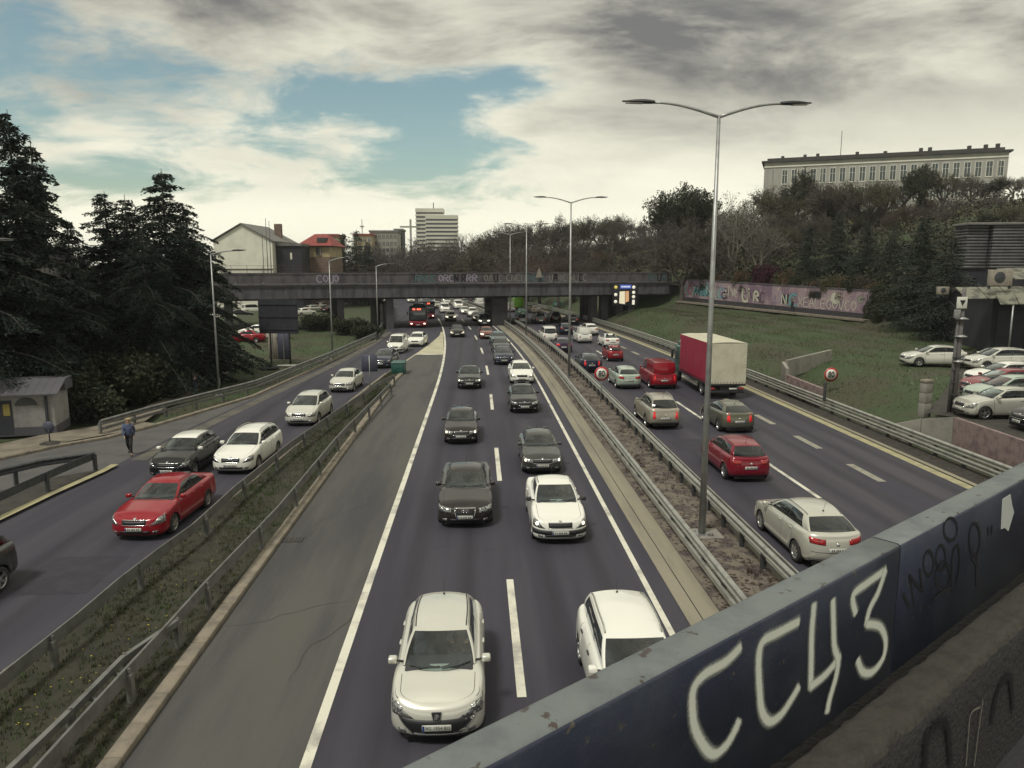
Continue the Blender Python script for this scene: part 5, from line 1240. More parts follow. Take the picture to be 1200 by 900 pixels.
rt_ = tpart('rear_curtain', 'tarp_cream', rearf)
for k in range(13): tpart('buckle_strap', 'trim', lambda b: b.box(-1.2+k*.2-.012, -1.2+k*.2+.012, -.05, -.032, .98, 1.16), rt_)
for k in range(12):
    for sd in (-1, 1): tpart('eyelet', 'trim', lambda b: b.box(sd*1.225-.012, sd*1.225+.012, -.052, -.034, 1.3+k*.2-.02, 1.3+k*.2+.02), rt_)
for k in range(24): tpart('buckle_strap', 'trim', lambda b: b.box(-1.285, -1.262, .2+k*.28, .225+k*.28, .98, 1.2))
tpart('tarp_roof', 'tarp_cream', lambda b: b.grid([[(-1.25, y, 3.68), (-.6, y, 3.73+.02*math.sin(y*3)), (0, y, 3.74+.015*math.sin(y*2.3)), (.6, y, 3.73+.02*math.sin(y*3)), (1.25, y, 3.68)] for y in frange(-.01, LB, .5)], 0, True))
tpart('front_wall', 'tarp_cream', lambda b: b.box(-1.24, 1.24, LB-.03, LB, 1.02, 3.66))
tpart('load_bed', 'trim', lambda b: b.rbox(-1.26, 1.26, 0, LB, .88, 1.02, .02))
tpart('chassis', 'black', lambda b: (b.box(-.42, .42, .1, LB+1.9, .55, .86), b.box(-1.1, 1.1, .02, .12, .50, .62)))
tpart('bumper_bar', 'trim', lambda b: b.rbox(-1.15, 1.15, -.02, .08, .42, .56, .02))
for sd in (-1, 1): tpart('tail_light', 'tail_red', lambda b: b.rbox(sd*.95-.16, sd*.95+.16, -.05, -.01, .66, .78, .01))
tpart('number_plate', 'plate', lambda b: b.rbox(.15, .67, -.04, -.015, .64, .76, .005, seg=1)); tpart('side_guard', 'galv', lambda b: b.box(-1.2, -1.16, 2.6, 5.2, .5, .62)); tpart('fuel_tank', 'galv', lambda b: b.rbox(-1.15, -.6, 3.0, 4.4, .4, .9, .12))
cb_ = tpart('cab', 'p_green', lambda b: (b.rbox(-1.15, 1.15, LB+.25, LB+1.95, .75, 2.75, .14), b.rbox(-1.0, 1.0, LB+.3, LB+1.7, 2.7, 3.1, .16)))
tpart('side_window', 'win_glass', lambda b: (b.rbox(-1.165, -1.14, LB+.75, LB+1.6, 1.75, 2.45, .01)), cb_); tpart('side_window', 'win_glass', lambda b: b.rbox(1.14, 1.165, LB+.75, LB+1.6, 1.75, 2.45, .01), cb_); tpart('windscreen', 'win_glass', lambda b: b.rbox(-1.0, 1.0, LB+1.93, LB+1.965, 1.7, 2.55, .01), cb_)
for sd in (-1, 1): tpart('wing_mirror', 'trim', lambda b: (b.rbox(sd*1.38-.09, sd*1.38+.09, LB+1.55, LB+1.7, 1.75, 2.35, .03), b.tube([(sd*1.1, LB+1.6, 2.4), (sd*1.35, LB+1.6, 2.38)], .02, 5)))
if (5, 0) not in WHEELS: WHEELS[(5, 0)] = make_wheel(5)
for y_ in (1.7, LB+1.2):
    for sd in (-1, 1):
        o = put('wheel', WHEELS[(5, 0)][0], ['tyre'], tr, (sd*1.0, y_, .48), math.pi/2 if sd < 0 else -math.pi/2); o.scale = (.48, .55, .48); put('rim', WHEELS[(5, 0)][1], ['steel_rim', 'black'], o)

# ------------------------------------------------------------------ buses and the lime truck
mat('bus_sign', (0.05, 0.01, 0.01), 0.4, emit=((1.0, 0.12, 0.06), 2.2))
def bus(px, py, label, body='p_black', low='p_red2', L_=12.0, H_=3.05):
    p = G(px, py); o = thing('bus', label, 'bus', (p.x, p.y, 0), road_heading(min(p.y, 150), True)+math.pi/2-0.02)
    def q(nm, m, fn, par=o): b = MB(); fn(b); return b.obj(nm, m, par)
    bd = q('body', body, lambda b: b.rbox(-1.25, 1.25, 0, L_, 1.0, H_, .16, seg=3)); q('lower_body', low, lambda b: b.rbox(-1.26, 1.26, -.01, L_, .30, 1.02, .10))
    ws = q('windscreen', 'win_glass', lambda b: b.rbox(-1.1, 1.1, -.035, .02, 1.15, 2.45, .02)); 
    for sd in (-1, 1): q('wiper', 'black', lambda b: b.tube([(sd*.1, -.05, 1.16), (sd*.6, -.05, 1.75)], .015, 4), ws)
    q('destination_display', 'bus_sign', lambda b: [b.box(-.72+k*.2, -.72+k*.2+.14, -.045, .0, 2.58, 2.78) for k in range(6) if k != 2])
    for sd in (-1, 1):
        q('headlight', 'lens_lit', lambda b: b.rbox(sd*.92-.13, sd*.92+.13, -.05, .02, .55, .72, .03)); q('wing_mirror', 'trim', lambda b: (b.rbox(sd*1.45-.1, sd*1.45+.1, -.25, -.12, 1.9, 2.35, .03), b.tube([(sd*1.2, 0, 2.5), (sd*1.45, -.18, 2.4)], .025, 5)))
        for k in range(7): q('side_window', 'win_glass', lambda b: b.rbox(sd*1.255-.012, sd*1.255+.012, .5+k*1.6, 1.9+k*1.6, 1.3, 2.5, .01, seg=1))
        for y_ in (2.4, L_-3.2): w_ = put('wheel', WHEELS[(5, 0)][0], ['tyre'], o, (sd*1.05, y_, .48), math.pi/2 if sd < 0 else -math.pi/2); w_.scale = (.48, .5, .48); put('rim', WHEELS[(5, 0)][1], ['steel_rim', 'black'], w_)
    q('number_plate', 'plate', lambda b: b.box(-.26, .26, -.045, 0, .42, .53)); q('roof_unit', body, lambda b: b.rbox(-.8, .8, 3, 6, H_-.02, H_+.16, .06))
    return o
bus(490, 384.5, 'dark city bus with red destination display coming from under the overpass')
bus(501, 374.5, 'second dark bus half hidden behind the first on the slip road')
bus(498, 363.5, 'red and white coach behind the two dark buses beyond the overpass', 'p_white', 'p_red', 11, 3.2)
p_ = G(610, 366); lt = thing('truck', 'lime green box truck beyond the overpass in the outbound lanes', 'truck', (p_.x, p_.y, 0), road_heading(p_.y, False)-math.pi/2)
def q_(nm, m, fn): b = MB(); fn(b); return b.obj(nm, m, lt)
q_('cargo_box', 'p_lime', lambda b: b.rbox(-1.2, 1.2, 0, 5.5, .9, 3.1, .08)); q_('rear_door', 'p_lime', lambda b: b.rbox(-1.05, 1.05, -.03, .01, 1.0, 2.95, .01)); q_('cab', 'p_white', lambda b: b.rbox(-1.05, 1.05, 5.7, 7.4, .5, 2.4, .15)); q_('chassis', 'black', lambda b: b.box(-.9, .9, .1, 7.2, .4, .9))
for sd in (-1, 1):
    q_('tail_light', 'tail_red', lambda b: b.box(sd*.95-.12, sd*.95+.12, -.05, 0, .72, .84))
    for y_ in (1.4, 6.3): w_ = put('wheel', WHEELS[(5, 0)][0], ['tyre'], lt, (sd*.95, y_, .42), math.pi/2 if sd < 0 else -math.pi/2); w_.scale = (.42, .5, .42); put('rim', WHEELS[(5, 0)][1], ['steel_rim', 'black'], w_)
# ================================================================== OVERPASS, WALLS, BUILDINGS, STREET FURNITURE
BL, BR = Vector((-36.0, 98.0, 0)), Vector((31.5, 118.0, 0)); bd = (BR-BL).normalized(); bn = Vector((-bd.y, bd.x, 0)); BLEN = (BR-BL).length
def BP(a, p, z): return BL+bd*a+bn*p+Vector((0, 0, z))       # a along the bridge, p away from the camera
BROT = math.atan2(bd.y, bd.x)
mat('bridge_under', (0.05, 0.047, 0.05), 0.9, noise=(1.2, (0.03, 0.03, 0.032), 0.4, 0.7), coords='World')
mat('parapet_conc', (0.108, 0.100, 0.105), 0.88, noise=(1.1, (0.058, 0.053, 0.060), 0.42, 0.66), noise2=(12, (0.155, 0.145, 0.135), 0.58, 0.78), coords='World', mapping=(1, 1, .4))
mat('rust_rail', (0.10, 0.05, 0.045), 0.8, 0.2, noise=(6, (0.16, 0.07, 0.05), 0.4, 0.7))
ov = thing('overpass', 'long grey concrete road overpass with graffiti on its parapet crossing the motorway', 'bridge', BL, BROT)
def bx(nm, m, a0, a1, p0, p1, z0, z1, par=ov): b = MB(); b.box(a0, a1, p0, p1, z0, z1); return b.obj(nm, m, par)
A0, A1 = -60.0, BLEN+1.0
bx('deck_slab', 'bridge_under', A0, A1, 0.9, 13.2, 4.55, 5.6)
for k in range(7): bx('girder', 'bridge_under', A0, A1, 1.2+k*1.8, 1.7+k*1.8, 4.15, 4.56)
ln = 3.4; n = int((A1-A0)/ln)
fcm = MB(); fcm.box(0.015, ln-0.015, 0.0, 0.9, 0, 1.62); fcm = fcm.mesh('fascia_panel', fixn=True)
ppm = MB(); ppm.box(0.02, ln-0.02, 0, 0.25, 0, 1.22); ppm.box(0.0, ln, -0.06, 0.3, 1.22, 1.36); ppm = ppm.mesh('parapet_panel', fixn=True)
PPN = []
for k in range(n):
    put('fascia_panel', fcm, 'bridge_concrete', ov, (A0+k*ln, random.uniform(-.012, .012), 4.42))
    PPN.append(put('parapet_panel', ppm, 'parapet_conc', ov, (A0+k*ln, 0.75+random.uniform(-.01, .01), 6.42)))
    put('parapet_panel', ppm, 'parapet_conc', ov, (A0+k*ln, 12.6, 6.42))
bx('footway', 'bridge_under', A0, A1, -0.15, 13.3, 6.0, 6.2); bx('edge_strip', 'parapet_conc', A0, A1, -0.18, 0.3, 6.2, 6.36)
for k in range(int((A1-A0)/2.2)): b = MB(); b.box(-.03, .03, 12.9, 12.96, 6.3, 8.9); o = b.obj('fence_post', 'galv_dark', ov); o.location.x = A0+k*2.2
for z_ in (7.9, 8.35, 8.8): bx('fence_rail', 'rust_rail', A0, A1, 12.91, 12.94, z_, z_+.04)
def pier(a, w_, p0, p1, m='bridge_under'): bx('pier', m, a-w_/2, a+w_/2, p0, p1, -.2, 4.2)
def a_at(px): # pixel column -> position along the bridge front
    d = ray(px, 340); 
    t = (BL.x*bn.x+BL.y*bn.y)/(d[0]*bn.x+d[1]*bn.y); p = Vector((d[0]*t, d[1]*t, 0)); return (p-Vector((BL.x, BL.y, 0))).dot(bd)
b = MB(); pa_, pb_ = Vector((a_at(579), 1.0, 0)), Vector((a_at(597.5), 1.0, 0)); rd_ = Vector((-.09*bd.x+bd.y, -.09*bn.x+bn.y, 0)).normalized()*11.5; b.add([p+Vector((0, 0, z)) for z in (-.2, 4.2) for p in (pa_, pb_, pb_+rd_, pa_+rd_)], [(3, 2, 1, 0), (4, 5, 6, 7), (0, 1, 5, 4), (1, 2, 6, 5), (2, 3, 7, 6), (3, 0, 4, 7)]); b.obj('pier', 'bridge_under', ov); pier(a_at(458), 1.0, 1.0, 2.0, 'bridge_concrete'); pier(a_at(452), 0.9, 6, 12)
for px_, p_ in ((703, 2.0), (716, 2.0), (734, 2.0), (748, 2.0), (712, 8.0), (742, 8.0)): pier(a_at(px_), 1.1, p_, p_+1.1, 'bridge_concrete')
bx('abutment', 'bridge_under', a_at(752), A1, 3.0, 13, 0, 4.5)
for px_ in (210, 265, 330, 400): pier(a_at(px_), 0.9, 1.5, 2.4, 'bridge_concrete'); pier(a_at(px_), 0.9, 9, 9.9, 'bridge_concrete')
# graffiti on the parapet panels (letters sprayed per panel)
spray('spray_dim', (0.19, 0.18, 0.165)); spray('spray_dimcyan', (0.09, 0.15, 0.16))
frb = (Vector((1, 0, 0)), Vector((0, 0, 1)), Vector((0, -1, 0)))
grf = random.Random(11)
def scribble(x0, w_, z0, h_, rnd):
    k = rnd.randint(0, 5); P = lambda u, v: Vector((x0+u*w_, 0, z0+v*h_))
    L_ = [[P(0, 0), P(.1, .9), P(.6, 1), P(.9, .6), P(.3, .5), P(.95, 0)], [P(.9, .9), P(.3, 1), P(0, .5), P(.3, 0), P(.95, .1)], [P(0, 0), P(.4, 1), P(.6, 1), P(1, 0), P(.7, .4), P(.2, .4)],
          [P(0, 1), P(.1, 0), P(.9, 0), P(1, 1)], [P(0, 0), P(0, 1), P(.9, .1), P(1, 1)], [P(.5, 0), P(0, .5), P(.5, 1), P(1, .5), P(.5, 0)]]
    return [L_[k]]
for i, o in enumerate(PPN):
    a = A0+i*ln; px_ = None
    if a < a_at(325) or a > a_at(800): continue
    cc = grf.choice(['spray_dim', 'spray_dimcyan', 'spray_dim', 'spray_lilac', 'spray_dimcyan', 'spray_dim']); 
    if grf.random() < .62:
        u = .15
        while u < ln-.8:
            w_ = grf.uniform(.5, .75); graffito('graffiti_letter', scribble(u, w_, .15, .95, grf), .16, cc if grf.random() < .75 else 'spray_black', o, frb, .004); u += w_+.15
# warning sign seen from behind, on the overpass
mat('sign_back', (0.36, 0.33, 0.28), 0.5, 0.4, noise=(5, (0.28, 0.22, 0.18), 0.4, 0.7)); mat('sign_blueback', (0.075, 0.078, 0.115), 0.55, 0.3, noise=(3, (0.055, 0.058, 0.085), 0.4, 0.7))
pw = BP(a_at(633), 0.5, 6.36); sg = thing('warning_sign', 'triangular sign seen from behind standing on the overpass', 'sign', pw, BROT)
b = MB(); b.tube([(0, 0, 0), (0, 0, 1.9)], .04, 8); b.obj('post', 'pole', sg); b = MB(); T = Matrix.Translation((0, 0, .75)) @ Matrix.Rotation(R(90), 4, 'X'); b.prism([(-.55, 0), (.55, 0), (.06, 1.35), (-.06, 1.35)], .03, .06, T=T); b.obj('sign_plate', 'sign_back', sg)
# message sign
mat('led_black', (0.012, 0.010, 0.016), 0.5); mat('led_blue', (0.02, 0.05, 0.25), 0.4, emit=((0.05, 0.12, 0.55), 0.5)); mat('led_cream', (0.5, 0.46, 0.36), 0.5, emit=((1, .9, .62), 0.32)); mat('led_orange', (0.5, 0.3, 0.16), 0.5, emit=((1, .55, .28), 0.22)); mat('led_white', (0.5, 0.5, 0.45), 0.5, emit=((1, .95, .75), 0.35)); mat('led_yellow', (0.5, 0.42, 0.1), 0.5, emit=((1, .8, .2), 0.25))
lc = AT(733, 345, 113.4); ms = thing('message_sign', 'dark electronic message board with round symbols hung beside the overpass', 'sign', (lc.x, lc.y, 0), 0)
def mp(nm, m, fn, par=ms): b = MB(); fn(b); return b.obj(nm, m, par)
z1_, z0_ = AT(733, 333, 113.4).z, AT(733, 358.5, 113.4).z; hw = 1.95
mp('pole', 'galv_dark', lambda b: b.box(.55, .95, .35, .75, 0, z1_-.2)); cs = mp('cabinet', 'led_black', lambda b: b.rbox(-hw, hw, 0, .35, z0_, z1_, .04)); zc_ = lambda v: z0_+(z1_-z0_)*v
mp('title_bar', 'led_blue', lambda b: b.box(-.85, .85, -.03, 0, zc_(.80), zc_(.97)), cs); [mp('title_mark', 'led_white', lambda b: b.box(x_-.07, x_+.07, -.036, -.03, zc_(.85), zc_(.92)), cs) for x_ in (-.6, -.4, -.2, 0, .2, .4, .6)]
mp('map_panel', 'led_cream', lambda b: b.prism([(-.95, zc_(.12)), (-.05, zc_(.08)), (-.1, zc_(.68)), (-.9, zc_(.66))], 0, .03, T=Matrix.Rotation(R(90), 4, 'X')), cs); mp('map_panel', 'led_orange', lambda b: b.prism([(.0, zc_(.16)), (.55, zc_(.22)), (.5, zc_(.68)), (-.02, zc_(.68))], 0, .03, T=Matrix.Rotation(R(90), 4, 'X')), cs)
for x_, v_, m_ in ((-1.5, .86, 'led_yellow'), (-1.5, .52, 'led_white'), (-1.5, .20, 'led_white'), (1.25, .86, 'led_white'), (1.25, .62, 'led_white'), (1.25, .42, 'led_white')):
    mp('symbol', m_, lambda b: b.lathe([(0, -.03), (.25, -.03), (.25, .01)], 16, 'Y', c=(x_, 0, zc_(v_))), cs)
mp('symbol', 'led_white', lambda b: b.box(1.05, 1.45, -.03, 0, zc_(.06), zc_(.28)), cs)
# teal direction sign beyond the overpass
mat('sign_teal', (0.02, 0.20, 0.17), 0.5)
p_ = AT(653, 356.5, 150); ds = thing('direction_sign', 'small teal direction sign on the bank beyond the overpass', 'sign', (p_.x, 150, hgt(p_.x-cv(150), 150)), 0); zb_ = p_.z-ds.location.z
b = MB(); b.tube([(-.5, .1, -.3), (-.5, .1, zb_)], .05, 6); b.obj('post', 'galv_dark', ds); b = MB(); b.tube([(.5, .1, -.3), (.5, .1, zb_)], .05, 6); b.obj('post', 'galv_dark', ds); b = MB(); b.rbox(-.75, .75, -.03, .03, zb_-.5, zb_+.5, .02); sp_ = b.obj('sign_plate', 'sign_teal', ds); b = MB(); [b.box(-.55+k*.3, -.38+k*.3, -.04, -.03, zb_-.2, zb_+.25) for k in range(4)]; b.obj('lettering', 'sticker', sp_)
# retaining wall left of the bus lane
rw = thing('retaining_wall', 'pale concrete retaining wall beside the bus lane under the overpass', 'wall', RP(-11.4, 108))
for k in range(14):
    a, c = RP(-11.55, 108+k*4)-rw.location, RP(-11.55, 112+k*4)-rw.location; b = MB(); b.add([(a.x, a.y+.02, -.2), (c.x, c.y-.02, -.2), (c.x, c.y-.02, 3.4), (a.x, a.y+.02, 3.4), (a.x-.4, a.y+.02, -.2), (c.x-.4, c.y-.02, -.2), (c.x-.4, c.y-.02, 3.4), (a.x-.4, a.y+.02, 3.4)], [(0, 1, 2, 3), (7, 6, 5, 4), (3, 2, 6, 7), (0, 3, 7, 4), (1, 5, 6, 2), (0, 4, 5, 1)]); b.obj('wall_panel', 'concrete', rw)

# ------------------------------------------------------------------ mural wall on the right bank
mat('mural', (0.29, 0.215, 0.235), 0.85, noise=(0.45, (0.16, 0.105, 0.15), 0.42, 0.62), noise2=(2.6, (0.42, 0.35, 0.29), 0.56, 0.72), coords='World', mapping=(1, 1, .5))
mat('plinth_dark', (0.035, 0.033, 0.038), 0.9, noise=(2, (0.06, 0.055, 0.05), 0.5, 0.7), coords='World')
W0, W1 = Vector((RP(wallx(117.5), 117.5).x, 117.5, 0)), Vector((RP(wallx(86.5), 86.5).x, 86.5, 0)); wdv = (W1-W0); WL = wdv.length; wdv = wdv.normalized(); WROT = math.atan2(wdv.y, wdv.x)
mw = thing('mural_wall', 'long mural wall in pink and purple tones with graffiti above the grass bank', 'wall', W0, WROT)
def wz(a): return wall_foot(W0.y+(W1.y-W0.y)*a/WL)
# local frame: x along the wall, -y towards the road
frm = (Vector((1, 0, 0)), Vector((0, 0, 1)), Vector((0, -1, 0)))
npn = 8; MP = []
for k in range(npn):
    a0, a1 = WL*k/npn+.015, WL*(k+1)/npn-.015; z0a, z0b = wz(a0), wz(a1); b = MB()
    b.add([(a0, 0, z0a+.65), (a1, 0, z0b+.65), (a1, 0, z0b+3.35), (a0, 0, z0a+3.35), (a0, .3, z0a+.65), (a1, .3, z0b+.65), (a1, .3, z0b+3.35), (a0, .3, z0a+3.35)], [(0, 1, 2, 3), (7, 6, 5, 4), (3, 2, 6, 7), (0, 3, 7, 4), (1, 5, 6, 2), (0, 4, 5, 1)]); MP.append(b.obj('wall_panel', 'mural', mw))
def slab(nm, m, y0, y1, za, zb): b = MB(); a0, a1 = 0, WL; b.add([(a0, y0, wz(a0)+za), (a1, y0, wz(a1)+za), (a1, y0, wz(a1)+zb), (a0, y0, wz(a0)+zb), (a0, y1, wz(a0)+za), (a1, y1, wz(a1)+za), (a1, y1, wz(a1)+zb), (a0, y1, wz(a0)+zb)], [(0, 1, 2, 3), (7, 6, 5, 4), (3, 2, 6, 7), (0, 3, 7, 4), (1, 5, 6, 2), (0, 4, 5, 1)]); return b.obj(nm, m, mw)
slab('plinth', 'plinth_dark', -.06, .34, -.5, .64); slab('coping', 'bridge_concrete', -.08, .38, 3.352, 3.50); slab('footpath', 'path', -1.3, -.07, -.2, .03)
rn2 = random.Random(4)
for k, (a, w_, z_, h_, m_, wd) in enumerate([(1.0, 1.2, 1.2, 1.4, 'spray_cyan', .16), (2.4, 1.2, 1.0, 1.5, 'spray_black', .10), (4.2, 1.1, 1.0, 1.6, 'spray_black', .12), (4.4, 1.0, 1.2, 1.2, 'spray_cyan', .3), (5.8, .9, 1.1, 1.3, 'spray_pink', .16), (7.2, 1.3, 1.1, 1.3, 'spray_black', .10), (8.2, 1.2, 1.1, 1.3, 'spray_cyan', .22), (9.4, .9, 1.0, 1.4, 'spray_black', .1), (11.2, .9, 1.3, 1.0, 'spray_pale', .1), (13.0, 1.0, .9, 1.7, 'spray_black', .09), (13.2, 1.2, 1.0, 1.6, 'spray_pale', .3), (14.4, .9, 1.0, 1.5, 'spray_black', .09), (15.6, .9, .9, 1.4, 'spray_black', .09), (15.4, .9, 1.0, 1.3, 'spray_pale', .26), (16.6, .8, .9, 1.3, 'spray_black', .09)]):
    p = MP[min(npn-1, int((a+w_/2)/WL*npn))]; graffito('graffiti_letter', scribble(a, w_, wz(a)+z_, h_, rn2), wd, m_, p, frm, .004+.0008*k)
for k in range(26):
    a = rn2.uniform(.3, 11.5) if k < 20 else rn2.uniform(17.5, 22); w_ = rn2.uniform(.7, 1.5); p = MP[min(npn-1, int((a+w_/2)/WL*npn))]
    graffito('graffiti_tag', scribble(a, w_, wz(a)+rn2.uniform(.75, 1.5), rn2.uniform(.8, 1.6), rn2), rn2.uniform(.06, .24), rn2.choice(['spray_black', 'spray_black', 'spray_cyan', 'spray_pale', 'spray_pink', 'spray_lilac', 'spray_grey']), p, frm, .016+.0008*k)
# the pale lettering at the right
def ltr(ch, x, w_, z, h_):
    P = lambda u, v: Vector((x+u*w_, 0, z+v*h_))
    D = {'X': [[P(0, 0), P(1, 1)], [P(0, 1), P(1, 0)]], 'E': [[P(1, 1), P(.1, .95), P(.1, .05), P(1, 0)], [P(.1, .5), P(.8, .5)]], 'A': [[P(0, 0), P(.5, 1), P(1, 0)], [P(.2, .4), P(.8, .4)]], 'L': [[P(.1, 1), P(.1, 0), P(1, 0)]], 'G': [[P(1, .85), P(.5, 1), P(0, .5), P(.5, 0), P(1, .3), P(.6, .45)]], 'O': [[P(.5, 0), P(0, .5), P(.5, 1), P(1, .5), P(.5, 0)]], 'V': [[P(0, 1), P(.5, 0), P(1, 1)]], 'C': [[P(.95, .9), P(.4, 1), P(0, .5), P(.4, 0), P(.95, .1)]]}
    return D[ch]
xx_ = 23.2
for ch in 'XEALEGOVCO':
    graffito('graffiti_letter', ltr(ch, xx_, .72, wz(xx_)+.85, 1.15), .085, 'spray_pale', MP[min(npn-1, int(xx_/WL*npn))], frm, .005); xx_ += .90
for a, z_, r_, m_ in ((29.0, 2.25, .75, 'spray_pale'), (32.6, 2.3, .45, 'spray_grey')): graffito('painted_circle', [[Vector((a+r_*.6*math.cos(t), 0, wz(a)+z_+r_*.6*math.sin(t))) for t in np.linspace(0, 6.28, 10)]], r_*.7, m_, MP[min(npn-1, int(a/WL*npn))], frm, .004)
graffito('painted_square', [[Vector((25.2, 0, wz(25)+2.4)), Vector((25.9, 0, wz(25)+2.4)), Vector((26.6, 0, wz(25)+2.4))]], .75, 'spray_black', MP[6], frm, .004)
# fence hidden in ivy continuing the wall
mat('ivy', (0.020, 0.026, 0.012), 0.8, noise=(1.6, (0.032, 0.034, 0.016), 0.4, 0.7), coords='World')

# ------------------------------------------------------------------ low walls and posts on the right bank
def low_wall(label, a, c, za, zc_2, h, th=.22, m='concrete', name='low_wall'):
    a = Vector((a.x, a.y, 0)); c = Vector((c.x, c.y, 0)); t = (c-a); L_ = t.length; o = thing(name, label, 'wall', (a.x, a.y, za), math.atan2(t.y, t.x)); dz = zc_2-za; n = max(1, int(L_/1.3))
    for k in range(n):
        u0, u1 = k/n, (k+1)/n; b = MB(); x0, x1 = u0*L_+.008, u1*L_-.008; h0 = dz*u0; h1 = dz*u1
        b.add([(x0, -th/2, h0-.5), (x1, -th/2, h1-.5), (x1, -th/2, h1+h), (x0, -th/2, h0+h), (x0, th/2, h0-.5), (x1, th/2, h1-.5), (x1, th/2, h1+h), (x0, th/2, h0+h)], [(0, 1, 2, 3), (7, 6, 5, 4), (3, 2, 6, 7), (0, 3, 7, 4), (1, 5, 6, 2), (0, 4, 5, 1)]); b.obj('slab', m, o)
    return o
mat('pink_conc', (0.24, 0.18, 0.17), 0.88, noise=(2.4, (0.15, 0.105, 0.11), 0.42, 0.66), noise2=(14, (0.30, 0.25, 0.21), 0.58, 0.78), coords='World')
q1, q2 = G(921, 434, 1.1), G(973, 421, 1.5); low_wall('weathered low concrete wall lying across the grass near the speed sign', q1, q2, 1.1, 1.5, .75)
q1, q2 = G(917, 440, .9), G(922, 449, .8); low_wall('short tilted concrete slab at the left end of the weathered low wall', q1, q2, .9, .8, 1.0)
q1, q2 = G(922, 453, .55), G(963, 468, .5); low_wall('low pinkish wall with faint graffiti sloping down to the guardrail', q1, q2, .62, .45, .75, m='pink_conc')
q = G(1083, 484, 1.3); cp = thing('concrete_post', 'squat upright concrete post standing on the grass by the parked cars', 'post', q, .3)
for k in range(3): b = MB(); b.rbox(-.24, .24, -.18, .18, -.2 if k == 0 else k*.52, (k+1)*.52-.012, .02); b.obj('block', 'concrete', cp)
b = MB(); b.rbox(-.27, .27, -.2, .2, 1.56, 1.70, .02); b.obj('cap', 'kerb', cp)
rwl = thing('retaining_wall', 'low concrete retaining wall with scribbled graffiti below the parked cars', 'wall', (0, 0, 0))
rp = [G(1046, 497, .75), G(1080, 491, 1.2), G(1118, 489, 1.55), G(1200, 517, 1.55), G(1300, 552, 1.55)]
for k in range(4):
    a, c = rp[k], rp[k+1]; n = max(1, int((c-a).length/1.6))
    for j in range(n):
        u, v = a.lerp(c, j/n), a.lerp(c, (j+1)/n); t = (v-u).normalized(); nn = Vector((t.y, -t.x, 0)).normalized()*.2; g = t*.012
        if nn.x < 0: nn = -nn
        b = MB(); b.add([(u.x+g.x, u.y+g.y, -.3), (v.x-g.x, v.y-g.y, -.3), (v.x-g.x, v.y-g.y, v.z), (u.x+g.x, u.y+g.y, u.z)]+[(p.x+nn.x, p.y+nn.y, z) for p, z in ((u+g, -.3), (v-g, -.3), (v-g, v.z), (u+g, u.z))], [(0, 1, 2, 3), (7, 6, 5, 4), (3, 2, 6, 7), (0, 3, 7, 4), (1, 5, 6, 2), (0, 4, 5, 1)]); o_ = b.obj('wall_slab', 'pink_conc' if k >= 2 else 'concrete', rwl)
        if k == 3 and j < 5:
            fr2 = (t, Vector((0, 0, 1)), -nn.normalized()); base = u+t*.3
            for jj in range(3): graffito('graffiti_letter', [[base+t*(.35*jj)+Vector((0, 0, -.5+.1*jj)), base+t*(.35*jj+.1)+Vector((0, 0, -.2)), base+t*(.35*jj+.2)+Vector((0, 0, -.45)), base+t*(.35*jj+.05)+Vector((0, 0, -.6))]], .035, 'spray_red' if j == 0 else 'spray_black', o_, fr2, .004)
# soil fill behind the retaining wall, carrying the parked cars
fill = [Vector((p.x+.18, p.y, 0)) for p in rp[1:]] + [Vector((60, 20, 0)), Vector((60, 52, 0)), G(1125, 432, 1.5), G(1100, 470, 1.4)]
poly_sheet('parking_ground', fill, 1.52, 'soil_dark')

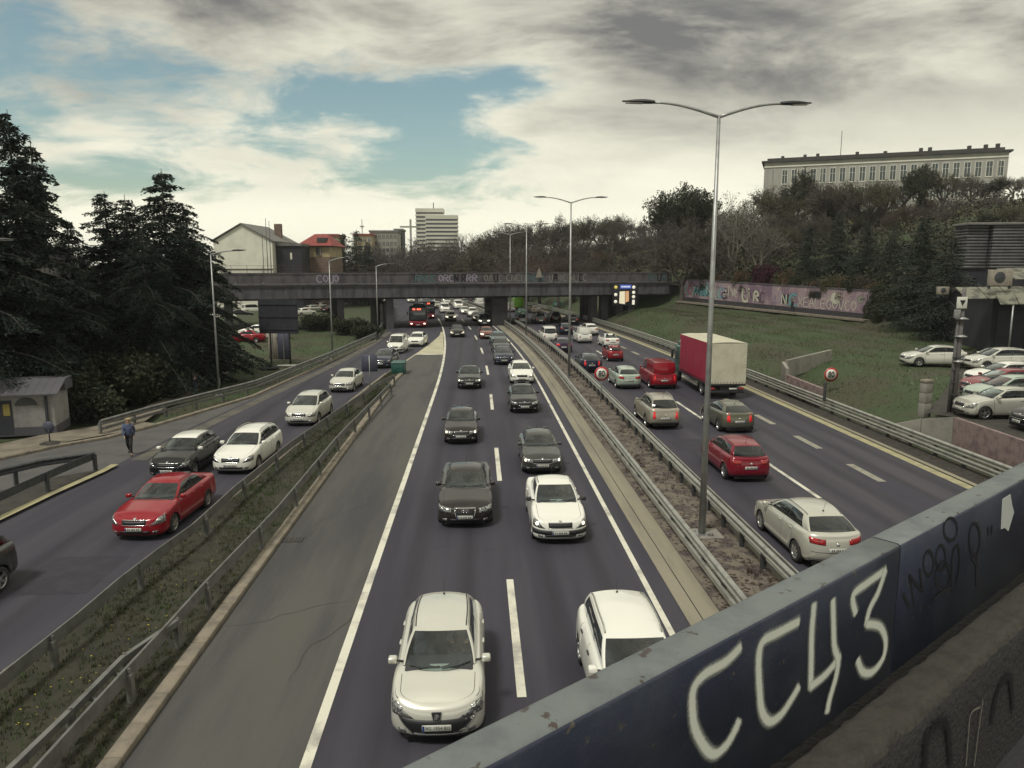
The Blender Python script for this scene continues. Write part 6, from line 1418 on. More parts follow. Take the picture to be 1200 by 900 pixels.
# ------------------------------------------------------------------ lamps
hd_ = MB()
for sx_, (r0, r1) in ((0, (.05, .05)),): pass
def lamp_head_mesh():
    b = MB(); P = []
    for i in range(9):
        u = i/8; x = u*.95; w_ = .05+.11*math.sin(math.pi*min(1, .12+u*.95))**.7; h = .03+.055*math.sin(math.pi*min(1, .2+u*.9)); P.append([(x, w_*math.cos(t), h*math.sin(t)*(1 if math.sin(t) > 0 else .45)) for t in np.linspace(0, 2*math.pi, 13)])
    b.grid(P, 0, True); b.f += [list(range(12))[::-1], [8*13+j for j in range(12)]]; b.m += [0, 0]; b.sm += [False, False]; return b.mesh('lamp_head', fixn=True)
LH = lamp_head_mesh(); b = MB(); b.box(.35, .85, -.09, .09, -.045, -.03); LENS = b.mesh('lens', fixn=True)
def lamp_post(label, base, h, arms, lean=0.0, m='pole', group=None, rb=.115):
    o = thing('lamp_post', label, 'street lamp', base, 0, group)
    b = MB(); b.tube([(0, 0, 0), (0, 0, h*.5), (0, 0, h)], [rb, rb*.72, rb*.45], 12); b.obj('pole', m, o)
    b = MB(); b.box(-.24, .24, -.24, .24, 0, .03); pl = b.obj('base_plate', m, o)
    for x_, y_ in ((-.18, -.18), (.18, -.18), (.18, .18), (-.18, .18)): b = MB(); b.lathe([(.03, .03), (.03, .09), (0, .09)], 6, c=(x_, y_, 0)); b.obj('bolt', m, pl)
    b = MB(); b.box(rb-.01, rb+.012, -.07, .07, .7, 1.15); b.obj('service_door', m, o)
    for ax, ay, rise in arms:
        L_ = math.hypot(ax, ay); d = Vector((ax/L_, ay/L_, 0)); pts = [Vector((0, 0, h-.05))+d*(L_*u)+Vector((0, 0, rise*math.sin(u*math.pi/2))) for u in np.linspace(0, 1, 9)]; b = MB(); b.tube(pts, [.05-.018*u for u in np.linspace(0, 1, 9)], 8); ar = b.obj('arm', m, o)
        hd = put('lamp_head', LH, 'lamp_head', ar, pts[-1]-d*.05, math.atan2(ay, ax)); hd.rotation_euler = (0, R(-2.5), math.atan2(ay, ax)); put('lens', LENS, 'lamp_lens', hd)
    return o
for Yd, pxt, rowt, lab in ((22.6, 838, 135, 'nearest tall double-armed street lamp standing on the median'), (57.6, 671, 237, 'second double-armed street lamp on the median, beside the speed sign'), (92.6, 620, 266, 'third double-armed street lamp on the median before the overpass'), (111, 598, 275, 'fourth double-armed street lamp on the median at the overpass')):
    bp2 = RP(7.15, Yd, .03); top = AT(pxt, rowt, Yd); lamp_post(lab, bp2, top.z-.03, ((-1.95, .15, .42), (1.95, .15, .42)))
b = MB(); b.rbox(-.55, .55, -.45, .45, 0, .06, .01); o = b.obj('lamp_footing', 'concrete', None, loc=RP(7.2, 22.6, -.005)); tag(o, 'pale concrete footing slab under the nearest street lamp', 'footing')
for bpx, bpy_, tpx, trow, arm, lab in ((257, 463, 252, 298, (1.6, -.4, .25), 'single-armed street lamp on the grass by the dirt path'), (390, 421, 389, 306, (1.5, -.3, .35), 'thin single-armed street lamp beside the billboard back'), (443, 396, 442, 312, (1.4, 0, .3), 'distant thin street lamp on the grass before the overpass')):
    bp2 = G(bpx, bpy_, .02); lamp_post(lab, bp2, AT(tpx, trow, bp2.y).z, (arm,), rb=.085)
bp2 = Vector((G(-22, 520).x, G(-22, 520).y, .05)); lamp_post('street lamp whose head reaches in at the left edge above the cedars', bp2, AT(-22, 286, bp2.y).z, ((1.5, .2, .2),), rb=.09)
b2p = AT(575, 300, 160)

# ------------------------------------------------------------------ signs
mat('sign_red', (0.42, 0.015, 0.02), 0.45); mat('sign_white', (0.66, 0.65, 0.58), 0.45); mat('sign_ink', (0.01, 0.01, 0.01), 0.5)
def speed_sign(label, base, zc2, r_):
    o = thing('speed_sign', label, 'sign', base, 0); z = zc2-base[2]; b = MB(); b.tube([(0, .04, -.1), (0, .04, z+r_*.8)], .035, 8); b.obj('post', 'pole', o)
    def disc(nm, m, rr, y): b = MB(); b.lathe([(0, y), (rr, y), (rr, y+.02), (0, y+.02)], 28, 'Y', c=(0, 0, z)); return b.obj(nm, m, o)
    disc('backing', 'sign_back', r_, 0); disc('red_ring', 'sign_red', r_*.985, -.008); dw = disc('white_disc', 'sign_white', r_*.76, -.012)
    t = put('numerals', text_mesh('numerals', '80', r_*1.12, .002, .014), 'sign_ink', dw, (0, -.018, z-.01)); t.rotation_euler = (R(90), 0, 0); t.scale = (.82, 1.05, 1)
p_ = AT(705, 438, 46.5); speed_sign('round red-rimmed speed sign reading 80 on the median', (p_.x, 46.5, .03), p_.z, .46)
p_ = AT(974, 439, 47.5); speed_sign('round red-rimmed speed sign reading 80 on the grass at the right', (p_.x, 47.5, hgt(p_.x, 47.5)), p_.z, .47)
b = MB(); b.rbox(-.07, .07, -.07, .07, 0, 1.15, .015); q = G(966, 468, .8); o = b.obj('marker_post', 'galv_dark', None, loc=(q.x, q.y, .7)); tag(o, 'dark marker post beside the right-hand speed sign', 'post')
# billboard backs on the left lawn
q = G(330, 428); bb_ = thing('billboard', 'large dark billboard seen from behind standing on the lawn', 'billboard', (q.x, q.y, 0), R(-8)); Yb = q.y
mat('board_dark', (0.022, 0.024, 0.034), 0.7, noise=(1, (0.035, 0.036, 0.046), 0.4, 0.7))
x0_, x1_ = AT(302, 370, Yb).x-q.x, AT(350, 370, Yb).x-q.x; zt_, zb_ = AT(326, 351, Yb).z, AT(326, 391, Yb).z
for k in range(4): b = MB(); w_ = (x1_-x0_)/4; b.box(x0_+k*w_+.006, x0_+(k+1)*w_-.006, -.06, .06, zb_, zt_); b.obj('board_panel', 'board_dark', bb_)
for z_ in (zb_+.4, (zb_+zt_)/2, zt_-.4): b = MB(); b.box(x0_, x1_, -.12, -.062, z_-.06, z_+.06); b.obj('batten', 'board_dark', bb_)
for x_ in (x0_+.9, x1_-.9): b = MB(); b.tube([(x_, .12, -.1), (x_, .12, zt_-.2)], .08, 8); b.obj('post', 'galv_dark', bb_)
q = G(330, 423); Yb = q.y; pb2 = thing('panel_sign', 'pair of upright blue-grey panels below the dark billboard', 'sign', (q.x, q.y, 0), R(-6))
for (xa, xb2, m_) in ((314, 324, 'sign_back'), (325, 340, 'sign_blueback')):
    b = MB(); b.rbox(AT(xa, 400, Yb).x-q.x, AT(xb2, 400, Yb).x-q.x, -.05, .05, AT(xa, 421, Yb).z, AT(xa, 391, Yb).z, .015, seg=1); pn2 = b.obj('panel', m_, pb2); b = MB(); xm2 = (AT(xa, 400, Yb).x+AT(xb2, 400, Yb).x)/2-q.x; b.box(xm2-.03, xm2+.03, -.09, -.052, .1, AT(xa, 391, Yb).z); b.obj('rib', 'galv', pn2)
b = MB(); b.tube([(.12, .1, -.1), (.12, .1, 2.2)], .05, 8); b.obj('post', 'galv', pb2)
q = G(434, 462); sbk = thing('sign_back', 'small blue-grey sign seen from behind on a thin post at the verge tip', 'sign', (q.x, q.y, .1)); z1_, z0_ = AT(434, 416, q.y).z-.1, AT(434, 435.5, q.y).z-.1
b = MB(); b.tube([(0, -.03, -.1), (0, -.03, z1_-.05)], .03, 8); b.obj('post', 'pole', sbk); b = MB(); b.rbox(-.53, .53, 0, .03, z0_, z1_, .01, seg=1); b.obj('sign_plate', 'sign_blueback', sbk)
mat('teal_paint', (0.012, 0.075, 0.062), 0.45, 0, .3, noise=(3, (0.02, 0.10, 0.085), 0.4, 0.7))
q = G(466, 439); gb = thing('crash_cushion', 'teal box-shaped crash cushion at the tip of the verge', 'barrier', (q.x, q.y, 0), 0)
for k in range(3): b = MB(); b.rbox(-.52, .52, k*.62+.01, (k+1)*.62-.01, .0, .88, .03); b.obj('segment', 'teal_paint', gb)
b = MB(); b.rbox(-.56, .56, -.02, 1.9, .88, .95, .02); b.obj('lid', 'teal_paint', gb)
q = G(315, 433); mh = thing('tyre_ring', 'dark tyre lying on the lawn below the billboard', 'tyre', (q.x, q.y, .12)); b = MB(); b.lathe([(.45, -.1), (.75, -.12), (.85, 0), (.75, .14), (.45, .12), (.45, -.1)], 20, 'Z'); b.obj('tyre', 'tyre', mh)
q = G(338, 430); b = MB(); b.rbox(-.9, .9, -.12, .12, .03, .13, .02); o = b.obj('plank', 'plate', None, loc=(q.x, q.y, .05)); o.rotation_euler.z = .1; tag(o, 'pale plank lying on the lawn beside the dark tyre', 'plank')
# utility pole
q = G(1115, 484, 1.5); up = thing('utility_pole', 'weathered utility pole with boxes and brackets beside the parked cars', 'pole', q)
mat('pole_wood', (0.11, 0.10, 0.10), 0.85, noise=(6, (0.16, 0.15, 0.14), 0.45, 0.7)); ht_ = AT(1111, 338, q.y).z-q.z
b = MB(); b.tube([(.08, 0, -.2), (.08, 0, ht_)], [.12, .085], 10); b.obj('pole', 'pole_wood', up); b = MB(); b.tube([(-.12, .05, -.2), (-.06, .05, ht_-1)], [.09, .06], 8); b.obj('stay', 'pole_wood', up)
for k, z_ in enumerate((ht_*.42, ht_*.62, ht_*.76)): b = MB(); b.lathe([(0, .10), (.08, .09), (.30, 0), (.28, -.015), (0, -.01)], 12, c=(.1, 0, z_)); b.obj('lamp_shade', 'pole', up)
b = MB(); b.rbox(-.30, .18, -.16, -.06, ht_-.95, ht_-.4, .02); bxp = b.obj('sign_plate', 'sign_white', up); b = MB(); b.prism([(-.2, ht_-.55), (.08, ht_-.55), (-.06, ht_-.82)], .162, .172, T=Matrix.Rotation(R(90), 4, 'X')); b.obj('triangle', 'sign_ink', bxp); b = MB(); b.rbox(-.38, -.1, -.16, -.04, ht_-1.4, ht_-1.0, .02); b.obj('junction_box', 'pole', up)
for z_ in (.9, 1.5, 2.1, 2.7): b = MB(); b.box(-.16, .2, -.1, .1, z_, z_+.05); b.obj('band', 'galv_dark', up)

# ------------------------------------------------------------------ buildings
mat('wall_white', (0.74, 0.72, 0.61), 0.9, noise=(.5, (0.62, 0.60, 0.51), 0.42, 0.7), coords='World'); mat('wall_yellow', (0.42, 0.35, 0.20), 0.9, noise=(.6, (0.30, 0.24, 0.15), 0.42, 0.7), coords='World'); mat('wall_brown', (0.19, 0.135, 0.10), 0.9, noise=(.8, (0.13, 0.09, 0.075), 0.42, 0.7), coords='World')
mat('roof_red', (0.26, 0.055, 0.045), 0.85, noise=(.9, (0.19, 0.045, 0.04), 0.42, 0.7), coords='World'); mat('roof_dark', (0.05, 0.045, 0.045), 0.85, noise=(1, (0.07, 0.06, 0.055), 0.42, 0.7), coords='World'); mat('cladding_dark', (0.020, 0.021, 0.029), 0.8, noise=(1, (0.03, 0.031, 0.038), 0.42, 0.7), coords='World'); mat('roof_grey', (0.17, 0.165, 0.15), 0.85, noise=(1, (0.12, 0.115, 0.11), 0.42, 0.7), coords='World'); mat('wall_grey', (0.33, 0.32, 0.27), 0.9, noise=(.5, (0.26, 0.25, 0.22), 0.42, 0.7), coords='World'); mat('wall_cream', (0.37, 0.36, 0.32), 0.9, noise=(.25, (0.28, 0.27, 0.245), 0.42, 0.7), noise2=(2, (0.41, 0.40, 0.35), 0.55, 0.75), coords='World', mapping=(1, 1, .3))
def win_mesh(w_, h_, bars=1):
    b = MB(); f = .06
    b.box(-w_/2, w_/2, -.02, .10, 0, h_, 1)
    for x0, x1, z0, z1 in ((-w_/2-f, -w_/2+f, -f, h_+f), (w_/2-f, w_/2+f, -f, h_+f), (-w_/2+f, w_/2-f, -f, f), (-w_/2+f, w_/2-f, h_-f, h_+f)): b.box(x0, x1, -.07, .1, z0, z1, 0)
    for k in range(bars): x = -w_/2+w_*(k+1)/(bars+1); b.box(x-.04, x+.04, -.05, .0, f, h_-f, 0)
    b.box(-w_/2+f, w_/2-f, -.05, .0, h_*.62-.03, h_*.62+.03, 0); b.box(-w_/2-.1, w_/2+.1, -.14, .1, -f-.06, -f, 0); return b.mesh('window', fixn=True)
def place_windows(par, me, xs_, zs_, y, mats_=('wall_white', 'win_glass')):
    for z_ in zs_:
        for x_ in xs_: put('window', me, list(mats_), par, (x_, y, z_))
# white gabled house behind the overpass
Yh = 150.0
def hx(px): return AT(px, 300, Yh).x
x0_, x1_ = hx(251), hx(321); ze, zp = AT(286, 283, Yh).z, AT(286, 263, Yh).z; wh = x1_-x0_
hs = thing('gabled_house', 'tall white gabled house with a blank end wall behind the overpass', 'house', (x0_, Yh, 0), R(-4))
b = MB(); b.add([(0, 0, 0), (wh, 0, 0), (wh, 0, ze), (wh*.49, 0, zp), (0, 0, ze), (0, 15, 0), (wh, 15, 0), (wh, 15, ze), (wh*.49, 15, zp), (0, 15, ze)], [(0, 1, 2, 3, 4), (9, 8, 7, 6, 5), (0, 4, 9, 5), (1, 6, 7, 2), (2, 7, 8, 3), (3, 8, 9, 4)]); b.obj('wall', 'wall_white', hs)
def roofslab(a, c, d0, d1, m, par, nm='roof', th=.25): b = MB(); v = [Vector((a[0], d0, a[1])), Vector((c[0], d0, c[1])), Vector((c[0], d1, c[1])), Vector((a[0], d1, a[1]))]; b.add(v+[p+Vector((0, 0, th)) for p in v], [(3, 2, 1, 0), (4, 5, 6, 7), (0, 1, 5, 4), (1, 2, 6, 5), (2, 3, 7, 6), (3, 0, 4, 7)]); return b.obj(nm, m, par)
roofslab((-.4, ze-.1), (wh*.49, zp+.02), -.35, 15.3, 'roof_dark', hs); rf2 = roofslab((wh*.49, zp+.02), (wh+.5, ze-.15), -.35, 15.3, 'roof_grey', hs)
b = MB(); b.box(wh*.78, wh*.78+1.4, 9, 10, ze, zp+.6); b.obj('chimney', 'wall_brown', rf2)
b = MB(); b.box(0, wh, -.12, 0, AT(286, 316, Yh).z, AT(286, 315, Yh).z); b.obj('string_course', 'roof_dark', hs)
for px_, rw_ in ((307, 274), (311, 256), (315, 259)):
    p_ = AT(px_, rw_, Yh-8); b = MB(); b.tube([(0, 0, 0), (0, 0, p_.z)], [.10, .05], 6); o = b.obj('mast', 'galv_dark', None, loc=(p_.x, Yh-8, 0)); tag(o, 'thin antenna mast %s in front of the white gabled house' % {307: 'on the left', 311: 'in the middle, the tallest', 315: 'on the right'}[px_], 'mast')
an = thing('annex', 'dark clad annex building between the white gabled house and the red-roofed house', 'building', (x1_+.2, Yh+1.0, 0), 0); wa = hx(351)-x1_
b = MB(); b.box(0, wa, 0, 12, 0, AT(340, 288, Yh).z); b.obj('wall', 'cladding_dark', an); b = MB(); b.box(-.2, wa+.2, -.3, 12.3, AT(340, 288, Yh).z, AT(340, 285, Yh).z); b.obj('roof', 'roof_grey', an); b = MB(); b.box(wa*.55, wa*.62, -.08, 0, AT(340, 304, Yh).z, AT(340, 296, Yh).z); b.obj('banner', 'wall_white', an)
Yh = 158.0; x0_, x1_ = hx(352), hx(387); wh = x1_-x0_; ze, zp = AT(370, 288, Yh).z, AT(370, 273, Yh).z
rh = thing('red_roof_house', 'yellow and brown house with a red hipped roof behind the overpass', 'house', (x0_, Yh, 0), R(-3)); zm = AT(370, 301, Yh).z
b = MB(); b.box(0, wh, 0, 11, 0, zm); b.obj('wall', 'wall_brown', rh); b = MB(); b.box(.06, wh-.06, .06, 10.9, zm, ze); b.obj('upper_wall', 'wall_yellow', rh); b = MB(); e = .7; b.add([(-e, -e, ze), (wh+e, -e, ze), (wh+e, 11+e, ze), (-e, 11+e, ze), (wh*.3, 5, zp), (wh*.72, 5, zp), (wh*.3, 6.5, zp), (wh*.72, 6.5, zp)], [(0, 1, 5, 4), (1, 2, 7, 5), (2, 3, 6, 7), (3, 0, 4, 6), (4, 5, 7, 6), (3, 2, 1, 0)]); rfo = b.obj('roof', 'roof_red', rh)
b = MB(); b.rbox(wh*.55, wh*.85, .6, 3, ze+.2, ze+1.7, .05); b.obj('dormer', 'roof_dark', rfo); b = MB(); b.box(-.5, wh+.5, -.5, -.3, ze-.25, ze-.02); b.obj('gutter', 'roof_dark', rh); wm = win_mesh(1.1, 1.5, 1); place_windows(rh, wm, (wh*.62,), (AT(370, 299, Yh).z,), -.0, ('wall_brown', 'win_glass'))
# far blocks
def block(label, px0, px1, rt, Yd, depth, m, rows, cols, roofm=None, name='apartment_block', wsz=(1.3, 1.5)):
    x0, x1 = AT(px0, 300, Yd).x, AT(px1, 300, Yd).x; zt = AT(px0, rt, Yd).z; w_ = x1-x0; o = thing(name, label, 'building', (x0, Yd, 0), 0); b = MB(); b.box(0, w_, 0, depth, -2, zt); b.obj('wall', m, o)
    b = MB(); b.box(-.4, w_+.4, -.4, depth+.4, zt, zt+.8); b.obj('roof', roofm or 'roof_grey', o); me = win_mesh(*wsz, 1)
    place_windows(o, me, [w_*(k+.5)/cols for k in range(cols)], [zt-3.0*(k+1)+.4 for k in range(rows)], 0, ('wall_grey', 'win_glass')); return o
block('pale cream block with reddish roof left of the dark conifers', 378, 396, 277, 260, 14, 'wall_yellow', 4, 4, 'roof_red'); block('cream block with red roof right of the dark conifers', 415, 436, 276, 330, 14, 'wall_yellow', 3, 4, 'roof_red'); block('grey block of flats with a dark side wall left of the tower', 434, 466, 272, 340, 16, 'wall_grey', 5, 7); block('narrow darker grey block adjoining the grey block of flats', 463, 472, 270, 356, 14, 'cladding_dark', 4, 2)
# tower: stacked floors
Yt = 700.0; tw = thing('tower_block', 'white high-rise with dark horizontal window bands on the skyline', 'tower', (AT(487, 300, Yt).x, Yt, 0), 0)
def tx(px): return AT(px, 300, Yt).x-tw.location.x
mat('tower_band', (0.60, 0.58, 0.48), 0.8); mat('tower_glass', (0.07, 0.07, 0.085), 0.35)
for (pa, pb3, rtop, dp, y_) in ((487, 520, 243.5, 24, 6), (499, 537, 252, 20, 0)):
    zt = AT(500, rtop, Yt).z; b = MB(); b.box(tx(pa)+.6, tx(pb3)-.6, y_+.8, y_+dp, 0, zt-.5); b.obj('core', 'tower_glass', tw); z_ = zt; first = True
    while z_ > 10:
        hh = 3.4 if first else 1.9; b = MB(); b.box(tx(pa), tx(pb3), y_, y_+dp+.5, z_-hh, z_); b.obj('floor_band', 'tower_band', tw); z_ -= hh+1.7; first = False
b = MB(); b.tube([(tx(508), 12, AT(500, 243.5, Yt).z), (tx(508), 12, AT(500, 236, Yt).z)], .4, 6); b.obj('aerial', 'galv_dark', tw)
p_ = AT(424, 257, 600); b = MB(); b.tube([(0, 0, 0), (0, 0, p_.z)], [1.0, .3], 6); b.box(-1.5, 1.5, -1, 1, p_.z-6, p_.z-5); o = b.obj('radio_mast', 'galv', None, loc=(p_.x, 600, 0)); tag(o, 'faint radio mast on the skyline left of the tower', 'mast')
p_ = AT(481, 257, 650); cr_ = thing('tower_crane', 'faint construction crane on the skyline just left of the tower', 'crane', (p_.x, 650, 0)); b = MB(); b.box(-.8, .8, -.8, .8, 0, p_.z); b.obj('mast', 'galv', cr_); b = MB(); b.box(-9, 8, -.5, .5, p_.z-7, p_.z-5.6); b.obj('jib', 'galv', cr_)
# long institution on the hill
LA, LB_ = AT(896, 192, 200.0), AT(1183, 176.5, 178.0); lv = Vector((LB_.x-LA.x, LB_.y-LA.y, 0)); LL = lv.length; zt = (LA.z+LB_.z)/2
lb = thing('long_building', 'long pale institutional building with rows of tall windows on the wooded hill', 'building', (LA.x, LA.y, 0), math.atan2(lv.y, lv.x))
b = MB(); b.box(0, LL, 0, 15, 8, zt); b.obj('wall', 'wall_cream', lb); b = MB(); b.box(-.7, LL+.7, -.7, 15.7, zt, zt+.45); b.box(.6, LL-.6, 1.6, 13.4, zt+.45, zt+1.3); rfl = b.obj('roof', 'roof_dark', lb)
for x_ in (4, 9.5, 12.6, 22, 28.5, 36.5, 38.5, 47, 50.5, 53): b = MB(); b.box(x_, x_+.8, 2, 3, zt+1.4, zt+2.0+.3*math.sin(x_*3)); b.obj('chimney', 'roof_dark', rfl)
b = MB(); b.tube([(18.5, 3, zt), (18.5, 3, zt+7.5)], .08, 5); b.obj('aerial', 'galv_dark', rfl)
wml = win_mesh(1.35, 3.6, 1); place_windows(lb, wml, [5.2+k*2.32 for k in range(22)], (zt-5.6, zt-10.6), 0, ('wall_white', 'win_glass'))
for x_ in (2.2, 14.3, 37.5, LL-2): b = MB(); b.box(x_-.12, x_+.12, -.16, 0, 9, zt-.3); b.obj('downpipe', 'wall_grey', lb)
b = MB(); b.box(0.01, LL-.01, -.18, 0, zt-1.25, zt-.9); b.obj('cornice', 'wall_white', lb)
# dark building at the right edge
Yc = 60.0; q = AT(1128, 350, Yc); db = thing('canopy_building', 'dark workshop with pale sloping canopy roofs at the right edge', 'building', (q.x, Yc, 1.5), R(-12))
mat('canopy', (0.19, 0.185, 0.14), 0.75, noise=(1.5, (0.08, 0.08, 0.065), 0.44, 0.6), coords='World')
b = MB(); b.box(3.0, 16, 1.5, 13, 0, 4.9); b.obj('wall', 'cladding_dark', db); b = MB(); b.box(2.7, 16, 1.2, 13.3, 4.9, 5.1); b.obj('flat_roof', 'roof_dark', db)
for (xa, za, ya, xb2, zb2, yb2, nm) in ((0, 4.55, -.6, 12, 5.35, 1.6, 'canopy'), (2.2, 4.15, -1.6, 12, 5.05, -.5, 'canopy'), (4.5, 6.1, 1.4, 14, 7.4, 5, 'canopy')):
    n_ = 7
    for k in range(n_):
        u0, u1 = k/n_, (k+1)/n_-.006; b = MB(); X0_, X1_ = xa+(xb2-xa)*u0, xa+(xb2-xa)*u1; z0, z1 = za+.25*(zb2-za)*u0, za+.25*(zb2-za)*u1; b.add([(X0_, ya, z0), (X1_, ya, z1), (X1_, yb2, z1+.85), (X0_, yb2, z0+.85)]+[(X0_, ya, z0-.06), (X1_, ya, z1-.06), (X1_, yb2, z1+.79), (X0_, yb2, z0+.79)], [(0, 1, 2, 3), (7, 6, 5, 4), (0, 4, 5, 1), (1, 5, 6, 2), (2, 6, 7, 3), (3, 7, 4, 0)]); b.obj('roof_sheet', 'canopy', db)
for x_ in (3.2, 7.5, 11.5): b = MB(); b.tube([(x_, -1.5, 0), (x_, -1.5, 4.1)], .07, 8); b.obj('canopy_post', 'pole', db)
for k in range(5): b = MB(); b.box(3.4+k*2.4, 5.5+k*2.4, 1.42, 1.5, .1, 3.4); b.obj('shutter', 'board_dark', db)
def ac_unit(label, px0, px1, r0, r1, Yd):
    a, c = AT(px0, r1, Yd), AT(px1, r0, Yd); o = thing('air_conditioner', label, 'air conditioner', (a.x, Yd, a.z)); w_, h_ = c.x-a.x, c.z-a.z; b = MB(); b.rbox(0, w_, 0, .4, 0, h_, .02); b.obj('case', 'sign_back', o); b = MB(); b.lathe([(0, -.02), (h_*.32, -.02), (h_*.36, 0), (h_*.36, .01)], 16, 'Y', c=(w_*.42, 0, h_*.52)); b.obj('fan_grille', 'galv_dark', o); b = MB(); b.box(.05, .1, .05, .35, -.25, 0); b.obj('bracket', 'galv_dark', o); b = MB(); b.box(w_-.1, w_-.05, .05, .35, -.25, 0); b.obj('bracket', 'galv_dark', o)
ac_unit('large air conditioner unit standing on the canopy roof at the right edge', 1160, 1188, 316, 335, 59.0); ac_unit('small air conditioner unit above the utility pole boxes', 1100, 1113, 336, 345, 62.0)
Ys = 74.0; q = AT(1130, 315, Ys); sh = thing('ribbed_tank', 'pale ribbed container-like structure behind the canopy at the right edge', 'tank', (q.x, Ys, q.z), R(-10)); wS, hS = AT(1198, 315, Ys).x-q.x+1.5, AT(1130, 264, Ys).z-q.z
mat('rib_pale', (0.10, 0.098, 0.10), 0.6, .2, noise=(1.2, (0.06, 0.058, 0.06), 0.42, 0.7))
for k in range(14): b = MB(); h1 = hS/14; b.rbox(0 if k % 2 else -.04, wS*.27, 0, 3, k*h1+.02, (k+1)*h1-.02, .06, seg=1); b.rbox(wS*.30, wS if k % 2 else wS+.04, -.3, 3, k*h1+.02, (k+1)*h1-.02, .06, seg=1); b.obj('rib', 'rib_pale', sh)
b = MB(); b.rbox(-.2, wS+.3, -.5, 3.2, hS, hS+.25, .05); b.obj('cover', 'roof_grey', sh); b = MB(); b.box(.1, wS, .2, 2.9, -q.z+2.5, 0); b.obj('base', 'cladding_dark', sh)
# kiosk on the left
q = G(4, 514); KS = .86; kq = thing('kiosk', 'small white kiosk with an arched window and grey roof at the left edge', 'kiosk', (q.x-.9, q.y, .14), R(12)); kq.scale = (KS, KS, KS); mat('kiosk_white', (0.27, 0.26, 0.25), 0.85, noise=(2, (0.19, 0.18, 0.18), 0.42, 0.7)); mat('kiosk_roof', (0.08, 0.078, 0.09), 0.8, noise=(4, (0.09, 0.085, 0.095), 0.42, 0.7)); mat('poster_yellow', (0.24, 0.19, 0.05), 0.6)
b = MB(); b.box(0, 3.75, 0, 2.6, .42, 2.35); kw = b.obj('wall', 'kiosk_white', kq); b = MB(); b.box(-.03, 3.78, -.03, 2.63, -.1, .42); b.obj('plinth', 'kiosk_roof', kq)
for k in range(10): b = MB(); x_ = -.3+k*.44; b.add([(x_, -.35, 2.32), (x_+.43, -.35, 2.32), (x_+.43, 1.4, 3.0), (x_, 1.4, 3.0), (x_, -.35, 2.40), (x_+.43, -.35, 2.40), (x_+.43, 1.4, 3.08), (x_, 1.4, 3.08)], [(3, 2, 1, 0), (4, 5, 6, 7), (0, 1, 5, 4), (1, 2, 6, 5), (2, 3, 7, 6), (3, 0, 4, 7)]); b.obj('roof_sheet', 'kiosk_roof', kq)
b = MB(); b.box(-.2, 4.0, 1.4, 2.9, 2.35, 3.05); b.obj('rear_roof', 'kiosk_roof', kq)
b = MB(); b.prism([(2.3+.52*math.cos(t), 1.72+.42*math.sin(t)) for t in np.linspace(0, math.pi, 13)], .0, .05, T=Matrix.Rotation(R(90), 4, 'X')); b.obj('arched_window', 'win_glass', kw); b = MB(); b.tube([(2.3+.55*math.cos(t), -.04, 1.72+.45*math.sin(t)) for t in np.linspace(0, math.pi, 13)], .03, 5); b.obj('window_trim', 'kiosk_roof', kw)
b = MB(); b.box(.75, 1.55, -.04, 0, 0, 2.05); dk_ = b.obj('door', 'board_dark', kw); b = MB(); b.box(1.1, 1.45, -.06, -.041, 1.15, 1.85); b.obj('poster', 'poster_yellow', dk_); b = MB(); b.box(3.30, 3.42, -.14, 0, 0.0, 2.3); b.obj('downpipe', 'board_dark', kw)
b = MB(); b.box(0, 6, 0, 6, 0, 9); o = thing('pale_house', 'pale house wall showing at the far left edge behind the kiosk', 'house', (G(0, 500).x-6.5, 44, 0), 0); b.obj('wall', 'kiosk_white', o); b = MB(); b.box(-.3, 6.3, -.3, 6.3, 9, 9.3); b.obj('roof', 'kiosk_roof', o)
# small round traffic post by the kiosk
q = G(59, 523); rs = thing('round_sign', 'small dark round sign on a short post by the kiosk kerb', 'sign', (q.x, q.y, .1)); b = MB(); b.tube([(0, 0, 0), (0, 0, .75)], .035, 6); b.obj('post', 'board_dark', rs); b = MB(); b.lathe([(0, -.03), (.26, -.03), (.28, 0), (.26, .03), (0, .03)], 16, 'Y', c=(0, 0, .85)); b.obj('sign_plate', 'sign_blueback', rs); b = MB(); b.lathe([(.5, 0), (.42, .08), (.2, .14), (0, .15)], 14, c=(0, 0, 0)); b.obj('foot', 'soil_dark', rs)
# ================================================================== TREES AND PEOPLE
mat('bark', (0.060, 0.052, 0.045), 0.95, noise=(5, (0.10, 0.09, 0.075), 0.45, 0.7), bump=(12, .6)); mat('bark_pale', (0.21, 0.195, 0.16), 0.9, noise=(4, (0.13, 0.12, 0.10), 0.45, 0.7)); mat('twig', (0.105, 0.088, 0.084), 0.95, noise=(1.5, (0.055, 0.046, 0.048), 0.42, 0.66))
def leafmat(name, c, c2):
    m = mat(name, c, 0.75, noise=(1.1, c2, 0.40, 0.62)); t = m.node_tree; b = t.nodes['Principled BSDF']; b.inputs['Specular IOR Level'].default_value = .25; return m
leafmat('needle', (0.009, 0.016, 0.012), (0.017, 0.026, 0.017)); leafmat('needle_far', (0.020, 0.030, 0.022), (0.032, 0.042, 0.030)); leafmat('leaf_olive', (0.085, 0.082, 0.038), (0.055, 0.056, 0.027)); leafmat('leaf_dull', (0.075, 0.066, 0.046), (0.048, 0.042, 0.033)); leafmat('leaf_dark', (0.026, 0.032, 0.017), (0.040, 0.045, 0.023)); leafmat('leaf_purple', (0.060, 0.016, 0.026), (0.034, 0.012, 0.020)); leafmat('leaf_rust', (0.095, 0.060, 0.034), (0.055, 0.042, 0.024))
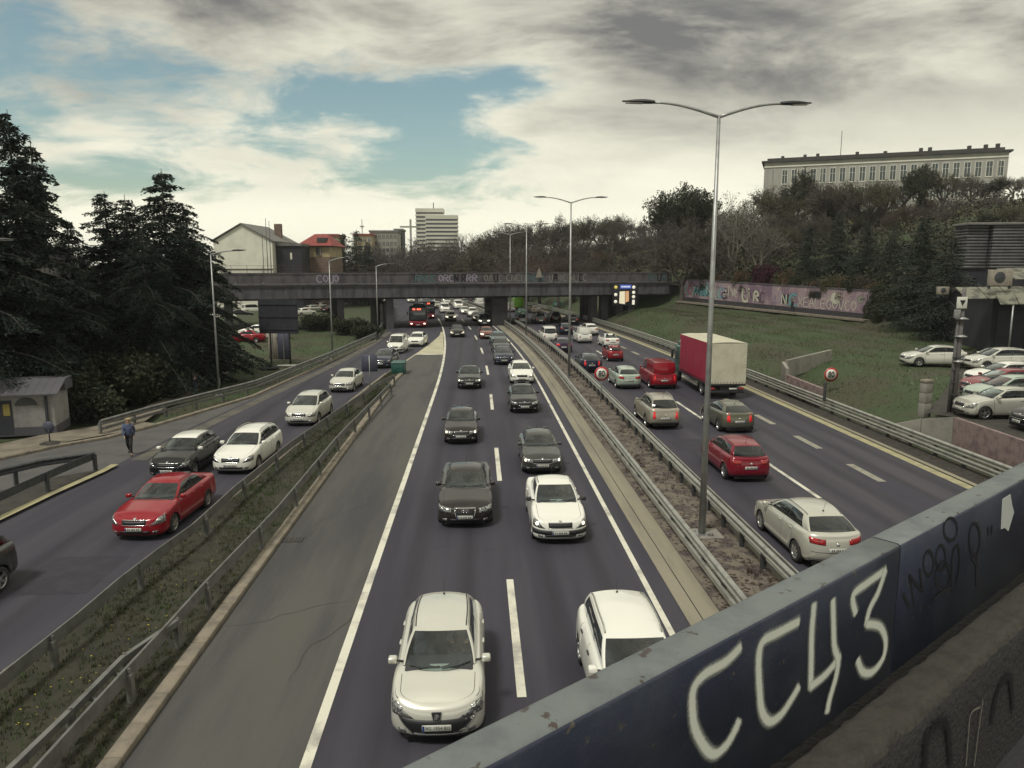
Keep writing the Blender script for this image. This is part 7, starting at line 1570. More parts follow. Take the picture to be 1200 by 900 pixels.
def seg_mesh(name, segs, ns):
    """segs: list of (p0, p1, r0, r1) -> tapered prisms"""
    P0 = np.array([s[0] for s in segs], float); P1 = np.array([s[1] for s in segs], float); r0 = np.array([s[2] for s in segs]); r1 = np.array([s[3] for s in segs]); D = P1-P0; D /= np.maximum(np.linalg.norm(D, axis=1, keepdims=True), 1e-9)
    ref = np.where(np.abs(D[:, 2:3]) > .9, np.array([[1.0, 0, 0]]), np.array([[0, 0, 1.0]])); A = np.cross(D, ref); A /= np.linalg.norm(A, axis=1, keepdims=True); B = np.cross(D, A); k = len(segs); V = np.empty((k, 2*ns, 3))
    for j in range(ns):
        c, s = math.cos(2*math.pi*j/ns), math.sin(2*math.pi*j/ns); V[:, j] = P0+(A*c+B*s)*r0[:, None]; V[:, ns+j] = P1+(A*c+B*s)*r1[:, None]
    Fq = np.array([[j, (j+1) % ns, ns+(j+1) % ns, ns+j] for j in range(ns)]); FF = (Fq[None]+(np.arange(k)*2*ns)[:, None, None]).reshape(-1, 4); return V.reshape(-1, 3), FF
def leaf_quads(pos, smin, smax, rg, flat=0.0, aspect=.6):
    k = len(pos); n = rg.normal(0, 1, (k, 3)); n[:, 2] += flat; n /= np.linalg.norm(n, axis=1, keepdims=True); a = np.cross(n, rg.normal(0, 1, (k, 3))); a /= np.maximum(np.linalg.norm(a, axis=1, keepdims=True), 1e-6); b = np.cross(n, a); s = rg.uniform(smin, smax, k)[:, None]; V = np.empty((k, 4, 3)); V[:, 0] = pos-a*s; V[:, 1] = pos+b*s*aspect; V[:, 2] = pos+a*s; V[:, 3] = pos-b*s*aspect; return V.reshape(-1, 3), np.arange(4*k).reshape(-1, 4)
def join(parts):
    vs, fs, o, idx = [], [], 0, []
    for i, (v, f) in enumerate(parts): vs.append(v); fs.append(f+o); o += len(v); idx += [i]*len(f)
    return np.concatenate(vs), np.concatenate(fs), np.array(idx, dtype=np.int32)
def two_mat(name, parts, mats_):
    v, f, idx = join(parts); me = fast_mesh(name, v, f); me.polygons.foreach_set('material_index', idx); [me.materials.append(M[m]) for m in mats_]; return me
def deciduous(seed, h=12.0, spread=.5, levels=6, leaves=0, lsize=(.08, .16), lm='leaf_olive', bark='bark', twig='twig', trunk=.30, up=.35, lowstart=.13):
    rnd = random.Random(seed); rg = np.random.default_rng(seed); big, small, tips = [], [], []
    def grow(p, d, L_, r_, lv):
        n = 3 if lv < 3 else 2; q = p
        for i in range(n):
            d2 = (d+Vector((rnd.gauss(0, .12), rnd.gauss(0, .12), rnd.gauss(0, .08)+.03*up))).normalized(); e = q+d2*(L_/n); ra, rb = r_*(1-.32*i/n), r_*(1-.32*(i+1)/n)
            (big if lv < 3 else small).append((tuple(q), tuple(e), ra, rb)); q = e; d = d2
            if lv >= 2 and i < n-1 and rnd.random() < .75 and lv < levels:
                sd = (d2+Vector((rnd.gauss(0, .7), rnd.gauss(0, .7), rnd.gauss(.15, .4)))).normalized(); grow(q, sd, L_*.62, rb*.55, lv+1)
        if lv >= levels: tips.append(tuple(q)); return
        m = 3 if lv < 2 else (3 if rnd.random() < .45 else 2); a0 = rnd.uniform(0, 6.28)
        for k in range(m):
            a = a0+2*math.pi*k/m+rnd.uniform(-.5, .5); sp = spread*rnd.uniform(.7, 1.35); perp = d.orthogonal().normalized(); perp.rotate(Matrix.Rotation(a, 3, d)); sd = (d*1.0+perp*sp+Vector((0, 0, up*.35))).normalized(); grow(q, sd, L_*rnd.uniform(.66, .86), r_*.66*(1.0 if m == 2 else .85), lv+1)
    grow(Vector((0, 0, -.3)), Vector((0, 0, 1)), h*lowstart+.3, trunk*h/12, 0)
    zmax = max(s[1][2] for s in big+small); f = h/zmax; sc = lambda S: [(tuple(np.array(a)*f), tuple(np.array(b)*f), r0*max(f, .6), r1*max(f, .6)) for a, b, r0, r1 in S]
    v, q = seg_mesh('t', sc(big), 6); tm = fast_mesh('trunk', v, q, True); tm.materials.append(M[bark]); sm_ = [(a, b, max(r0, .012), max(r1, .009)) for a, b, r0, r1 in sc(small)]; parts = [seg_mesh('s', sm_, 3)]; mats_ = [twig]
    if leaves:
        T = np.array(tips)*f; ends = np.array([s[1] for s in sm_]); src = np.concatenate([T, ends]); leaves *= 2; pos = src[rg.integers(0, len(src), leaves)]+rg.normal(0, .20, (leaves, 3)); parts.append(leaf_quads(pos, *lsize, rg)); mats_.append(lm)
    return tm, two_mat('crown', parts, mats_)
def cedar(seed, h=15.0, wide=.28, needles=30000, lm='needle', droop=.25, start=.06, lsc=1.0):
    rnd = random.Random(seed); rg = np.random.default_rng(seed); segs = [((0, 0, -.3), (0, 0, h*.5), .26*h/15, .15*h/15), ((0, 0, h*.5), (rnd.uniform(-.1, .1), rnd.uniform(-.1, .1), h), .15*h/15, .015)]; br = []; pts = []; wts = []; dirs = []
    z = h*start
    while z < h*.985:
        t = z/h; n = rnd.randint(5, 7); Lm = h*wide*(1-t)**.75*(1.0 if t > .12 else .75)+.18
        for k in range(n):
            a = rnd.uniform(0, 6.28); L_ = Lm*(rnd.uniform(.45, 1.0) if rnd.random() < .75 else rnd.uniform(1.0, 1.4)); d = Vector((math.cos(a), math.sin(a), 0)); q = Vector((0, 0, z+rnd.uniform(-.15, .15))); m = 6
            for i in range(m):
                u = (i+1)/m; nz = z+L_*(.22*u-droop*1.5*u*u)+(.25*(t-.5))*L_*u; e = d*(L_*u)+Vector((rnd.gauss(0, .05), rnd.gauss(0, .05), nz)); br.append((tuple(q), tuple(e), .05*(1-u*.8)*L_/4+.006, .05*(1-min(1, u+.1)*.8)*L_/4+.004)); pts.append((q, e, L_*(1-u*.45)*.30, d)); wts.append((e-q).length*(.35+u)*(L_*(1-u*.5)*.3+.15)); q = e
        z += h*.017*rnd.uniform(.7, 1.3)+.03
    W_ = np.array(wts); W_ /= W_.sum(); idx = rg.choice(len(pts), needles, p=W_); P0 = np.array([tuple(p[0]) for p in pts])[idx]; P1 = np.array([tuple(p[1]) for p in pts])[idx]; sw = np.array([p[2] for p in pts])[idx]; dd = np.array([tuple(p[3]) for p in pts])[idx]
    u = rg.uniform(0, 1, (needles, 1)); pos = P0+(P1-P0)*u; side = np.stack([-dd[:, 1], dd[:, 0], np.zeros(needles)], 1); off = rg.normal(0, .55, needles)*sw; pos += side*off[:, None]; pos[:, 2] -= np.abs(off)*.30+np.abs(rg.normal(0, .10, needles)); k = needles
    dir_ = dd*.8+side*np.sign(off)[:, None]*.6+rg.normal(0, .35, (k, 3)); dir_[:, 2] -= .35; dir_ /= np.linalg.norm(dir_, axis=1, keepdims=True); pr = np.cross(dir_, rg.normal(0, 1, (k, 3))); pr /= np.linalg.norm(pr, axis=1, keepdims=True); L_ = rg.uniform(.10, .27, k)[:, None]*h/15*lsc; V = np.empty((k, 4, 3)); V[:, 0] = pos; V[:, 1] = pos+dir_*L_*.5+pr*L_*.22; V[:, 2] = pos+dir_*L_; V[:, 3] = pos+dir_*L_*.5-pr*L_*.22
    v, q = seg_mesh('t', segs, 8); tm = fast_mesh('trunk', v, q, True); tm.materials.append(M['bark']); return tm, two_mat('crown', [seg_mesh('b', br, 3), (V.reshape(-1, 3), np.arange(4*k).reshape(-1, 4))], ['bark', lm])
def shrub(seed, lm, n=5000, stems=14):
    rg = np.random.default_rng(seed); rnd = random.Random(seed); blobs = [(rg.uniform(-.55, .55), rg.uniform(-.55, .55), rg.uniform(.25, .8), rg.uniform(.22, .42)) for _ in range(9)]; c = np.array(blobs)[rg.integers(0, 9, n)]; d = rg.normal(0, 1, (n, 3)); d /= np.linalg.norm(d, axis=1, keepdims=True); rr = c[:, 3:4]*rg.uniform(.35, 1.0, (n, 1))**.5*(1+rg.normal(0, .15, (n, 1))); pos = c[:, :3]+d*rr; pos[:, 2] = np.abs(pos[:, 2]); segs = []
    for k in range(stems): b_ = blobs[k % 9]; a = Vector((rnd.uniform(-.15, .15), rnd.uniform(-.15, .15), -.05)); m = Vector((b_[0]*.5, b_[1]*.5, b_[2]*.5)); e = Vector((b_[0], b_[1], b_[2]+b_[3]*1.0*rnd.uniform(.6, 1.1))); segs += [(tuple(a), tuple(m), .022, .014), (tuple(m), tuple(e), .014, .004)]
    v, q = seg_mesh('s', segs, 4); sm_ = fast_mesh('stems', v, q); sm_.materials.append(M['twig']); return sm_, two_mat('foliage', [leaf_quads(pos, .025, .06, rg)], [lm])
CE = [cedar(1, 15, .33, 85000, droop=.28), cedar(2, 15, .27, 75000), cedar(3, 15, .38, 85000, droop=.34), cedar(4, 15, .22, 60000, start=.04)]
SPR = [cedar(7, 12, .24, 12000, 'needle_far', .2, lsc=1.4), cedar(8, 12, .28, 12000, 'needle_far', .25, lsc=1.4)]
DE = [deciduous(21, 12, .55, 6, 2600, lm='leaf_dull'), deciduous(22, 12, .5, 6, 3600, lm='leaf_olive'), deciduous(23, 12, .6, 6, 0), deciduous(24, 12, .5, 6, 5200, (.10, .2), 'leaf_dark', lowstart=.16), deciduous(25, 12, .62, 6, 1400, lm='leaf_dull', lowstart=.12), deciduous(26, 12, .5, 6, 3200, lm='leaf_rust', lowstart=.15)]
PALE = deciduous(31, 13, .42, 6, 500, lm='leaf_dull', bark='bark_pale', twig='bark_pale', lowstart=.12, trunk=.16)
SHR = [shrub(41, 'leaf_dark'), shrub(42, 'leaf_olive'), shrub(43, 'leaf_rust'), shrub(44, 'leaf_purple'), shrub(45, 'leaf_dull')]
def plant(protos, name, label, cat, loc, sc, rz, group=None, names=('trunk', 'crown'), sxy=None):
    o = thing(name, label, cat, loc, rz, group); s2 = sxy or sc; o.scale = (s2, s2, sc)
    for nm, me in zip(names, protos): put(nm, me, None, o)
    return o
def tree_px(protos, h0, px, row, Yd, name, label, group=None, sxy=1.0, rz=None):
    p = AT(px, row, Yd); z = hgt(p.x-cv(min(Yd, 330)), Yd); h = max(2.0, p.z-z); s = h/h0; return plant(protos, name, label, 'tree', (p.x, Yd, z-.1), s, random.uniform(0, 6.28) if rz is None else rz, group, sxy=s*sxy)
random.seed(77)
# dark cedars on the left
for (px_, row_, Yd, k, sx_, lab) in ((6, 126, 44, 1, .9, 'tallest dark cedar at the left edge of the picture'), (33, 160, 49, 3, 1.0, 'slender dark cedar just right of the tallest one at the left edge'), (78, 255, 53, 2, 1.0, 'broad low cedar in the middle of the dark row on the left'), (120, 222, 53, 1, 1.05, 'dark cedar with a single thin leader left of the broad group'), (146, 226, 60, 3, 1.2, 'dark cedar behind the thin-leadered one'), (188, 196, 55, 0, 1.12, 'large dark cedar with sweeping branches nearest the street lamp'), (216, 240, 62, 2, 1.05, 'drooping dark cedar reaching out towards the white gabled house'), (165, 262, 51, 2, .95, 'low spreading cedar in front of the large one'), (48, 330, 50, 3, 1.3, 'squat dark cedar behind the kiosk'), (100, 300, 49, 0, 1.05, 'bushy dark cedar above the walking woman'), (-40, 200, 42, 0, 1.2, 'dark cedar cut off by the left edge of the picture')):
    tree_px(CE[k], 15, px_, row_, Yd, 'cedar_tree', lab, 'dark cedars left of the slip road', sx_)
for px_, row_, Yd, s_, lab in ((95, 470, 43, 2.6, 'dark shrub at the foot of the cedars right of the kiosk'), (130, 455, 46, 3.2, 'dark shrub at the foot of the cedars above the walking woman'), (165, 450, 49, 3.0, 'dark shrub under the cedars left of the dirt path'), (200, 440, 55, 3.0, 'dark shrub under the cedars beside the person on the path'), (232, 425, 62, 3.0, 'dark shrub at the right end of the cedars by the lamp'), (245, 410, 70, 2.6, 'small dark shrub behind the single-armed street lamp')):
    p = G(px_, row_+30); plant(SHR[0], 'shrub', lab, 'shrub', (G(px_, row_).x*Yd/G(px_, row_).y, Yd, 0), s_, random.uniform(0, 6), 'shrubs under the cedars', ('stems', 'foliage'))
# wood on the hillside: many alike trees, placed by where their tops show
WG = 'trees of the hillside wood'
ORD = ['leftmost', 'second', 'third', 'fourth', 'fifth', 'sixth', 'seventh', 'eighth', 'ninth', 'tenth', 'eleventh', 'twelfth', 'thirteenth', 'fourteenth', 'fifteenth', 'sixteenth', 'seventeenth', 'eighteenth', 'nineteenth', 'twentieth', 'twenty-first', 'twenty-second', 'twenty-third', 'twenty-fourth']
def row_of(lst, Y0, Y1, base, protos, grp, jit=1.0):
    lst = sorted(lst)
    for i_, (px_, r_) in enumerate(lst):
        k = random.choice(protos); lab = (ORD[i_]+' from left among the ' if i_ else 'leftmost of the ')+base
        tree_px(DE[k], 12, px_+random.uniform(-4, 4)*jit, r_+random.uniform(-4, 4), random.uniform(Y0, Y1), 'deciduous_tree', lab, grp, random.uniform(.9, 1.25))
row_of([(538, 288), (548, 282), (560, 274), (572, 272), (583, 268), (596, 262), (606, 264), (618, 256), (628, 258), (640, 250), (652, 254), (664, 257), (676, 256), (688, 257), (700, 256), (712, 252), (724, 256), (736, 255), (748, 257), (760, 255), (776, 252)], 225, 270, 'bare skyline trees on the hill beyond the overpass', [0, 2, 4, 0, 2, 1], WG+' skyline')
row_of([(565, 292), (580, 287), (600, 284), (617, 282), (634, 278), (650, 276), (668, 275), (684, 277), (700, 274), (718, 272), (735, 275), (752, 272), (770, 270)], 175, 205, 'olive-grey trees halfway up the hill beyond the overpass', [0, 4, 1, 2, 5], WG+' middle')
row_of([(590, 303), (612, 300), (632, 298), (652, 300), (672, 295), (694, 297), (714, 292), (735, 296), (755, 290), (775, 294)], 140, 165, 'low brownish trees just behind the overpass', [0, 4, 5, 1, 0], WG+' low')
row_of([(842, 236), (858, 242), (905, 220), (922, 222), (955, 214), (972, 210), (992, 214), (1015, 208), (1040, 207), (1066, 206), (1112, 200), (1140, 205), (1165, 208), (1192, 200), (1215, 204)], 135, 165, 'dull olive trees right below the long building', [0, 1, 3, 5, 2], 'trees below the long building')
row_of([(800, 268), (822, 272), (845, 280), (905, 262), (930, 258), (960, 250), (1000, 255), (1040, 250), (1075, 240), (1110, 245), (1150, 245), (1185, 240), (1220, 240)], 112, 132, 'dense dull trees close behind the mural wall', [3, 0, 5, 4, 1], 'trees behind the mural wall')
row_of([(790, 255), (812, 250), (835, 258), (880, 240), (900, 245), (918, 248), (945, 240), (968, 238), (1005, 236), (1028, 238), (1058, 236), (1085, 226), (1120, 228), (1150, 230), (1180, 226), (1205, 226)], 122, 140, 'tangled trees midway between mural wall and long building', [0, 4, 5, 3, 2], 'trees in the middle of the right slope')
for px_, r_, Yd, k, lab, sx_ in ((768, 224, 150, 3, 'tall leafy tree on the skyline left of the nearest lamp post', .9), (796, 214, 155, 3, 'tallest leafy tree on the skyline, just left of the nearest lamp post', .9), (822, 228, 160, 1, 'leafy tree on the skyline hidden partly by the nearest lamp post', .9), (936, 196, 150, 3, 'leafy tree standing up against the left end of the long building', .62), (1092, 190, 140, 3, 'dark leafy tree in front of the right half of the long building', .8)):
    tree_px(DE[k], 12, px_, r_, Yd, 'deciduous_tree', lab, None, sx_)
for px_, r_, Yd, lab in ((868, 222, 112, 'bare tree with pale spreading branches right of the nearest lamp post'), (888, 250, 108, 'smaller bare tree with pale branches beside the pale spreading one')): tree_px(PALE, 13, px_, r_, Yd, 'bare_tree', lab, None, 1.1)
for i_, (px_, r_, Yd, k, sx_, lab) in enumerate(((950, 262, 100, 0, 1.2, 'dark spruce leftmost of the conifers behind the mural wall'), (985, 244, 102, 1, 1.2, 'tallest dark spruce of the conifers behind the mural wall'), (1018, 258, 98, 0, 1.3, 'dark spruce right of the tallest conifer behind the mural wall'), (1050, 262, 94, 1, 1.3, 'dark spruce between the ivy fence and the ribbed container'), (1085, 252, 78, 0, 1.4, 'broad dark spruce left of the ribbed container'), (1118, 275, 70, 1, 1.5, 'dark spruce directly beside the ribbed container'))):
    tree_px(SPR[k], 12, px_, r_, Yd, 'spruce_tree', lab, 'conifers behind the mural wall', sx_)
for px_, r_, Yd, k, lab in ((402, 272, 175, 0, 'dark conifer right of the red-roofed house'), (417, 268, 178, 1, 'taller dark conifer right of the red-roofed house'), (430, 282, 172, 0, 'small dark conifer third from the red-roofed house'), (487, 280, 240, 1, 'dark conifer in front of the tower')): tree_px(SPR[k], 12, px_, r_, Yd, 'conifer_tree', lab, None, 1.2)
row_of([(440, 286), (452, 282), (463, 286), (476, 284), (494, 284), (506, 280), (518, 284), (530, 288), (445, 298), (470, 296), (500, 294), (520, 296), (535, 292)], 190, 260, 'grey bare trees left of the motorway beyond the overpass', [0, 2, 2, 4], 'bare trees left of the motorway')
# undergrowth that fills the wood between the trunks
def under(name, label, m, n, fx0, fx1, y0, y1, hmax, smin, smax, seed):
    rg = np.random.default_rng(seed); yy_ = rg.uniform(y0, y1, n); u = rg.uniform(0, 1, n); pos = np.empty((n, 3))
    for i in range(n):
        a, c = fx0(yy_[i]), fx1(yy_[i]); xp = a+(c-a)*u[i]; hh = hmax*(.35+.65*(.5+.5*math.sin(xp*.55+seed)*math.cos(yy_[i]*.43-xp*.21)))*(.6+.4*math.sin(xp*1.7+yy_[i]*1.3)); pos[i] = (xp+cv(yy_[i]), yy_[i], hgt(xp, yy_[i])+hh*rg.uniform(.0, 1.0)**.6)
    v, q = leaf_quads(pos, smin, smax, rg); return tag(put(name, fast_mesh(name, v, q), m), label, 'undergrowth', kind='stuff')
under('undergrowth', 'dark undergrowth filling the hillside behind the mural wall', 'leaf_dark', 34000, lambda q: wallx(q)+2.5, lambda q: wallx(q)+75, 68, 119, 4.5, .12, .32, 1)
under('brushwood', 'brownish brushwood filling the hillside behind the mural wall', 'leaf_dull', 26000, lambda q: wallx(q)+2.5, lambda q: wallx(q)+90, 75, 119, 4.0, .10, .26, 2)
under('hillside_brush', 'brownish brush covering the hillside beyond the overpass', 'leaf_dull', 26000, lambda q: E0+12, lambda q: E0+110, 119, 240, 5.0, .14, .36, 3)
under('hillside_thicket', 'olive thicket covering the hillside beyond the overpass', 'leaf_olive', 14000, lambda q: E0+12, lambda q: E0+90, 119, 240, 4.5, .14, .32, 4)
under('left_thicket', 'grey-brown thicket left of the motorway beyond the overpass', 'leaf_dull', 9000, lambda q: -60.0, lambda q: -17.0, 165, 260, 6.0, .16, .36, 5)
# shrubs along the mural wall top, ivy fence
for i_ in range(24):
    a = WL*(i_+.3)/24; p = W0+wdv*a+Vector((-wdv.y, wdv.x, 0))*1.3; k = [4, 1, 2, 0, 4, 2][i_ % 6] if i_ not in (10, 11, 12) else 3
    plant(SHR[k], 'shrub', {10: 'left', 11: 'middle', 12: 'right'}[i_]+' one of three purple-leaved shrubs above the mural wall' if k == 3 else (ORD[i_]+' from the left in the row of scrub along the mural wall top'), 'shrub', (p.x, p.y, wz(a)+1.9), random.uniform(2.0, 3.2) if k != 3 else 3.8, random.uniform(0, 6), 'purple shrubs' if k == 3 else 'shrubs on the mural wall', ('stems', 'foliage'), sxy=random.uniform(1.6, 2.2))
for i_ in range(12):
    p = W1+wdv*(1.3*i_+.6); zz = wall_foot(p.y); plant(SHR[0], 'ivy_bush', ORD[i_]+' dark ivy thicket right of the mural wall, counted from the wall', 'shrub', (p.x, p.y, zz-.2), random.uniform(3.6, 4.4), random.uniform(0, 6), 'ivy thickets right of the mural wall', ('stems', 'foliage'), sxy=1.7)
for px_, py_, s_, k, lab in ((425, 397, 1.6, 0, 'dark low bush on the lawn before the overpass'), (405, 392, 2.0, 0, 'dark bush beside the thin lamp on the lawn'), (370, 388, 2.2, 0, 'dark bush right of the billboard')):
    p = G(px_, py_); plant(SHR[k], 'shrub', lab, 'shrub', (p.x, p.y, 0), s_, 1.0, None, ('stems', 'foliage'), sxy=s_*1.6)

# ------------------------------------------------------------------ people
def skin_obj(name, V, E_, rad, m, parent, sub=1):
    me = bpy.data.meshes.new(name); me.from_pydata([tuple(v) for v in V], E_, []); o = bpy.data.objects.new(name, me); COL.objects.link(o); md = o.modifiers.new('s', 'SKIN'); md.use_smooth_shade = True
    for i, r_ in enumerate(rad): me.skin_vertices[0].data[i].radius = (r_, r_) if isinstance(r_, (int, float)) else r_
    me.skin_vertices[0].data[0].use_root = True
    if sub: o.modifiers.new('u', 'SUBSURF').levels = sub
    dg = bpy.context.evaluated_depsgraph_get(); me2 = bpy.data.meshes.new_from_object(o.evaluated_get(dg)); bpy.data.objects.remove(o); me2.materials.clear(); return put(name, me2, m, parent)
mat('skin', (0.42, 0.27, 0.20), 0.6); mat('jacket_blue', (0.05, 0.075, 0.15), 0.85, noise=(12, (0.08, 0.10, 0.18), 0.45, 0.65)); mat('cloth_black', (0.014, 0.014, 0.018), 0.9, noise=(10, (0.025, 0.025, 0.03), 0.45, 0.65)); mat('hair_blond', (0.40, 0.30, 0.15), 0.7); mat('hair_dark', (0.02, 0.016, 0.014), 0.7); mat('jeans', (0.06, 0.085, 0.14), 0.9); mat('shoe', (0.02, 0.02, 0.02), 0.6)
def person(label, loc, rz, h, stride, hair, top, legs, coat_long=False):
    o = thing('person', label, 'person', loc, rz); s = h/1.75; o.scale = (s, s, s)
    S = lambda *a: Vector(a)
    kf, kb = stride, -stride
    j = {'pel': S(0, 0, .95), 'ch': S(.02, 0, 1.28), 'nk': S(.02, 0, 1.47), 'hd': S(.04, 0, 1.60), 'ht': S(.03, 0, 1.70), 'shl': S(.01, .17, 1.42), 'shr': S(.01, -.17, 1.42), 'ell': S(.02-.5*stride, .22, 1.13), 'elr': S(.06+.35*stride, -.22, 1.13), 'wrl': S(.12-.3*stride, .20, .90), 'wrr': S(.20+.35*stride, -.15, .95), 'hil': S(0, .09, .92), 'hir': S(0, -.09, .92), 'knl': S(.10+.5*kf, .09, .50), 'knr': S(.06+.2*kb, -.09, .50), 'anl': S(kf, .09, .09), 'anr': S(1.25*kb, -.09, .11+.25*stride), 'tol': S(kf+.17, .10, .04), 'tor': S(1.25*kb+.15, -.10, .05)}
    N = list(j); ix = {n: i for i, n in enumerate(N)}; ed = [('pel', 'ch'), ('ch', 'nk'), ('nk', 'hd'), ('hd', 'ht'), ('ch', 'shl'), ('ch', 'shr'), ('shl', 'ell'), ('shr', 'elr'), ('ell', 'wrl'), ('elr', 'wrr'), ('pel', 'hil'), ('pel', 'hir'), ('hil', 'knl'), ('hir', 'knr'), ('knl', 'anl'), ('knr', 'anr'), ('anl', 'tol'), ('anr', 'tor')]
    rd = {'pel': .12, 'ch': .12, 'nk': .052, 'hd': .088, 'ht': .062, 'shl': .055, 'shr': .055, 'ell': .040, 'elr': .040, 'wrl': .028, 'wrr': .028, 'hil': .085, 'hir': .085, 'knl': .055, 'knr': .055, 'anl': .038, 'anr': .038, 'tol': .03, 'tor': .03}
    V = [j[n] for n in N]; E_ = [(ix[a], ix[b]) for a, b in ed]; rad = [rd[n] for n in N]
    for w_, e_ in (('wrl', 'ell'), ('wrr', 'elr')):      # palms and five fingers
        d = (j[w_]-j[e_]).normalized(); sdv = Vector((0, 1, 0)); pi = len(V); V.append(j[w_]+d*.07); E_.append((ix[w_], pi)); rad.append((.030, .018))
        for k in range(5):
            off = (k-1.8)*.017; L1 = (.045, .05, .055, .05, .04)[k]; a = V[pi]+d*.03+Vector((off if k else -.03, 0, .0)); V += [a, a+d*L1+Vector((.008, 0, 0))]; E_ += [(pi, len(V)-2), (len(V)-2, len(V)-1)]; rad += [.010, .008]
    bd_ = skin_obj('body', V, E_, rad, 'skin', o)
    b = MB(); b.lathe([(0, .018), (.012, .010), (.016, 0)], 8, 'X', c=(.125, 0, 1.585)); b.obj('nose', 'skin', o)
    for sd in (-1, 1): b = MB(); b.lathe([(0, .012), (.012, .006), (.013, 0)], 8, 'X', c=(.118, sd*.032, 1.615)); b.obj('eye', 'hair_dark', o); b = MB(); b.rbox(.01, .05, sd*.092-.012, sd*.092+.012, 1.57, 1.63, .01); b.obj('ear', 'skin', o)
    b = MB(); b.rbox(.112, .124, -.025, .025, 1.545, 1.555, .003, seg=1); b.obj('mouth', 'tail_red', o)
    skin_obj('jacket', [j['pel']+S(0, 0, -.08 if not coat_long else -.25), j['pel']+S(0, 0, .1), j['ch'], j['nk']+S(0, 0, -.04), j['shl'], j['ell'], j['wrl'], j['shr'], j['elr'], j['wrr']], [(0, 1), (1, 2), (2, 3), (2, 4), (4, 5), (5, 6), (2, 7), (7, 8), (8, 9)], [.155, .15, .155, .07, .075, .058, .046, .075, .058, .046], top, o)
    skin_obj('trousers', [j['pel'], j['hil'], j['knl'], j['anl']+S(0, 0, .02), j['hir'], j['knr'], j['anr']+S(0, 0, .02)], [(0, 1), (1, 2), (2, 3), (0, 4), (4, 5), (5, 6)], [.135, .10, .07, .052, .10, .07, .052], legs, o)
    for a, c in (('anl', 'tol'), ('anr', 'tor')): skin_obj('shoe', [j[a]+S(-.03, 0, -.03), j[a]+S(.05, 0, -.03), j[c]], [(0, 1), (1, 2)], [.045, .05, .038], 'shoe', o)
    skin_obj('hair', [S(.0, 0, 1.62), S(.02, 0, 1.71), S(-.06, 0, 1.60), S(-.075, 0, 1.47)], [(0, 1), (0, 2), (2, 3)], [.098, .072, .07, .05], hair, o)
    return o
q = G(153, 533); person('woman with light hair, blue jacket and black trousers walking beside the slip road', (q.x, q.y, 0), R(-75), 1.74, .26, 'hair_blond', 'jacket_blue', 'cloth_black')
q = G(229, 465); person('person in a black top and jeans on the dirt path under the lamp', (q.x, q.y, .08), R(60), 1.52, .16, 'hair_dark', 'cloth_black', 'jeans')
q = W0+wdv*23.0+Vector((wdv.y, -wdv.x, 0))*.8; person('dark-clothed person walking along the foot of the mural wall', (q.x, q.y, wz(23.0)), WROT, 1.75, .24, 'hair_dark', 'cloth_black', 'cloth_black')

# drivers behind the wheel of the nearer cars
def driver(label, root, kind, top, hair):
    s = CARS[kind]; x = s.L/2-(s.cw+1.45); o = thing('person', label, 'person', root.matrix_basis @ Vector((x-.05, .36, .74)), root.rotation_euler.z)
    k = min(1.0, (s.H-.14-.74)/.66); o.scale = (k, k, k)
    sw = Vector((.70/k, 0, .30)); V = [Vector(p) for p in ((-.10, 0, 0), (-.14, 0, .22), (-.15, 0, .42), (-.13, 0, .52), (-.10, 0, .62), (-.10, .19, .38), (.10, .24, .20), (.36, .15, .30), (-.10, -.19, .38), (.10, -.24, .20), (.36, -.15, .30), (.30, .12, .02), (.30, -.12, .02))]
    E_ = [(0, 1), (1, 2), (2, 3), (3, 4), (2, 5), (5, 6), (6, 7), (2, 8), (8, 9), (9, 10), (0, 11), (0, 12)]; rad = [.13, .125, .12, .052, .085, .06, .042, .03, .06, .042, .03, .08, .08]
    for w_, dy in ((7, .0), (10, .0)):
        for f_ in range(5): a = V[w_]+Vector((.04, (f_-2)*.016, .012*(f_ != 0))); V += [a, a+Vector((.035, 0, -.02))]; E_ += [(w_, len(V)-2), (len(V)-2, len(V)-1)]; rad += [.010, .008]
    skin_obj('body', V, E_, rad, 'skin', o)
    skin_obj('shirt', [V[0], V[1], V[2], V[5], V[6], V[7]-Vector((.08, 0, .02)), V[8], V[9], V[10]-Vector((.08, 0, .02))], [(0, 1), (1, 2), (2, 3), (3, 4), (4, 5), (2, 6), (6, 7), (7, 8)], [.155, .15, .145, .078, .058, .046, .078, .058, .046], top, o)
    skin_obj('hair', [Vector((-.125, 0, .66)), Vector((-.10, 0, .72)), Vector((-.16, 0, .60))], [(0, 1), (0, 2)], [.085, .062, .06], hair, o)
    for sd in (-1, 1): b = MB(); b.lathe([(0, .012), (.012, .006), (.013, 0)], 6, 'X', c=(-.022, sd*.03, .64)); b.obj('eye', 'hair_dark', o)
    b = MB(); b.lathe([(0, .02), (.012, .010), (.016, 0)], 6, 'X', c=(-.018, 0, .61)); b.obj('nose', 'skin', o)
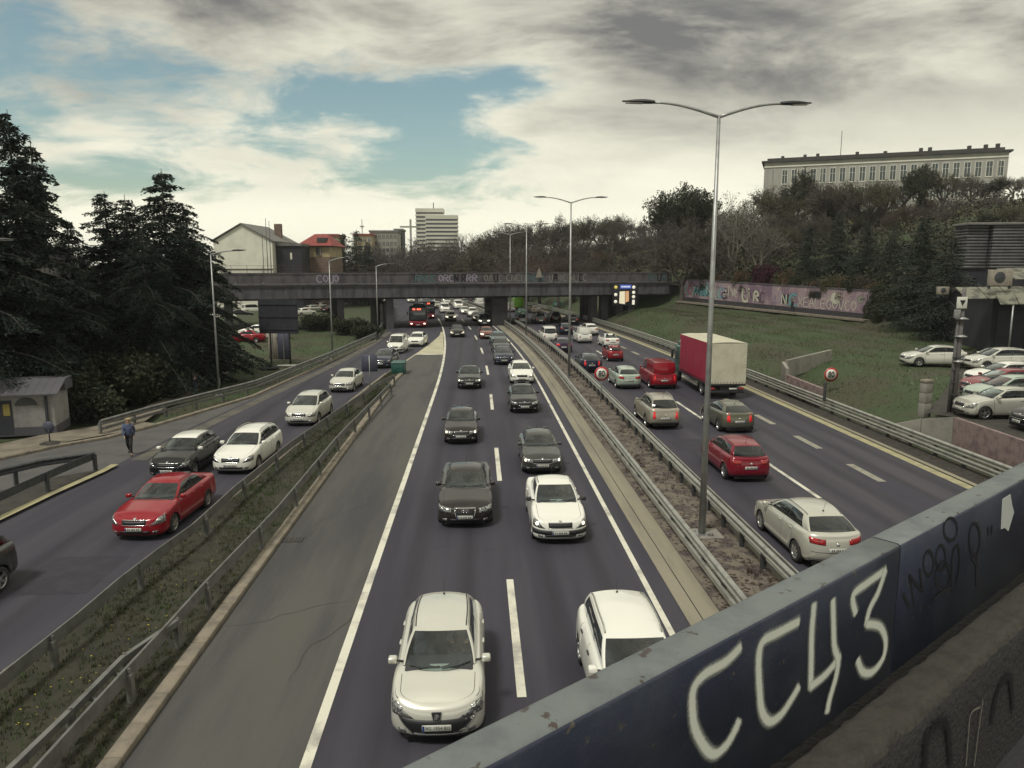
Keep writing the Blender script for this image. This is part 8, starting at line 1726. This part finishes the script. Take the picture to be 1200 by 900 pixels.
mat('shirt_pale', (0.35, 0.32, 0.30), 0.9); mat('shirt_grey', (0.10, 0.10, 0.11), 0.9); mat('shirt_red', (0.16, 0.03, 0.03), 0.9)
BYL = {o['label']: o for o in bpy.data.objects if o.get('label') and o.parent is None}
for sub_, kind_, lab, top, hair in (('silver-cream hatchback', 'p207', 'driver in a pale shirt at the wheel of the nearest silver-cream hatchback', 'shirt_pale', 'hair_dark'), ('white estate car half', 'mpv', 'driver in a grey shirt in the white estate car behind the parapet', 'shirt_grey', 'hair_dark'), ('dark brown saloon with large', 'a6', 'driver in a dark top in the saloon with the four-ring emblem', 'cloth_black', 'hair_dark'), ('white saloon with black bumper', 'logan', 'driver in a pale shirt in the white saloon with the black bumper strip', 'shirt_pale', 'hair_dark'), ('dark grey saloon with lit', 'oldhatch', 'driver in a red shirt in the dark grey saloon with lit headlights', 'shirt_red', 'hair_dark'), ('dark brown older hatchback', 'oldhatch', 'driver in a grey shirt in the dark brown older hatchback', 'shirt_grey', 'hair_blond'), ('red saloon with chrome', 'octavia', 'driver in a grey shirt in the red saloon on the slip road', 'shirt_grey', 'hair_dark'), ('black small hatchback with white', 'swift', 'driver in a pale shirt in the black hatchback with the white roof', 'shirt_pale', 'hair_dark'), ('white estate car on the slip', 'wagon', 'driver in a dark top in the white estate car on the slip road', 'cloth_black', 'hair_dark')):
    root = next(o for l_, o in BYL.items() if l_.startswith(sub_)); driver(lab, root, kind_, top, hair)

# ================================================================== HAZE
b = MB(); b.box(-1800, 1800, -120, 3300, -9.5, 95); hzo = b.obj('haze', None)
hm = bpy.data.materials.new('haze'); hm.use_nodes = True; ht = hm.node_tree; ht.nodes.clear(); pv_ = ht.nodes.new('ShaderNodeVolumePrincipled'); pv_.inputs['Color'].default_value = (0.86, 0.87, 0.92, 1); pv_.inputs['Density'].default_value = 0.0002; pv_.inputs['Anisotropy'].default_value = 0.2
ho = ht.nodes.new('ShaderNodeOutputMaterial'); ht.links.new(pv_.outputs[0], ho.inputs['Volume']); hzo.data.materials.append(hm); tag(hzo, 'thin pale haze hanging over the whole scene', 'haze', kind='stuff')
